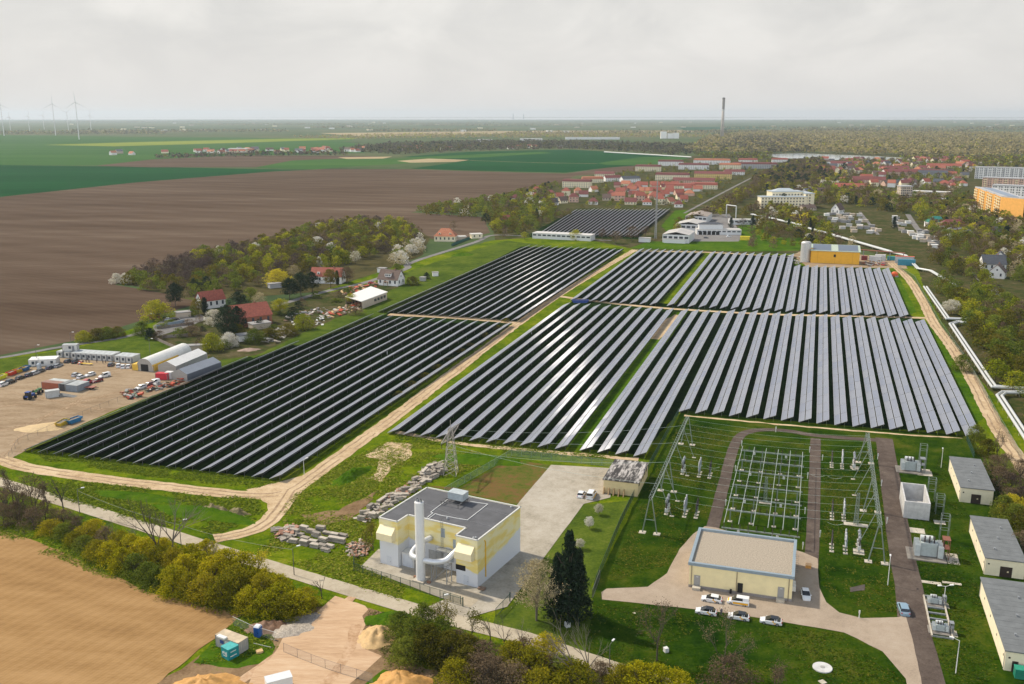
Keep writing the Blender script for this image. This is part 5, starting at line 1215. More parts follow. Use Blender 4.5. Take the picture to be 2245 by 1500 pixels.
# scrap beside the collector rows
def debris(name, label, cat, px_pts, n, size, mats_, rg, hmax=1.2, flat=.35, tilt=.35):
 pts = [G(*p) for p in px_pts]; c = sum(pts, Vector()) / len(pts); Q = [(p.x, p.y) for p in pts]; mb = MB()
 x0, x1 = min(q[0] for q in Q), max(q[0] for q in Q); y0, y1 = min(q[1] for q in Q), max(q[1] for q in Q); k = 0; t = 0
 while k < n and t < n * 20:
  t += 1; x, y = rg.uniform(x0, x1), rg.uniform(y0, y1)
  if not inside((x, y), Q): continue
  s = rg.uniform(*size); z = rg.random() ** 2 * hmax; k += 1
  mb.cbox(x - c.x, y - c.y, z + s * flat / 2, s * rg.uniform(.8, 1.8), s * rg.uniform(.5, 1), s * flat * rg.uniform(.5, 1.2), rg.uniform(0, 6.3), rg.randrange(len(mats_)), (rg.uniform(-tilt, tilt), rg.uniform(-tilt, tilt)))
 return tag(mb.obj(name, mats_, None, c), label, cat)
sc = [mat('scrap_grey', (.20, .20, .20)), mat('scrap_rust', (.24, .09, .05)), mat('scrap_pale', (.45, .42, .38)), mat('scrap_red', (.42, .07, .03)), M_DARK, mat('scrap_green', (.10, .12, .08))]
debris('scrap_heap', 'scrap heap of rusty and grey parts beside the white off-road car', 'scrap heap', [Y(1190, 745), Y(1260, 715), Y(1400, 720), Y(1390, 770), Y(1260, 800)], 60, (.5, 1.6), sc, rp_)
debris('scrap_heap', 'long scrap heap with orange and dark parts in front of the grey tent', 'scrap heap', [Y(1430, 715), Y(1560, 660), Y(1690, 620), Y(1800, 600), Y(1790, 640), Y(1600, 690), Y(1460, 730)], 80, (.5, 1.5), sc, rp_)
debris('scrap_heap', 'small orange heap of tools beside the yellow table', 'scrap heap', [Y(775, 425), Y(805, 420), Y(812, 445), Y(780, 450)], 14, (.5, 1.2), [mat('scrap_red', (.4, .1, .03)), sc[2]], rp_)

# ---------------------------------------------------------------- building site at the bottom left
hz_ = hd  # reuse
k4 = 3.939
def B(u, v): return (330 + u / k4, 1150 + v / k4)
def hB(a, b): p, q_ = G(*B(*a)), G(*B(*b)); return math.atan2(q_.y - p.y, q_.x - p.x)
sb = container('grey site container with weathered brown-stained roof standing on the grass', 0, 0, 6.06, 2.5, 2.6, (.34, .335, .31), hB((562, 1055), (750, 1128)), 'site_container', roofc=(.46, .37, .25), group='site boxes of the building site', px=B(565, 1058))
MB().box(1.2, 2.2, -.012, .05, 1.2, 1.9).obj('blue_sign', mat('blue_sign', (.03, .06, .22), var=0), sb); MB().box(2.6, 3.6, -.012, .05, 1.0, 2.1).obj('pale_panel', M_WHITE, sb)
MB().box(.9, 3.0, -.5, .3, 2.62, 2.9).obj('roof_box', M_WHITE, sb)
tl = thing('teal_container', 'small teal site container with white markings in front of the grey one', 'container', G(*B(615, 1150)), hB((615, 1150), (680, 1188)), 'site boxes of the building site')
MT = mat('teal_paint', (.01, .21, .23), rough=.5, var=.1)
MB().box(0, 2.2, 0, 2.3, .1, 2.3).obj('body', MT, tl); MB().box(-.04, 2.24, -.04, 2.34, 2.3, 2.4).obj('roof', mat('teal_roof', (.05, .33, .32), var=.15), tl)
lg_ = MB()
for k in range(6): lg_.box(.35 + .25 * k, .5 + .25 * k, -.02, .0, 1.25 - .12 * abs(k - 2), 1.5 + .1 * (k % 3))
lg_.box(.6, 1.6, -.02, 0, .75, .88).box(2.2, 2.22, .4, 1.8, .7, .9).box(2.2, 2.22, .5, 1.7, 1.6, 1.75); lg_.obj('white_marking', M_WHITE, tl)
for k in range(3): MB().box(.1, 2.1, .3 + k * .7, .5 + k * .7, 0, .1).obj('skid', M_DARK, tl)
tt = thing('portable_toilet', 'blue portable toilet with white roof beside the gravel heap', 'portable toilet', G(*B(930, 968)), hB((895, 962), (940, 970)))
MBL = mat('blue_plastic', (.012, .10, .36), rough=.45, var=.05)
MB().box(-.6, .6, -.55, .6, 0, 2.15).obj('cabin', MBL, tt); MB().hexa([(-.62, -.6, 2.15), (.62, -.6, 2.15), (.62, .62, 2.15), (-.62, .62, 2.15), (-.5, -.45, 2.42), (.5, -.45, 2.42), (.5, .5, 2.42), (-.5, .5, 2.42)]).obj('roof', mat('white_plastic', (.6, .62, .64), rough=.4), tt)
d = MB().box(-.42, .42, -.6, -.55, .1, 2.0).obj('door', mat('blue_plastic_door', (.01, .07, .27), rough=.45), tt); MB().box(.28, .36, -.64, -.6, 1.0, 1.2).obj('handle', M_DARK, d)
tag(MB().box(-.6, .6, -.5, .5, 0, .5).box(-.4, .4, -.6, -.5, .1, .4).obj('wooden_crate', mat('fresh_wood', (.50, .33, .15), var=.15), None, G(*B(942, 1108)), .5), 'small pale wooden crate on the grass beside the site containers', 'crate')
mound('earth_heap', 585, 1377, 5.4, 3.2, 1.5, .2, mat('dark_brown_earth', (.16, .085, .045), var=.3, scale=1.2, bump=.5), 'dark brown earth heap behind the blue portable toilet', 'earth heap', .5, seed=3)
mound('gravel_heap', 636, 1382, 6.5, 3.4, .9, .3, mat('gravel_pale', (.33, .28, .22), var=.35, scale=3, bump=.5), 'low heap of grey gravel right of the portable toilet', 'gravel heap', .35, seed=8)
mound('sand_heap', 828, 1398, 4.4, 5.0, 2.2, -.3, mat('ochre_sand', (.46, .30, .13), var=.14, scale=1.4, bump=.35), 'ochre sand heap between the plywood mats and the dark bushes', 'sand heap', .3, seed=12)
mound('sand_heap', 878, 1505, 7, 5, 2.4, 0, mat('orange_sand', (.46, .24, .065), var=.16, scale=1.2, bump=.35), 'orange sand heap cut off by the bottom edge right of the mats', 'sand heap', .35, seed=15)
mound('sand_heap', 445, 1512, 9, 4.5, 2.2, .1, mat('orange_sand', (.46, .24, .065)), 'wide orange sand heap at the bottom edge left of the mats', 'sand heap', .35, seed=19)
tl2 = thing('trailer_box', 'white roof of a box trailer cut off by the bottom edge on the mats', 'trailer', G(612, 1512), .45)
MB().box(-2.2, 2.2, -1.1, 1.1, .6, 2.5).obj('body', M_WHITE, tl2); MB().box(-2.25, 2.25, -1.15, 1.15, 2.5, 2.58).obj('roof', mat('pale_roof_sheet', (.55, .57, .57), var=.06), tl2)
for x in (-.5, .5):
 for s in (-1, 1): MB().tube((x, s * .95, .35), (x, s * 1.15, .35), .35, 10).obj('wheel', M_TYRE, tl2)
# mobile site fence: posts on rubber feet, joined by thin wire mesh
fp = [B(1150, 1105), B(1268, 1155), B(1388, 1202), B(1508, 1248), B(1642, 1292), B(1780, 1333)]
FP = [G(*p) for p in fp]; M_WIRE = mesh_fence_mat('wire_mesh', (.40, .40, .38), .10)
for i, p in enumerate(FP):
 q = FP[i + 1] if i < 5 else p + (p - FP[i - 1]); d_ = q - p; rz = math.atan2(d_.y, d_.x); l = d_.length
 o = thing('site_fence_panel', f'mobile fence panel on the mats, {["first", "second", "third", "fourth", "fifth", "last"][i]} from the site containers', 'site fence', p, rz, 'mobile site fence panels')
 MB().tube((.05, 0, .1), (.05, 0, 2.0), .035, 5).obj('post', M_GALV, o); MB().cbox(0, 0, .08, .35, .95, .16).obj('foot', M_DARK, o)
 MB().box(.05, l, -.005, .005, .2, 1.95).obj('mesh', M_WIRE, o); MB().tube((.05, 0, .18), (l, 0, .18), .025, 4).tube((.05, 0, 1.97), (l, 0, 1.97), .02, 4).obj('rail', M_GALV, o)
for i, (a, b) in enumerate(((B(715, 870), B(895, 955)), (B(895, 955), B(1090, 1010)), (B(890, 1035), B(1040, 1070)))):
 p, q = G(*a), G(*b); d_ = q - p; o = thing('site_fence_panel', ['mobile fence panel running behind the grey site container', 'mobile fence panel between portable toilet and mats', 'pale fence panel lying on the grass right of the containers'][i], 'site fence', p, math.atan2(d_.y, d_.x), 'mobile site fence panels')
 h = 1.9 if i < 2 else .25
 MB().tube((0, 0, 0), (0, 0, h), .035, 5).obj('post', M_GALV, o); MB().tube((0, 0, h), (d_.length, 0, h), .04, 4).tube((0, 0, .15), (d_.length, 0, .15), .03, 4).obj('rail', mat('pale_rail', (.5, .5, .47)), o); MB().box(0, d_.length, -.005, .005, .15, h).obj('mesh', M_WIRE, o)
 MB().cbox(d_.length, 0, .1, .7, .3, .2).obj('foot', M_DARK, o)

# ---------------------------------------------------------------- stacked slabs and rubble
rs = random.Random(21)
MS = [mat('old_slab', (.31, .265, .21), var=.2, scale=1.5), mat('old_slab_grey', (.235, .205, .17), var=.2, scale=1.5), mat('old_slab_pale', (.41, .36, .295), var=.15, scale=1.5)]
k2 = 2.993
def C2(u, v): return (500 + u / k2, 900 + v / k2)
hs = math.atan2(*(lambda d: (d.y, d.x))(G(*C2(700, 830)) - G(*C2(450, 780))))
ps = 0
def slab_stack(u, v, rz, n, lb, grp, s=1.0):
 o = thing('slab_stack', lb, 'slab stack', G(*C2(u, v)), rz, grp)
 for k in range(n): MB().cbox(rs.uniform(-.08, .08), rs.uniform(-.08, .08), .14 + k * .27, 3.0 * s * rs.uniform(.92, 1.05), 1.5 * s * rs.uniform(.9, 1.05), .24, rs.uniform(-.05, .05), 0, (rs.uniform(-.02, .02),) * 2).obj('slab', MS[rs.randrange(3)], o)
 return o
g1 = 'stacks of concrete slabs on the grass before the dirt track'
for (u, v) in [(395, 845), (470, 825), (545, 805), (610, 790), (430, 870), (505, 850), (580, 832), (650, 815), (700, 830), (755, 830), (500, 885), (560, 870), (625, 868), (690, 862), (740, 870), (570, 900), (620, 905), (665, 900), (640, 925), (440, 810), (500, 790)]:
 slab_stack(u, v, hs + rs.uniform(-.12, .12), rs.randint(3, 5), 'pale concrete slab stack in the tidy field left of the heating plant', g1, .74)
debris('rubble_heap', 'loose broken slabs at the left end of the tidy slab stacks', 'rubble heap', [C2(290, 790), C2(350, 770), C2(440, 765), C2(430, 830), C2(400, 880), C2(330, 850)], 60, (.5, 1.6), MS + [mat('broken_brick', (.32, .16, .10), var=.2)], rs, .9, .2)
debris('rubble_heap', 'heap of broken bricks beside the left corner of the heating plant', 'rubble heap', [C2(770, 930), C2(800, 880), C2(870, 860), C2(940, 890), C2(920, 950), C2(840, 970), C2(780, 960)], 170, (.25, .75), MS + [mat('broken_brick', (.32, .16, .10)), mat('broken_brick_pale', (.42, .28, .19), var=.2)], rs, .9, .4)
g2 = 'rows of old slab stacks running up behind the heating plant'
p, q = (885, 715), (1395, 385)
for i in range(19):
 for j in range(3):
  t = (i + rs.uniform(-.3, .3)) / 18; wv = (j - 1) * (34 - 8 * t); u = p[0] + (q[0] - p[0]) * t + wv * .95; v = p[1] + (q[1] - p[1]) * t + wv * .38 + rs.uniform(-6, 6)
  slab_stack(u, v, hs + .9 + rs.uniform(-.8, .8), rs.randint(1, 5), 'weathered slab stack in the long untidy row behind the heating plant', g2, .68)
debris('rubble_heap', 'pale heap of rubble at the upper end of the long slab row, by the pylon', 'rubble heap', [C2(1250, 430), C2(1330, 360), C2(1400, 360), C2(1410, 420), C2(1330, 460)], 90, (.5, 1.5), MS, rs, 1.8, .3)
debris('rubble_heap', 'brownish rubble strewn along the slab row', 'rubble heap', [C2(870, 740), C2(1000, 590), C2(1200, 470), C2(1290, 430), C2(1250, 520), C2(1050, 640), C2(930, 740)], 150, (.3, 1.1), MS + [mat('broken_brick', (.32, .16, .10))], rs, .7, .3)
# ---------------------------------------------------------------- trees and shrubs
def crown(name, m, n_clump, n_leaf, leaf, shape, seed, rad=.22, hollow=.5):
 """leaf clusters through the crown volume; unit height 1, spread ~1; shape(t) = half width at height t"""
 rg = random.Random(seed); v, f = [], []
 for c in range(n_clump):
  t = rg.uniform(0, 1); a = rg.uniform(0, 6.283); w = shape(t)
  q = w * (rg.uniform(hollow, 1) if rg.random() < .8 else rg.uniform(0, hollow)) * (1 + .30 * noise.noise(Vector((math.cos(a) * 1.8, math.sin(a) * 1.8, t * 3 + seed))))
  cx, cy, cz = q * math.cos(a), q * math.sin(a), t; r = rad * rg.uniform(.55, 1.15) * (0.5 + w)
  for k in range(n_leaf):
   d = Vector((rg.gauss(0, 1), rg.gauss(0, 1), rg.gauss(0, .8))).normalized() * r * rg.uniform(.35, 1) ** .6
   p = Vector((cx, cy, cz)) + d
   if p.z < .0: continue
   s = leaf * rg.uniform(.6, 1.4); x = Vector((rg.gauss(0, 1), rg.gauss(0, 1), rg.gauss(0, .7))).normalized(); y = x.orthogonal().normalized()
   y = Matrix.Rotation(rg.uniform(0, 6.28), 3, x) @ y; i = len(v)
   v += [tuple(p - x * s), tuple(p + y * s * .55), tuple(p + x * s), tuple(p - y * s * .55)]; f.append((i, i + 1, i + 2, i + 3))
 me = bpy.data.meshes.new(name); me.from_pydata(v, [], f); me.materials.append(m); return me
def trunk(seed, r=.02, h=.55, limbs=4, m=None, name='trunk', spread=.28):
 rg = random.Random(seed); mb = MB(); top = Vector((rg.uniform(-.03, .03), rg.uniform(-.03, .03), h))
 mid = Vector((rg.uniform(-.02, .02), rg.uniform(-.02, .02), h * .5))
 mb.tube((0, 0, -.02), mid, r, 6, r2=r * .8); mb.tube(mid, top, r * .8, 6, r2=r * .5)
 for k in range(limbs):
  b = mid.lerp(top, rg.random()); a = rg.uniform(0, 6.28); e = b + Vector((math.cos(a) * spread * rg.uniform(.5, 1), math.sin(a) * spread * rg.uniform(.5, 1), rg.uniform(.12, .35) * (1.7 if limbs > 10 else 1)))
  mb.tube(b, e, r * .4, 5, r2=r * .12)
 return mb.data(name, m or M_BARK)
M_BARK = mat('bark', (.075, .06, .045), rough=.95, var=.25, scale=4); M_BARKP = mat('pale_bark', (.17, .14, .11), rough=.95, var=.25, scale=4)
LM = {'hedge': leaf_mat('hedge_leaves', [(0.1279, 0.1426, 0.004), (0.277, 0.2693, 0.008), (0.4262, 0.3697, 0.012), (0.5541, 0.433, 0.02)]),
  'hedge2': leaf_mat('hedge_leaves_olive', [(0.1018, 0.1066, 0.005), (0.1979, 0.1919, 0.01), (0.3055, 0.2612, 0.014), (0.4074, 0.3199, 0.02)]),
  'spring': leaf_mat('spring_leaves', [(0.096, 0.132, 0.0055), (0.204, 0.24, 0.011), (0.324, 0.324, 0.0165), (0.432, 0.372, 0.033)]),
  'green': leaf_mat('fresh_green_leaves', [(0.0495, 0.08, 0.0101), (0.108, 0.1456, 0.018), (0.1677, 0.2038, 0.0247), (0.2363, 0.2479, 0.0347)]),
  'olive': leaf_mat('olive_leaves', [(0.045, 0.0495, 0.0063), (0.0945, 0.0945, 0.0108), (0.153, 0.135, 0.0162), (0.207, 0.162, 0.027)]),
  'brown': leaf_mat('budding_brown_twigs', [(0.067, 0.0468, 0.031), (0.1116, 0.0785, 0.0468), (0.162, 0.1116, 0.067), (0.2009, 0.1562, 0.0785)], .15),
  'mauve': leaf_mat('mauve_brown_twigs', [(0.0468, 0.0324, 0.0292), (0.0726, 0.0495, 0.0429), (0.1023, 0.071, 0.0616), (0.1111, 0.0941, 0.06)], .15),
  'yellow': leaf_mat('yellow_blossom', [(.310, .295, .016), (.512, .434, .023), (.651, .527, .046)]),
  'white': leaf_mat('white_blossom', [(.264, .248, .124), (.465, .434, .310), (.682, .635, .527), (.700, .700, .698)]),
  'dark': leaf_mat('dark_needles', [(.009, .019, .011), (.02, .036, .019), (.04, .062, .028)], .2),
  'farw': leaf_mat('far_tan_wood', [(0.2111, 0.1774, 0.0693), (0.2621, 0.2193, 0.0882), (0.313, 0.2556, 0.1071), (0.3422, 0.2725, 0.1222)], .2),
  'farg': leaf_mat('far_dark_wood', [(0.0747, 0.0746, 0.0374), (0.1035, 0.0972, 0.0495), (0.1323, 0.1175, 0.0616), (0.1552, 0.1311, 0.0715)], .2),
  'tan': leaf_mat('tan_blossom', [(.248, .202, .109), (.372, .310, .171), (.496, .419, .248)], .25)}
rnd_sh = lambda t: .5 * math.sin(math.pi * min(1, max(0, (t + .12) / 1.15))) ** .6
bush_sh = lambda t: .56 * (1 - t ** 2.2) ** .5
cone_sh = lambda t: .30 * (1 - t) ** .85 + .01
pine_sh = lambda t: .42 * math.sin(math.pi * min(1, (t + .15) / 1.12)) ** .5
col_sh = lambda t: .24 * math.sin(math.pi * min(1, (t + .08) / 1.1)) ** .6
SHP = {'round': (rnd_sh, .30, .7), 'bush': (bush_sh, .02, 1.0), 'cone': (cone_sh, .06, .95), 'pine': (pine_sh, .22, .8), 'col': (col_sh, .12, .9)}
LOD = {'mid2': (44, 11, .062, .21), 'near': (150, 34, .024, .16), 'mid': (64, 15, .045, .20), 'far': (26, 8, .088, .24)}
_tp = {}
def tree_meshes(kind, shp, lod, var):
 key = (kind, shp, lod, var)
 if key not in _tp:
  sh_, zb, zh = SHP[shp]; nc, nl, lf, rd = LOD[lod]; sd_ = hash(shp) % 97 + var * 13 + len(kind)
  if kind in ('brown', 'mauve', 'tan') and lod != 'far': lf *= .72
  me = crown('crown', LM[kind], nc, nl, lf, sh_, sum(map(ord, shp)) + var * 13 + len(kind) * 7, rd)
  for q in me.vertices: q.co.z = zb + q.co.z * zh
  tr = None
  if lod in ('near', 'mid'): tr = trunk(var * 5 + 3, .022, .62 if shp != 'bush' else .4, (16 if shp == 'bush' else 8) if lod == 'near' else 3, M_BARKP if kind in ('tan',) else M_BARK)
  _tp[key] = (me, tr)
 return _tp[key]
rt = random.Random(11)
_req = {'tree': [], 'shrub': []}; _keep = []
def tree(kind, shp, lod, loc, h, wd_, label, cat='tree', group=None, name=None, var=None):
 nm = name or {'round': 'tree', 'bush': 'shrub' if cat == 'shrub' else 'tree', 'cone': 'spruce_tree', 'pine': 'pine_tree', 'col': 'tree'}[shp]
 v = rt.randrange(3) if var is None else var; rz = rt.uniform(0, 6.28)
 for a, b in AVOID if group in MASS else ():
  d = b - a; t = max(0, min(1, (loc - a).dot(d) / d.length_squared)); q = loc - a - d * t
  if q.length < (16 if q.y < 0 else 6): return
 rec = (kind, shp, lod, loc.copy(), h, wd_, label, cat, group, nm, v, rz)
 if nm in _req and group in MASS: _req[nm].append(rec)
 else:
  if nm in _req: _keep.append(nm)
  plant(rec)
MASS = set(); AVOID = [(G(*a), G(*b)) for a, b in zip(*(lambda L: (L, L[1:]))([(1648, 474), (1680, 480), (1760, 501), (1802, 513), (1952, 557), (1985, 565), (2012, 594), (2040, 599), (2098, 634)]))]
def plant(rec):
 kind, shp, lod, loc, h, wd_, label, cat, group, nm, v, rz = rec
 me, tr = tree_meshes(kind, shp, lod, v)
 if tr is None: o = tag(link(nm, me, None, loc, rz), label, cat, group)
 else:
  o = thing(nm, label, cat, loc, rz, group); link('crown', me, o); link('trunk', tr, o)
 o.scale = (wd_, wd_, h)
 return o
def flush_trees(limit=296):
 import numpy as np
 rest = []
 for nm, L_ in _req.items():
  L_.sort(key=lambda r: -(r[4] * r[5]) / (r[3].y ** 2 + r[3].x ** 2)); k = max(0, limit - _keep.count(nm))
  for r in L_[:k]: plant(r)
  rest += L_[k:]
 if not rest: return
 vs, mi, slots, cache = [], [], [], {}
 for r in rest:
  kind, shp, loc, h, w, v, rz = r[0], r[1], r[3], r[4], r[5], r[10], r[11]; d = math.hypot(loc.x, loc.y)
  key = (kind, shp, 'mid2' if d < 900 else 'far', v)
  if key not in cache:
   me = tree_meshes(*key)[0]; a = np.empty(len(me.vertices) * 3); me.vertices.foreach_get('co', a); cache[key] = a.reshape(-1, 3)
   if kind not in slots: slots.append(kind)
  c = cache[key] * np.array([w, w, h]); x = c[:, 0] * math.cos(rz) - c[:, 1] * math.sin(rz) + loc.x; y = c[:, 0] * math.sin(rz) + c[:, 1] * math.cos(rz) + loc.y
  vs.append(np.stack([x, y, c[:, 2]], 1)); mi += [slots.index(kind)] * (len(c) // 4)
 V = np.concatenate(vs); n = len(V) // 4; me = bpy.data.meshes.new('background_trees')
 me.vertices.add(len(V)); me.vertices.foreach_set('co', V.ravel()); me.loops.add(len(V)); me.loops.foreach_set('vertex_index', np.arange(len(V)))
 me.polygons.add(n); me.polygons.foreach_set('loop_start', np.arange(n) * 4); me.polygons.foreach_set('loop_total', np.full(n, 4)); me.polygons.foreach_set('material_index', np.array(mi))
 for q in slots: me.materials.append(LM[q])
 me.update(); tag(link('background_trees', me), kind='stuff')

def bare_tree(name, label, loc, h, seed, m, lean=(0, 0), levels=4, r0=.022, twig=None, rz=0, group=None, stems=1):
 rg = random.Random(seed); tb_, br = MB(), MB()
 def grow(p, d, l, r, lv):
  q = p + d * l; (tb_ if lv == 0 else br).tube(p, q, r, 6 if lv < 2 else 4, r2=r * .68, cap=lv == 0)
  if lv >= levels: return
  for k in range(rg.choice((2, 3, 3)) if lv else 4):
   a = rg.uniform(.25, .75) * (1 if k else .4); ax_ = d.orthogonal().normalized(); ax_ = Matrix.Rotation(rg.uniform(0, 6.28), 3, d) @ ax_
   nd = (Matrix.Rotation(a, 3, ax_) @ d + Vector((0, 0, .12))).normalized(); b = p.lerp(q, rg.uniform(.65, 1)) if k else q
   grow(b, nd, l * rg.uniform(.55, .85), r * rg.uniform(.45, .65), lv + 1)
 o = thing(name, label, 'tree', loc, rz, group)
 for s in range(stems):
  d0 = Vector((lean[0] + (rg.uniform(-.25, .25) if stems > 1 else 0), lean[1], 1)).normalized()
  grow(Vector((s * .12 * h * .2, 0, -.05)), d0, h * .36, h * r0, 0)
 tb_.obj('trunk', m, o); br.obj('branches', m, o)
 if twig:
  tops = [Vector(br.v[i]) for i in range(0, len(br.v), 4)]; v, f = [], []
  for k in range(700):
   p = rg.choice(tops) + Vector((rg.gauss(0, .35), rg.gauss(0, .35), rg.gauss(0, .3)))
   if p.z < h * .3: continue
   s = rg.uniform(.08, .18); x = Vector((rg.gauss(0, 1), rg.gauss(0, 1), rg.gauss(0, 1))).normalized(); y = x.orthogonal().normalized(); i = len(v)
   v += [tuple(p - x * s), tuple(p + y * s * .5), tuple(p + x * s), tuple(p - y * s * .5)]; f.append((i, i + 1, i + 2, i + 3))
  me = bpy.data.meshes.new('buds'); me.from_pydata(v, [], f); me.materials.append(LM[twig]); link('buds', me, o)
 return o

# --- the hedge along the concrete road at the bottom left
gh = 'shrubs of the hedge between the tan field and the concrete road'
LB = {'brown': 'brown half-bare shrub in the left part of the roadside hedge', 'olive': 'olive shrub in the middle of the roadside hedge by the tan field', 'spring': 'yellow-green leafy shrub in the right part of the roadside hedge', 'green': 'fresh green shrub low in the roadside hedge'}
for px, py, h, w, kd in [(8, 1150, 6, 6, 'brown'), (40, 1150, 6.5, 6, 'brown'), (75, 1160, 6, 6, 'brown'), (15, 1120, 6, 6, 'brown'), (55, 1125, 6, 6, 'brown'), (100, 1140, 5.5, 6, 'brown'), (110, 1172, 4, 6, 'olive'), (140, 1180, 4, 5, 'green'), (140, 1152, 4.5, 6, 'brown'),
  (165, 1195, 3.6, 5, 'olive'), (172, 1168, 4.5, 5, 'brown'), (185, 1208, 4, 5, 'green'), (195, 1185, 5, 6, 'olive'), (210, 1170, 4, 5, 'spring'), (215, 1225, 5, 6, 'olive'), (235, 1200, 5.5, 6, 'brown'), (240, 1235, 5.5, 6, 'spring'), (265, 1210, 5.5, 6, 'olive'), (270, 1252, 6, 6, 'spring'),
  (290, 1222, 6, 6, 'spring'), (300, 1262, 5.5, 6, 'green'), (318, 1235, 6.5, 7, 'spring'), (325, 1278, 5, 6, 'green'), (345, 1285, 5, 5, 'green'), (350, 1248, 6, 6, 'olive'), (380, 1300, 6.5, 7, 'spring'), (385, 1255, 6.5, 6, 'olive'), (410, 1282, 7.5, 7, 'spring'), (418, 1310, 6, 6, 'olive'),
  (440, 1272, 7, 7, 'spring'), (455, 1320, 7, 7, 'olive'), (470, 1290, 8, 7, 'spring'), (490, 1330, 7.5, 7, 'olive'), (500, 1280, 8.5, 8, 'spring'), (520, 1312, 8, 8, 'olive'), (540, 1285, 8.5, 8, 'spring'), (548, 1340, 6, 6, 'spring'), (575, 1322, 7, 7, 'olive'), (588, 1350, 5.5, 7, 'spring'),
  (612, 1335, 6, 7, 'spring'), (630, 1352, 5, 6, 'olive'), (650, 1345, 5, 7, 'spring'), (668, 1328, 4, 6, 'olive'), (615, 1300, 4.5, 5, 'spring'), (580, 1292, 5, 6, 'spring'), (455, 1235, 6, 7, 'spring'), (360, 1222, 5, 6, 'spring'), (420, 1240, 5.5, 7, 'spring')]:
 tree({'spring': 'hedge', 'olive': 'hedge2'}.get(kd, kd), 'bush', 'near', G(px, py), h * .88, w, LB[kd], 'shrub', gh)
bare_tree('bare_tree', 'tall bare forked tree rising out of the hedge, left of its twin', G(356, 1232), 15, 4, M_BARK, (-.25, 0), 5, .017)
bare_tree('bare_tree', 'tall bare tree with pale upper branches rising out of the hedge, right of its twin', G(376, 1222), 15.5, 9, M_BARKP, (.16, 0), 5, .017)
bare_tree('bare_tree', 'bare tree standing by the concrete road at the left, right of the brown thicket', G(140, 1122), 9.5, 5, M_BARK, (-.05, 0), 4, .02)
gl_ = 'bare trees of the thicket at the left edge'
for i, (px, py, h) in enumerate([(12, 1130, 10), (45, 1140, 10), (80, 1128, 9), (105, 1120, 8), (30, 1108, 10), (70, 1108, 9)]):
 bare_tree('bare_tree', 'bare brown tree in the thicket at the left edge', G(px, py), h, 30 + i, M_BARK, (0, 0), 4, .018, 'brown', group=gl_)
bare_tree('bare_tree', 'small crooked bare tree where the hedge ends at the concrete road', G(706, 1313), 6.2, 8, M_BARK, (-.08, 0), 3, .022)
for i, (px, py, h, lb) in enumerate([(801, 1222, 6.5, 'slim budding tree between the brick heap and heating plant, left one'), (818, 1208, 7, 'slim budding tree between the brick heap and heating plant, right one'), (566, 1270, 7.5, 'yellowish budding tree standing out of the hedge by the road')]):
 bare_tree('budding_tree', lb, G(px, py), h, 50 + i, M_BARK, (0, 0), 4, .018, 'olive' if i < 2 else 'yellow')
# --- bottom centre
gc = 'bushes at the bottom edge in front of the heating plant'
for px, py, h, w, kd in [(880, 1408, 6, 6, 'green'), (905, 1430, 7, 7, 'green'), (890, 1455, 5, 6, 'green'), (930, 1400, 7, 6, 'green'), (940, 1450, 7, 7, 'olive'), (965, 1425, 6.5, 7, 'green'), (985, 1460, 6.5, 7, 'olive'), (1005, 1432, 4.5, 6, 'brown'), (1030, 1450, 5, 6, 'olive'), (1020, 1478, 5, 7, 'olive')]:
 tree(kd, 'bush', 'near', G(px, py), h, w, 'dark green bush left in the thicket at the bottom centre' if kd == 'green' else 'olive bush low in the thicket at the bottom centre', 'shrub', gc)
for px, py, h, w, kd in [(1060, 1465, 5, 7, 'brown'), (1090, 1490, 4, 8, 'brown'), (1125, 1470, 5.5, 7, 'olive'), (1150, 1450, 4.5, 7, 'brown'), (1165, 1492, 6, 8, 'olive'), (1195, 1455, 5.5, 7, 'spring'), (1205, 1490, 4.5, 7, 'brown'), (1235, 1500, 5, 7, 'green'), (1060, 1505, 6, 8, 'brown'), (1120, 1515, 5, 8, 'brown'), (1180, 1528, 5, 8, 'olive'), (1000, 1508, 5, 7, 'olive'), (1260, 1525, 6, 8, 'olive'),
      (1320, 1500, 4, 6, 'brown'), (1360, 1510, 4.5, 6, 'olive'), (1400, 1520, 5.5, 7, 'spring'), (1440, 1525, 5.5, 7, 'spring'), (1480, 1530, 5, 7, 'spring'), (1385, 1490, 3, 5, 'green')]:
 tree({'spring': 'hedge', 'olive': 'hedge2'}.get(kd, kd), 'bush', 'near', G(px, py), h, w, {'brown': 'brown twiggy bush at the bottom edge by the road', 'olive': 'olive-brown bush at the bottom edge by the road', 'spring': 'yellow-green bush at the bottom edge', 'green': 'green bush in the thicket below the spruces'}[kd], 'shrub', gc)
for i, (px, py, h, lb) in enumerate([(1140, 1440, 7, 'thin bare tree behind the yellow bush in the bottom thicket'), (1050, 1450, 6.5, 'bare twiggy tree right of the dark green bush'), (1215, 1470, 7.5, 'bare tree in the thicket left of the pale leaning one'), (470, 1255, 9, 'bare slim tree standing in the middle of the roadside hedge'), (300, 1215, 7.5, 'bare slim tree in the left half of the roadside hedge'), (240, 1190, 7, 'bare thin tree where the hedge turns brown')]): bare_tree('bare_tree', lb, G(px, py), h, 120 + i, M_BARKP, (0, 0), 4, .014)
for i, (px, py, h, lb, tw) in enumerate([(1035, 1405, 6.5, 'bare shrub behind the dark bush, left of the yard gate', 'olive'), (1075, 1412, 7, 'brown bare tree below the yard gate posts', None), (1105, 1425, 6.5, 'twiggy bare tree between gate and yellow bush', None), (985, 1395, 7.5, 'budding tree beside the curved lamp and dark green bush', 'olive'), (965, 1392, 6.5, 'thin budding tree at the left of the curved lamp', 'olive')]):
 bare_tree('bare_tree', lb, G(px, py), h, 70 + i, M_BARK, (0, 0), 4, .017, tw)
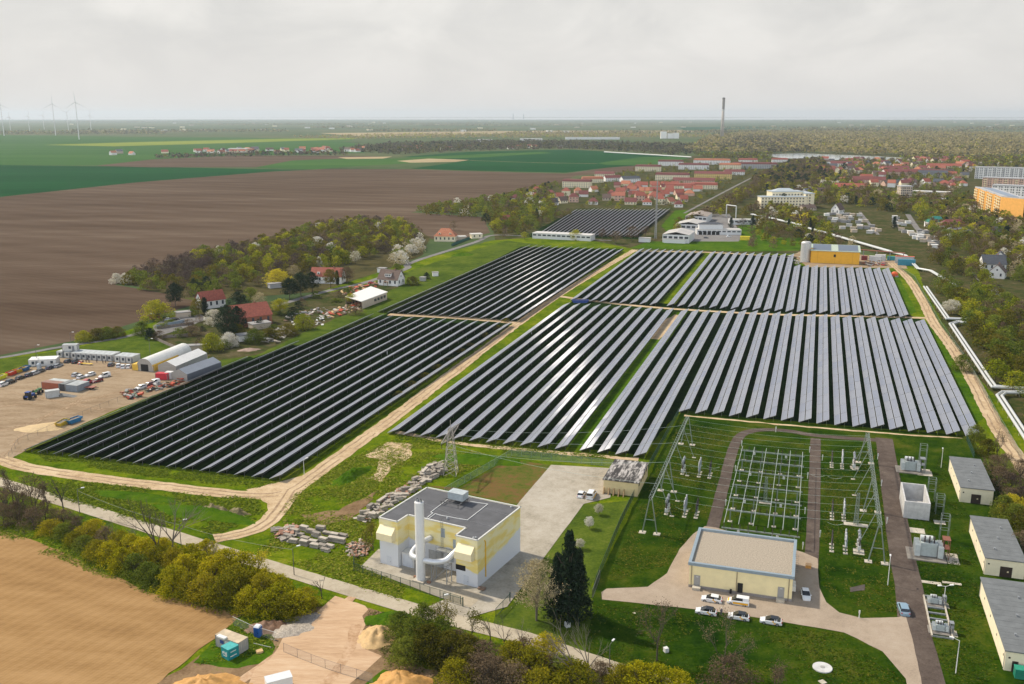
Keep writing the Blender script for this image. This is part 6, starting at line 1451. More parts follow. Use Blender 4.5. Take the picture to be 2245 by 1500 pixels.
bare_tree('bare_tree', 'tall pale dead-looking tree at the bottom edge below the spruces', G(1275, 1515), 15, 81, M_BARKP, (-.32, .05), 4, .016)
bare_tree('bare_tree', 'second pale bare tree at the bottom edge, right of the leaning one', G(1290, 1500), 11, 83, M_BARKP, (-.02, 0), 4, .016)
bare_tree('blossoming_tree', 'tan blossoming tree left of the dark spruces', G(1176, 1362), 12.0, 84, M_BARKP, (-.03, 0), 5, .016, 'tan')
tree('tan', 'round', 'near', G(1176, 1360), 12.5, 9, 'pale tan haze of blossom on a broad tree by the spruces', 'tree', var=1)
for px, py, h, w, lb in [(1246, 1364, 18.5, 10.5, 'tallest dark spruce in the clump behind the gate'), (1222, 1358, 13.5, 10, 'left dark spruce of the clump behind the gate'), (1266, 1352, 14, 10, 'right dark spruce of the clump behind the gate')]:
 tree('dark', 'cone', 'near', G(px, py), h, w, lb)
for i, (px, py, h, w, kd, lb) in enumerate([(1440, 1450, 11.5, 6, 'brown', 'thin reddish budding tree on the dark lawn, left of the broad one'), (1585, 1490, 12, 11, 'brown', 'broad orange-brown budding tree on the dark lawn'), (1700, 1530, 6, 8, 'brown', 'low brown budding bush at the bottom of the dark lawn')]):
 bare_tree('budding_tree', lb, G(px, py), h, 90 + i, M_BARK, (0, 0), 5, .014, 'brown')
tree('brown', 'bush', 'near', G(1600, 1510), 6, 9, 'brown-leaved bush under the broad budding tree', 'shrub')
for i, (px, py, h) in enumerate([(1292, 1160, 3.2), (1271, 1205, 2.6), (1312, 1130, 3.0)]):
 tree('white', 'round', 'near', G(px, py), h, 2.4, ['white flowering young tree on the lawn below the shed, middle one', 'white flowering young tree right behind the spruces', 'white flowering young tree nearest the shed'][i])
# --- right edge
gr = 'bushes beside the perimeter track at the right'
for px, py, h, w, kd, lb in [(2140, 968, 5, 6, 'green', 'round green bush at the right end of the collector rows'), (2108, 815, 6.5, 7, 'green', 'green bush on the perimeter track beside the collector rows'), (2165, 1000, 5, 6, 'olive', 'olive bush behind the green one at the far corner of the fence'), (2085, 625, 4, 5, 'green', 'small green bush by the bend of the pipeline')]:
 tree(kd, 'bush', 'near', G(px, py), h, w, lb, 'shrub', gr)
bare_tree('bare_tree', 'brown bare tree beside the track at the right, behind the substation fence', G(2185, 1005), 8, 95, M_BARK, (0, 0), 4, .018, 'brown')
for px, py, kd in [(2175, 1035, 'brown'), (2200, 1040, 'brown'), (2190, 1075, 'brown'), (2215, 1075, 'mauve'), (2235, 1060, 'brown'), (2215, 1110, 'brown'), (2240, 1110, 'mauve'), (2225, 1155, 'green'), (2250, 1170, 'olive'), (2200, 1140, 'green'), (2215, 1135, 'yellow'), (2240, 1215, 'brown'), (2262, 1130, 'olive'), (2268, 1050, 'brown')]:
 tree(kd, 'bush', 'near', G(px, py), 4.5 + rt.random() * 2, 6.5, {'brown': 'brown leafless bush behind the pale blocks at the right edge', 'mauve': 'mauve-brown bush behind the pale blocks at the right edge', 'green': 'green bush between the blocks at the right edge', 'olive': 'olive bush at the right edge behind the middle block', 'yellow': 'pale yellow flowering bush behind the blocks'}[kd], 'shrub', 'bushes behind the pale blocks')
gv = 'low scrub between the left collector block and the dirt track'
for px, py in [(905, 845), (930, 828), (960, 808), (985, 790), (1005, 772), (1030, 758), (1062, 738), (1090, 722), (875, 868), (1110, 706)]:
 tree('olive', 'bush', 'mid', G(px + rt.uniform(-5, 5), py), rt.uniform(1.0, 2.0), rt.uniform(3.5, 5.5), 'low olive scrub bush on the verge between left collectors and dirt track', 'shrub', gv)
# --- tufts of grass and weeds nobody could count
def tufts(name, poly, n, cols, size, rg):
 P = [G(*p) for p in poly]; Q = [(p.x, p.y) for p in P]; xs, ys = [q[0] for q in Q], [q[1] for q in Q]; v, f = [], []; k = 0
 while k < n:
  x, y = rg.uniform(min(xs), max(xs)), rg.uniform(min(ys), max(ys))
  if not inside((x, y), Q): continue
  k += 1
  if noise.noise(Vector((x * .09, y * .09, 2.2))) + .5 * noise.noise(Vector((x * .35, y * .35, 5))) < rg.uniform(-.35, .35): continue
  for j in range(3):
   s = rg.uniform(*size); a = rg.uniform(0, 6.28); cx, cy = x + rg.gauss(0, s), y + rg.gauss(0, s); i = len(v)
   v += [(cx - s * math.cos(a), cy - s * math.sin(a), .1), (cx + s * math.cos(a), cy + s * math.sin(a), .1), (cx + rg.gauss(0, s * .9), cy + rg.gauss(0, s * .9), .12 + s * rg.uniform(.1, .5))]; f.append((i, i + 1, i + 2))
 me = bpy.data.meshes.new(name); me.from_pydata(v, [], f); me.materials.append(leaf_mat('tuft_' + name, cols, .3)); tag(link(name, me), kind='stuff')
rg_ = random.Random(3)
GC = [(.05, .09, .006), (.12, .17, .010), (.21, .25, .015), (.34, .28, .07)]
tufts('meadow_grass_tufts', [(60, 1045), (560, 1095), (580, 1130), (470, 1172), (330, 1150), (120, 1090)], 16000, GC, (.18, .5), rg_)
tufts('meadow_grass_tufts', [(640, 1090), (760, 1010), (860, 965), (1110, 1000), (940, 1065), (830, 1130), (790, 1240), (960, 1325), (930, 1335), (560, 1210), (600, 1150)], 26000, GC, (.16, .45), rg_)
tufts('verge_grass_tufts', [(80, 992), (590, 1056), (640, 1050), (560, 1072), (330, 1045), (100, 1010)], 6000, GC, (.15, .4), rg_)
tufts('verge_grass_tufts', [(870, 955), (1400, 1003), (1400, 1014), (1120, 996), (870, 970)], 5000, GC, (.15, .4), rg_)
LG = [(.010, .03, .001), (.024, .05, .002), (.05, .085, .004), (.15, .13, .02)]
tufts('lawn_grass_tufts', [(1425, 1060), (1490, 925), (1610, 945), (1590, 1000), (1545, 1145), (1460, 1240), (1330, 1280)], 9000, LG, (.12, .3), rg_)
tufts('lawn_grass_tufts', [(1635, 975), (1765, 965), (1765, 1170), (1600, 1160)], 5000, LG, (.12, .3), rg_)
tufts('lawn_grass_tufts', [(1805, 985), (1925, 985), (1960, 1290), (1970, 1345), (1850, 1340), (1805, 1280)], 8000, LG, (.12, .3), rg_)
tufts('lawn_grass_tufts', [(2060, 1000), (2110, 1080), (2190, 1480), (2120, 1540), (2050, 1440), (2000, 1150)], 7000, LG, (.12, .3), rg_)
tufts('lawn_grass_tufts', [(1290, 1325), (1600, 1352), (1850, 1395), (1980, 1490), (1980, 1540), (1450, 1540), (1330, 1450), (1200, 1380)], 9000, LG, (.12, .32), rg_)
tufts('field_edge_weeds', [(0, 1150), (130, 1195), (330, 1285), (540, 1335), (600, 1390), (600, 1430), (430, 1460), (530, 1350), (330, 1305), (0, 1175)], 9000, GC, (.15, .45), rg_)
tufts('dry_weeds', [(815, 1340), (880, 1362), (960, 1440), (1030, 1500), (880, 1530), (842, 1440), (800, 1385)], 5000, [(.06, .05, .02), (.14, .11, .05), (.10, .13, .01), (.25, .2, .1)], (.15, .4), rg_)
# --- wood right of the white pipeline
MASS.add('trees right of the white pipeline')
poly = [(2060, 600), (2110, 560), (2180, 640), (2250, 700), (2320, 760), (2320, 1000), (2250, 985), (2235, 880), (2180, 845), (2140, 770), (2100, 690), (2065, 650)]
for p in scatter(poly, 8.2, rt):
 kd = rt.choices(['brown', 'olive', 'green', 'spring'], [2.2, 2.6, 4, 2.2])[0]; h = rt.uniform(6, 10)
 tree(kd, rt.choice(('bush', 'round')), 'mid', p, h, h * rt.uniform(.9, 1.2), {'brown': 'brown budding tree in the wood right of the white pipeline', 'olive': 'olive tree in the wood right of the white pipeline', 'green': 'fresh green tree in the wood right of the white pipeline', 'spring': 'yellow-green tree in the wood right of the white pipeline'}[kd], 'tree', 'trees right of the white pipeline')
tree('white', 'round', 'near', G(2085, 690), 7.5, 9, 'white blossoming tree standing right of the pipeline bend')
# --- wood behind the village, two clumps
def wood(poly, sp, kinds, hr, lod, lab, grp, shp=('round', 'bush'), wf=(.8, 1.1)):
 MASS.add(grp)
 for p in scatter(poly, sp, rt):
  ks = list(kinds(p) if callable(kinds) else kinds); kd = rt.choices([k for k, _ in ks], [w for _, w in ks])[0]; h = rt.uniform(*hr)
  s = rt.choice(shp)
  if kd == 'dark': s = rt.choice(('cone', 'pine'))
  nmk = {'spring': 'yellow-green', 'green': 'fresh green', 'olive': 'olive', 'brown': 'brown budding', 'mauve': 'mauve-brown leafless', 'white': 'white blossoming', 'dark': 'dark evergreen', 'yellow': 'bright yellow', 'tan': 'tan blossoming'}[kd]
  tree(kd, s, lod, p, h, h * rt.uniform(*wf), f'{nmk} tree {lab}', 'tree', grp)
def grove_kinds(p):
 q = noise.noise(Vector((p.x * .012, p.y * .012, 3)))
 if p.x < -190 and q < .25: return [('mauve', 5), ('brown', 1)]
 return [('olive', 3), ('spring', 1.5 + 5 * max(0, q)), ('mauve', 1.6), ('brown', 2), ('green', 1.6), ('white', .12)]
wood([(285, 612), (420, 572), (560, 540), (700, 500), (800, 490), (880, 496), (930, 520), (915, 545), (860, 555), (760, 580), (690, 600), (560, 612), (430, 632)], 8.3, grove_kinds, (6.5, 9.5), 'mid', 'in the dense grove beside the ploughed field', 'trees of the grove by the ploughed field')
wood([(262, 620), (300, 600), (430, 630), (560, 615), (580, 630), (430, 652), (300, 638)], 8, [('green', 3), ('dark', .4), ('brown', 1), ('olive', 1)], (5, 7.5), 'mid', 'along the near edge of the grove', 'edge trees of the grove')
for px, py, lb in [(256, 622, 'white blossoming bush at the far left tip of the grove, outer one'), (275, 622, 'white blossoming bush at the far left tip of the grove, inner one')]: tree('white', 'bush', 'near', G(px, py), 6, 7, lb, 'shrub')
wood([(880, 545), (930, 525), (920, 560), (885, 585), (855, 580)], 7.5, [('white', 3), ('green', 2), ('tan', 2)], (6, 8), 'mid', 'at the near corner of the grove by the village road', 'corner trees of the grove')
wood([(905, 470), (985, 455), (1060, 448), (1130, 432), (1200, 415), (1230, 470), (1150, 500), (1085, 515), (1065, 480), (1000, 475)], 11, [('green', 3), ('olive', 3), ('spring', 1.6), ('brown', 1.5), ('white', .3), ('dark', .3)], (7, 11), 'mid', 'in the strip before the red-roofed settlement', 'trees of the strip before the settlement')
wood([(985, 452), (1100, 432), (1220, 404), (1225, 412), (1110, 440), (990, 462)], 10, [('green', 3), ('dark', .3), ('olive', 2)], (5, 7), 'mid', 'in the field hedge before the settlement', 'field hedge trees')
wood([(1080, 508), (1240, 468), (1255, 475), (1150, 512), (1100, 525)], 9, [('green', 2), ('olive', 3), ('brown', 2)], (4, 7), 'mid', 'in the row left of the small collector field', 'trees left of the small collector field')
# --- village trees
VT = [(385, 672, 12, 11, 'dark', 'pine', 'dark round pine at the back of the near gardens'), (345, 700, 9, 15, 'spring', 'bush', 'broad yellow-green tree at the left end of the gardens'), (500, 746, 15.5, 12, 'dark', 'pine', 'big dark pine in front of the brick barn, left trunk'), (522, 733, 12.5, 10, 'dark', 'pine', 'dark pine in front of the brick barn, right trunk'), (435, 690, 8, 8, 'olive', 'round', 'olive tree left of the white house with red roof'),
  (450, 692, 9, 6, 'dark', 'col', 'dark narrow tree beside the white house with red roof'), (525, 680, 9, 11, 'dark', 'bush', 'dark evergreen behind the brick barn'), (470, 712, 7, 9, 'white', 'bush', 'pale blossoming bush beside the brick barn'), (465, 770, 7.5, 9, 'spring', 'bush', 'round yellow-green bush by the meadow pen'), (502, 760, 6, 8, 'white', 'bush', 'white blossoming bush by the meadow pen'),
  (570, 680, 9, 7, 'tan', 'round', 'tan budding tree on the village lawn'), (615, 690, 8, 9, 'spring', 'round', 'yellow-green tree beside the village road'), (665, 722, 7, 9, 'spring', 'bush', 'yellow-green bush beside the slab pile in the village'), (610, 625, 9, 15, 'yellow', 'bush', 'bright yellow weeping tree at the near edge of the grove'), (635, 655, 11, 11, 'dark', 'pine', 'dark evergreen in the village centre, left'),
  (660, 650, 13, 12, 'dark', 'pine', 'dark evergreen in the village centre, middle'), (685, 640, 11, 11, 'dark', 'pine', 'dark evergreen in the village centre, right'), (725, 632, 11, 9, 'olive', 'round', 'olive budding tree before the long red-roofed house'), (740, 628, 9, 5, 'dark', 'col', 'dark narrow tree before the long red-roofed house'), (762, 622, 10, 10, 'brown', 'round', 'brown budding tree left of the white house with grey roof'),
  (312, 735, 6, 8, 'green', 'bush', 'green bush by the car park of the gardens'), (330, 745, 5, 5, 'dark', 'bush', 'small dark bush beside the fence of the pen'), (700, 595, 9, 7, 'white', 'col', 'pale blossoming tree at the edge of the grove, left'), (780, 580, 9, 8, 'white', 'round', 'pale blossoming tree at the edge of the grove, right'), (645, 610, 8, 8, 'tan', 'round', 'tan blossoming tree behind the yellow one'),
  (725, 560, 9, 8, 'white', 'round', 'white blossoming tree deep in the grove'), (520, 740, 6, 9, 'olive', 'bush', 'olive bush before the brick barn'), (590, 745, 5, 9, 'olive', 'bush', 'olive shrub beside the slab pile of the gardens'), (630, 735, 5, 9, 'olive', 'bush', 'low olive shrub at the gardens edge'), (560, 752, 6, 9, 'green', 'bush', 'green shrub over the junk at the gardens edge'),
  (780, 690, 4, 8, 'brown', 'bush', 'brown bush before the open workshop'), (770, 668, 6, 6, 'spring', 'round', 'small yellow-green tree before the open workshop'), (905, 625, 5, 8, 'olive', 'bush', 'dark bush right of the white house with grey roof'), (935, 612, 4, 4, 'dark', 'bush', 'small dark bush on the meadow by the collectors'), (870, 600, 6, 8, 'green', 'bush', 'green bush behind the white house with grey roof'),
  (550, 660, 7, 9, 'green', 'bush', 'green bush on the lawn behind the dark evergreen'), (420, 735, 4, 10, 'brown', 'bush', 'brown hedge bush behind the pen'), (350, 745, 4, 6, 'brown', 'bush', 'brown bush at the left corner of the pen'), (215, 745, 5, 8, 'olive', 'bush', 'olive bush in the hedge above the site offices, left'), (235, 742, 5, 8, 'green', 'bush', 'green bush in the hedge above the site offices, middle'), (185, 750, 5, 7, 'spring', 'bush', 'yellow-green bush in the hedge above the site offices'), (258, 738, 4.5, 7, 'olive', 'bush', 'olive bush in the hedge above the site offices, right'),
  (995, 505, 8, 8, 'brown', 'round', 'brown tree behind the orange-roofed house'), (1150, 525, 6, 7, 'spring', 'round', 'yellow-green tree left of the long white hall'), (1262, 527, 8, 10, 'spring', 'bush', 'yellow-green tree before the long white hall'), (1320, 527, 9, 8, 'brown', 'round', 'reddish brown tree right of the long white hall'), (1350, 535, 10, 12, 'brown', 'round', 'brown bare tree left of the radio mast'), (1385, 530, 12, 14, 'brown', 'round', 'broad brown bare tree beside the small collector field'), (1415, 520, 9, 10, 'brown', 'round', 'brown bare tree next to the radio mast'),
  (1650, 495, 9, 10, 'dark', 'cone', 'dark spruce by the white depot'), (1602, 500, 9, 9, 'dark', 'cone', 'dark spruce before the pipe portal'), (1628, 505, 10, 10, 'mauve', 'round', 'mauve-brown round tree by the white depot'), (1065, 490, 9, 10, 'dark', 'pine', 'dark tree clump at the near end of the strip wood'), (1100, 488, 9, 13, 'spring', 'bush', 'broad pale green tree in the strip wood')]
for px, py, h, w, kd, sp, lb in VT: tree(kd, sp, 'near' if py > 590 else 'mid', G(px, py), h, w, lb, 'tree' if h > 5 else 'shrub')
for i, p in enumerate(scatter([(330, 728), (400, 690), (520, 680), (600, 690), (720, 640), (800, 640), (700, 690), (640, 735), (540, 770), (400, 765)], 15, rt)):
 kd = rt.choice(('olive', 'brown', 'green', 'brown', 'dark')); tree(kd, 'bush', 'mid', p, rt.uniform(2, 4.5), rt.uniform(4, 7), {'olive': 'olive garden bush in the village gardens', 'brown': 'brown garden bush in the village gardens', 'green': 'green garden bush in the village gardens', 'dark': 'dark evergreen garden bush in the village gardens'}[kd], 'shrub', 'garden bushes of the village')
# --- trees of the town on the right
RK = [('olive', 3), ('brown', 3), ('spring', 1.4), ('green', 1.6), ('white', .18), ('dark', .5), ('tan', .4), ('yellow', .1)]
wood([(1780, 545), (1650, 500), (1680, 455), (1760, 470), (1850, 520), (1990, 575), (2090, 545), (2200, 600), (2330, 690), (2330, 560), (2120, 500), (2010, 470), (2090, 590), (2040, 590), (1940, 555)], 8.3, RK, (6, 10), 'mid', 'in the allotments right of the orange hall', 'trees of the allotments')
wood([(1640, 548), (1645, 512), (1700, 505), (1760, 520), (1790, 545)], 11, [('brown', 4), ('olive', 2), ('spring', 1)], (4.5, 7), 'mid', 'in the row behind the far collector rows', 'trees behind the far collector rows')
wood([(1470, 510), (1560, 462), (1640, 415), (1720, 372), (1740, 376), (1660, 425), (1590, 470), (1600, 480), (1680, 452), (1640, 480), (1560, 475), (1480, 520)], 10, [('olive', 3), ('brown', 3), ('spring', 1)], (7, 10), 'mid', 'along the railway embankment', 'trees of the railway embankment')
wood([(1700, 450), (1760, 400), (1830, 395), (1980, 440), (2130, 440), (2140, 470), (2250, 500), (2330, 520), (2330, 570), (2200, 560), (2060, 490), (1980, 470), (1860, 450)], 11.5, RK, (8, 12), 'far', 'between the apartment blocks and the cream building', 'trees before the apartment blocks')
wood([(1650, 400), (1730, 360), (1800, 352), (1830, 395), (1760, 420), (1700, 440)], 12, [('olive', 3), ('brown', 3), ('dark', 1.5), ('spring', .8)], (9, 13), 'far', 'behind the cream building', 'trees behind the cream building')
wood([(1840, 352), (2330, 360), (2330, 380), (2130, 372), (2100, 430), (1990, 415), (1960, 395), (1840, 390)], 15, RK, (6, 9), 'far', 'among the houses of the far town', 'trees of the far town')
wood([(1215, 418), (1400, 372), (1420, 362), (1700, 348), (1620, 400), (1500, 455), (1270, 462)], 25, [('spring', 1), ('olive', 3), ('green', 2), ('dark', .4)], (4, 6), 'far', 'between the houses of the red-roofed settlement', 'trees of the settlement')
for px, py, h, lb in [(1703, 453, 14, 'dark evergreen left before the cream building'), (1716, 456, 15, 'dark evergreen in the middle before the cream building'), (1722, 466, 9, 'dark evergreen right before the cream building'), (1702, 412, 17, 'dark evergreen clump behind the cream building, left'), (1728, 410, 17, 'dark evergreen clump behind the cream building, second'), (1748, 411, 17, 'dark evergreen clump behind the cream building, third'), (1765, 409, 17, 'dark evergreen clump behind the cream building, fourth'), (1797, 394, 20, 'tall dark evergreen behind the cream building'), (1806, 402, 16, 'dark evergreen right of the tall one'), (1960, 502, 11, 'dark spruce in the allotments'), (1850, 378, 16, 'dark evergreen among the far town houses'), (2052, 383, 14, 'dark evergreen beside the far grey terraces')]:
 tree('dark', 'pine' if h > 12 else 'cone', 'mid', G(px, py), h, h * .8, lb)
# --- far woods nobody could count
def far_wood(poly, sp, mats_, hr, rg, n=9, name='distant_wood', label=None):
 v, f, mi = [], [], []
 for p in scatter(poly, sp, rg):
  h = rg.uniform(*hr); mm = rg.choices(range(len(mats_)), [w for _, w in mats_])[0]
  for k in range(n):
   a = rg.uniform(0, 6.28); r = h * .42 * math.sqrt(rg.random()); z = h * rg.uniform(.15, 1) * (1 - .35 * (r / (h * .42)) ** 2)
   c = p + Vector((r * math.cos(a), r * math.sin(a), z)); s = h * rg.uniform(.14, .26)
   x = Vector((rg.gauss(0, 1), rg.gauss(0, 1), rg.gauss(0, .5))).normalized(); y = Matrix.Rotation(rg.uniform(0, 6.28), 3, x) @ x.orthogonal().normalized(); i = len(v)
   v += [tuple(c - x * s), tuple(c + y * s * .7), tuple(c + x * s), tuple(c - y * s * .7)]; f.append((i, i + 1, i + 2, i + 3)); mi.append(mm)
 me = bpy.data.meshes.new(name); me.from_pydata(v, [], f)
 for q, _ in mats_: me.materials.append(LM[q])
 me.polygons.foreach_set('material_index', mi); return tag(link(name, me), label, kind='stuff')
rw = random.Random(4)
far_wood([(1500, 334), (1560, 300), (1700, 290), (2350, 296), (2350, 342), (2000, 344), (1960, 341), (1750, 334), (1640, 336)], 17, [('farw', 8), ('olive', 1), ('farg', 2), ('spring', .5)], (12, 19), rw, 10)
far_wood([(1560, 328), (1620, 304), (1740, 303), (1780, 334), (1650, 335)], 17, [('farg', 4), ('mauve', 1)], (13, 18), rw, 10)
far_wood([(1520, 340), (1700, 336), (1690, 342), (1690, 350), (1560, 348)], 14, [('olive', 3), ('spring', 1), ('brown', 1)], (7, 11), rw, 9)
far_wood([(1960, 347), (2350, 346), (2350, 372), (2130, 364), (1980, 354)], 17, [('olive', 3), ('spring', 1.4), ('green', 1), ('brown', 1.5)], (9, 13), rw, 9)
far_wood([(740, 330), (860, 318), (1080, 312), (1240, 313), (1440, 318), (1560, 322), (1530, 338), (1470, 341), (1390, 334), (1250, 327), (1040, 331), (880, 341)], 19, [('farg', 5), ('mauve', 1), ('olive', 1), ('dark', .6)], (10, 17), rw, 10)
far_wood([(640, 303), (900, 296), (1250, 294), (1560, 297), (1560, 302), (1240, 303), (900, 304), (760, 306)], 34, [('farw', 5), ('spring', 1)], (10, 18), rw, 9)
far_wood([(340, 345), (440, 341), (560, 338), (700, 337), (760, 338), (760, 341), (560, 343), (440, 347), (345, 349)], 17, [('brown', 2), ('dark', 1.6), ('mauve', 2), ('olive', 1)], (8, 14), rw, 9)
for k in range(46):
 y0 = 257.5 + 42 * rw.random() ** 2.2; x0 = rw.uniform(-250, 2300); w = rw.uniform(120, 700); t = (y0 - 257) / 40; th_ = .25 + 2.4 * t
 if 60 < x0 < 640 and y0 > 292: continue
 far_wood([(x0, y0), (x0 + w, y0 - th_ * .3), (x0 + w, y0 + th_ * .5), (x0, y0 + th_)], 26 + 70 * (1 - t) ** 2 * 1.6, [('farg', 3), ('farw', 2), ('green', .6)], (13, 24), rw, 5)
# ---------------------------------------------------------------- houses and halls
TILE = {'red': (.25, .065, .04), 'orange': (.36, .13, .065), 'darkred': (.14, .038, .033), 'brown': (.10, .065, .05), 'grey': (.13, .13, .14), 'slate': (.06, .065, .075), 'green': (.015, .15, .12), 'terra': (.30, .095, .055)}
def tile(c): return mat('roof_tile_' + c, TILE[c], rough=.8, var=.22, scale=1.2, bump=.15)
WALLC = {'white': (.72, .70, .66), 'cream': (.70, .62, .43), 'yellow': (.64, .47, .17), 'grey': (.36, .35, .34), 'brick': (.26, .10, .055), 'pink': (.55, .36, .27), 'sand': (.46, .38, .29), 'orange': (.72, .36, .08)}
def wallm(c): return mat('house_wall_' + c, WALLC[c], rough=.85, var=.08, scale=.5)
M_PANE = mat('window_pane', (.05, .055, .065), rough=.15, var=0, spec=.6)
def house(name, label, px, py, lx, ly, h, rh, wc, rc, rz, group=None, roof='gable', detail=1, dormers=0, storeys=1, chim=True, cat='house', base=None, ov=.4):
 """lx along the ridge; the picked ground point is the middle of the near long side"""
 o = thing(name, label, cat, base or G(px, py), rz, group); x0, x1 = -lx / 2, lx / 2; ridge_z = h + rh
 w = MB(); w.box(x0, x1, 0, ly, 0, h)
 if roof == 'gable':
  for x in (x0 + .02, x1 - .02):
   s = .06 if x < 0 else -.06
   a = [(x, 0.02, h - .01), (x, ly - .02, h - .01), (x, ly / 2, ridge_z - .05)]; b_ = [(x + s, p[1], p[2]) for p in a]
   w.face(a if x > 0 else a[::-1]); w.face(b_ if x < 0 else b_[::-1])
 wl = w.obj('wall', wallm(wc), o)
 r = MB()
 if roof == 'gable': r.gable(x0, x1, 0, ly, h, ridge_z, 0, ov, .18)
 elif roof == 'hip': r.hip(x0, x1, 0, ly, h, ridge_z, 0, .5)
 elif roof == 'mansard':
  P0 = [(x0 - .3, -.3, h), (x1 + .3, -.3, h), (x1 + .3, ly + .3, h), (x0 - .3, ly + .3, h)]; i_ = 1.2
  r.hexa(P0 + [(x0 + i_ * .3, i_, h + rh * .8), (x1 - i_ * .3, i_, h + rh * .8), (x1 - i_ * .3, ly - i_, h + rh * .8), (x0 + i_ * .3, ly - i_, h + rh * .8)])
  r.hip(x0 + i_ * .3, x1 - i_ * .3, i_, ly - i_, h + rh * .8, ridge_z, 0, .0)
 else: r.box(x0 - .3, x1 + .3, -.3, ly + .3, h, h + .35)
 ro = r.obj('roof', tile(rc) if rc in TILE else rc, o)
 if chim and roof != 'flat': MB().box(lx * .18, lx * .18 + .6, ly / 2 - .3, ly / 2 + .3, h + rh * .6, ridge_z + .8).obj('chimney', mat('chimney_brick', (.25, .11, .07)), ro)
 if detail:
  n = max(2, int(lx / 3.2)); fh = h / storeys
  for s in range(storeys):
   for i in range(n):
    x = x0 + lx * (i + .5) / n; z = s * fh + fh * .38
    MB().box(x - .55, x + .55, -.05, .0, z, z + fh * .45).obj('window', M_PANE, o)
   for sx_ in (x0 - .05, x1):
    for i in range(2):
     y = ly * (i + .5) / 2; z = s * fh + fh * .38; MB().box(sx_, sx_ + .05, y - .5, y + .5, z, z + fh * .45).obj('window', M_PANE, o)
  if roof == 'gable' and rh > 2:
   for sx_ in (x0 - .05, x1): MB().box(sx_, sx_ + .07, ly / 2 - .45, ly / 2 + .45, h + rh * .2, h + rh * .2 + 1).obj('window', M_PANE, o)
 elif detail == 0 and lx > 5:
  pass
 for i in range(dormers):
  x = x0 + lx * (i + .5) / dormers; z = h + rh * .22; y = ly * .5 * .22
  d = MB().box(x - .8, x + .8, y - .2, y + 2.2, z, z + 1.2).obj('dormer', wallm(wc), ro)
  if detail or dormers < 5: MB().box(x - .5, x + .5, y - .25, y - .2, z + .25, z + 1.05).obj('window', M_PANE, d)
 return o
def winrows(o, lx, h, n, rows, y=-.04, z0=1.0, wd=1.0, ht=1.3):
 mb = MB()
 for s in range(rows):
  for i in range(n):
   x = -lx / 2 + lx * (i + .5) / n; z = z0 + s * (h - .4) / rows; mb.box(x - wd / 2, x + wd / 2, y, y + .06, z, z + ht)
 mb.obj('window_rows', M_PANE, o)
RZ = -AZ
# village left of the collectors
o = house('brick_barn', 'brick barn with red tiled roof behind the big dark pine', 556, 716, 19, 13, 5.0, 5.0, 'brick', 'red', RZ + .95, detail=1)
house('white_house', 'white gabled house with red tiled roof at the back of the gardens', 470, 676, 13, 8, 4.5, 4.2, 'white', 'red', RZ + 1.05, detail=1)
house('white_house', 'long white house with red roof hidden behind trees at the grove edge', 715, 622, 19, 9, 4.5, 4.5, 'white', 'red', RZ + .2, detail=1, dormers=2)
o = house('white_house', 'white house with dark grey-brown gabled roof and twin dormer beside the village road', 850, 627, 13, 9.5, 4.0, 5.0, 'white', 'brown', RZ - .05, detail=1, chim=True)
MB().box(-2.2, 1.8, .9, 4.0, 5.2, 7.2).obj('dormer', wallm('white'), o); MB().hexa([(-2.5, .6, 7.2), (2.1, .6, 7.2), (2.1, 4.6, 7.9), (-2.5, 4.6, 7.9), (-2.5, .6, 7.35), (2.1, .6, 7.35), (2.1, 4.6, 8.05), (-2.5, 4.6, 8.05)]).obj('dormer_roof', tile('brown'), o)
for x in (-1.4, -.2, 1.0): MB().box(x - .4, x + .4, .85, .9, 5.7, 6.7).obj('window', M_PANE, o)
MB().box(-2, 1, -1.8, -.2, 2.5, 2.7).box(-1.9, -1.7, -1.7, -1.5, 0, 2.5).box(.7, .9, -1.7, -1.5, 0, 2.5).obj('porch', mat('porch_wood', (.22, .12, .06)), o)
# open workshop with white roof
wo = thing('open_workshop', 'open-sided workshop with a large white flat roof beside the village road', 'workshop', G(793, 668), 0)
wq = [G(757, 650, 4.2) - wo.location, G(793, 661, 4.2) - wo.location, G(850, 640, 4.2) - wo.location, G(813, 628, 4.2) - wo.location]; wq = [Vector((q.x, q.y, 0)) for q in wq]
MB().prism([(q.x, q.y) for q in wq], 3.9, 4.25).obj('roof', mat('white_sheet_roof', (.62, .60, .57), rough=.6, var=.05), wo)
for a, b in ((wq[1], wq[2]), (wq[2], wq[3]), (wq[3], wq[0])):
 d_ = b - a; c_ = (a + b) / 2; MB().cbox(c_.x * .97, c_.y * .97, 1.95, d_.length * .94, .25, 3.9, math.atan2(d_.y, d_.x)).obj('wall', wallm('sand'), wo)
 for k in range(4): e_ = a.lerp(b, .5 + k * .12); MB().cbox(e_.x, e_.y - .1, 2.4, 1.6, .9, 1.3, math.atan2(d_.y, d_.x)).obj('window', M_PANE, wo)
for k in range(6): e_ = wq[0].lerp(wq[1], .03 + k * .188); MB().box(e_.x - .15, e_.x + .15, e_.y + .1, e_.y + .4, 0, 3.9).obj('post', mat('old_timber', (.17, .11, .07)), wo)
e_ = wq[0].lerp(wq[1], .5).lerp(wq[2], .2); MB().cbox(e_.x, e_.y, .8, 6, 3, 1.6, .5).obj('clutter', mat('scrap_rust', (.24, .09, .05)), wo)
debris('timber_pile', 'timber and scrap piles before the open workshop', 'timber pile', [(700, 690), (770, 668), (800, 660), (815, 670), (760, 690), (720, 700)], 80, (.6, 2.0), [mat('old_wood', (.23, .15, .10)), sc[2], mat('scrap_red', (.4, .1, .03)), mat('fresh_wood', (.5, .33, .15))], rs, 1.0, .25)
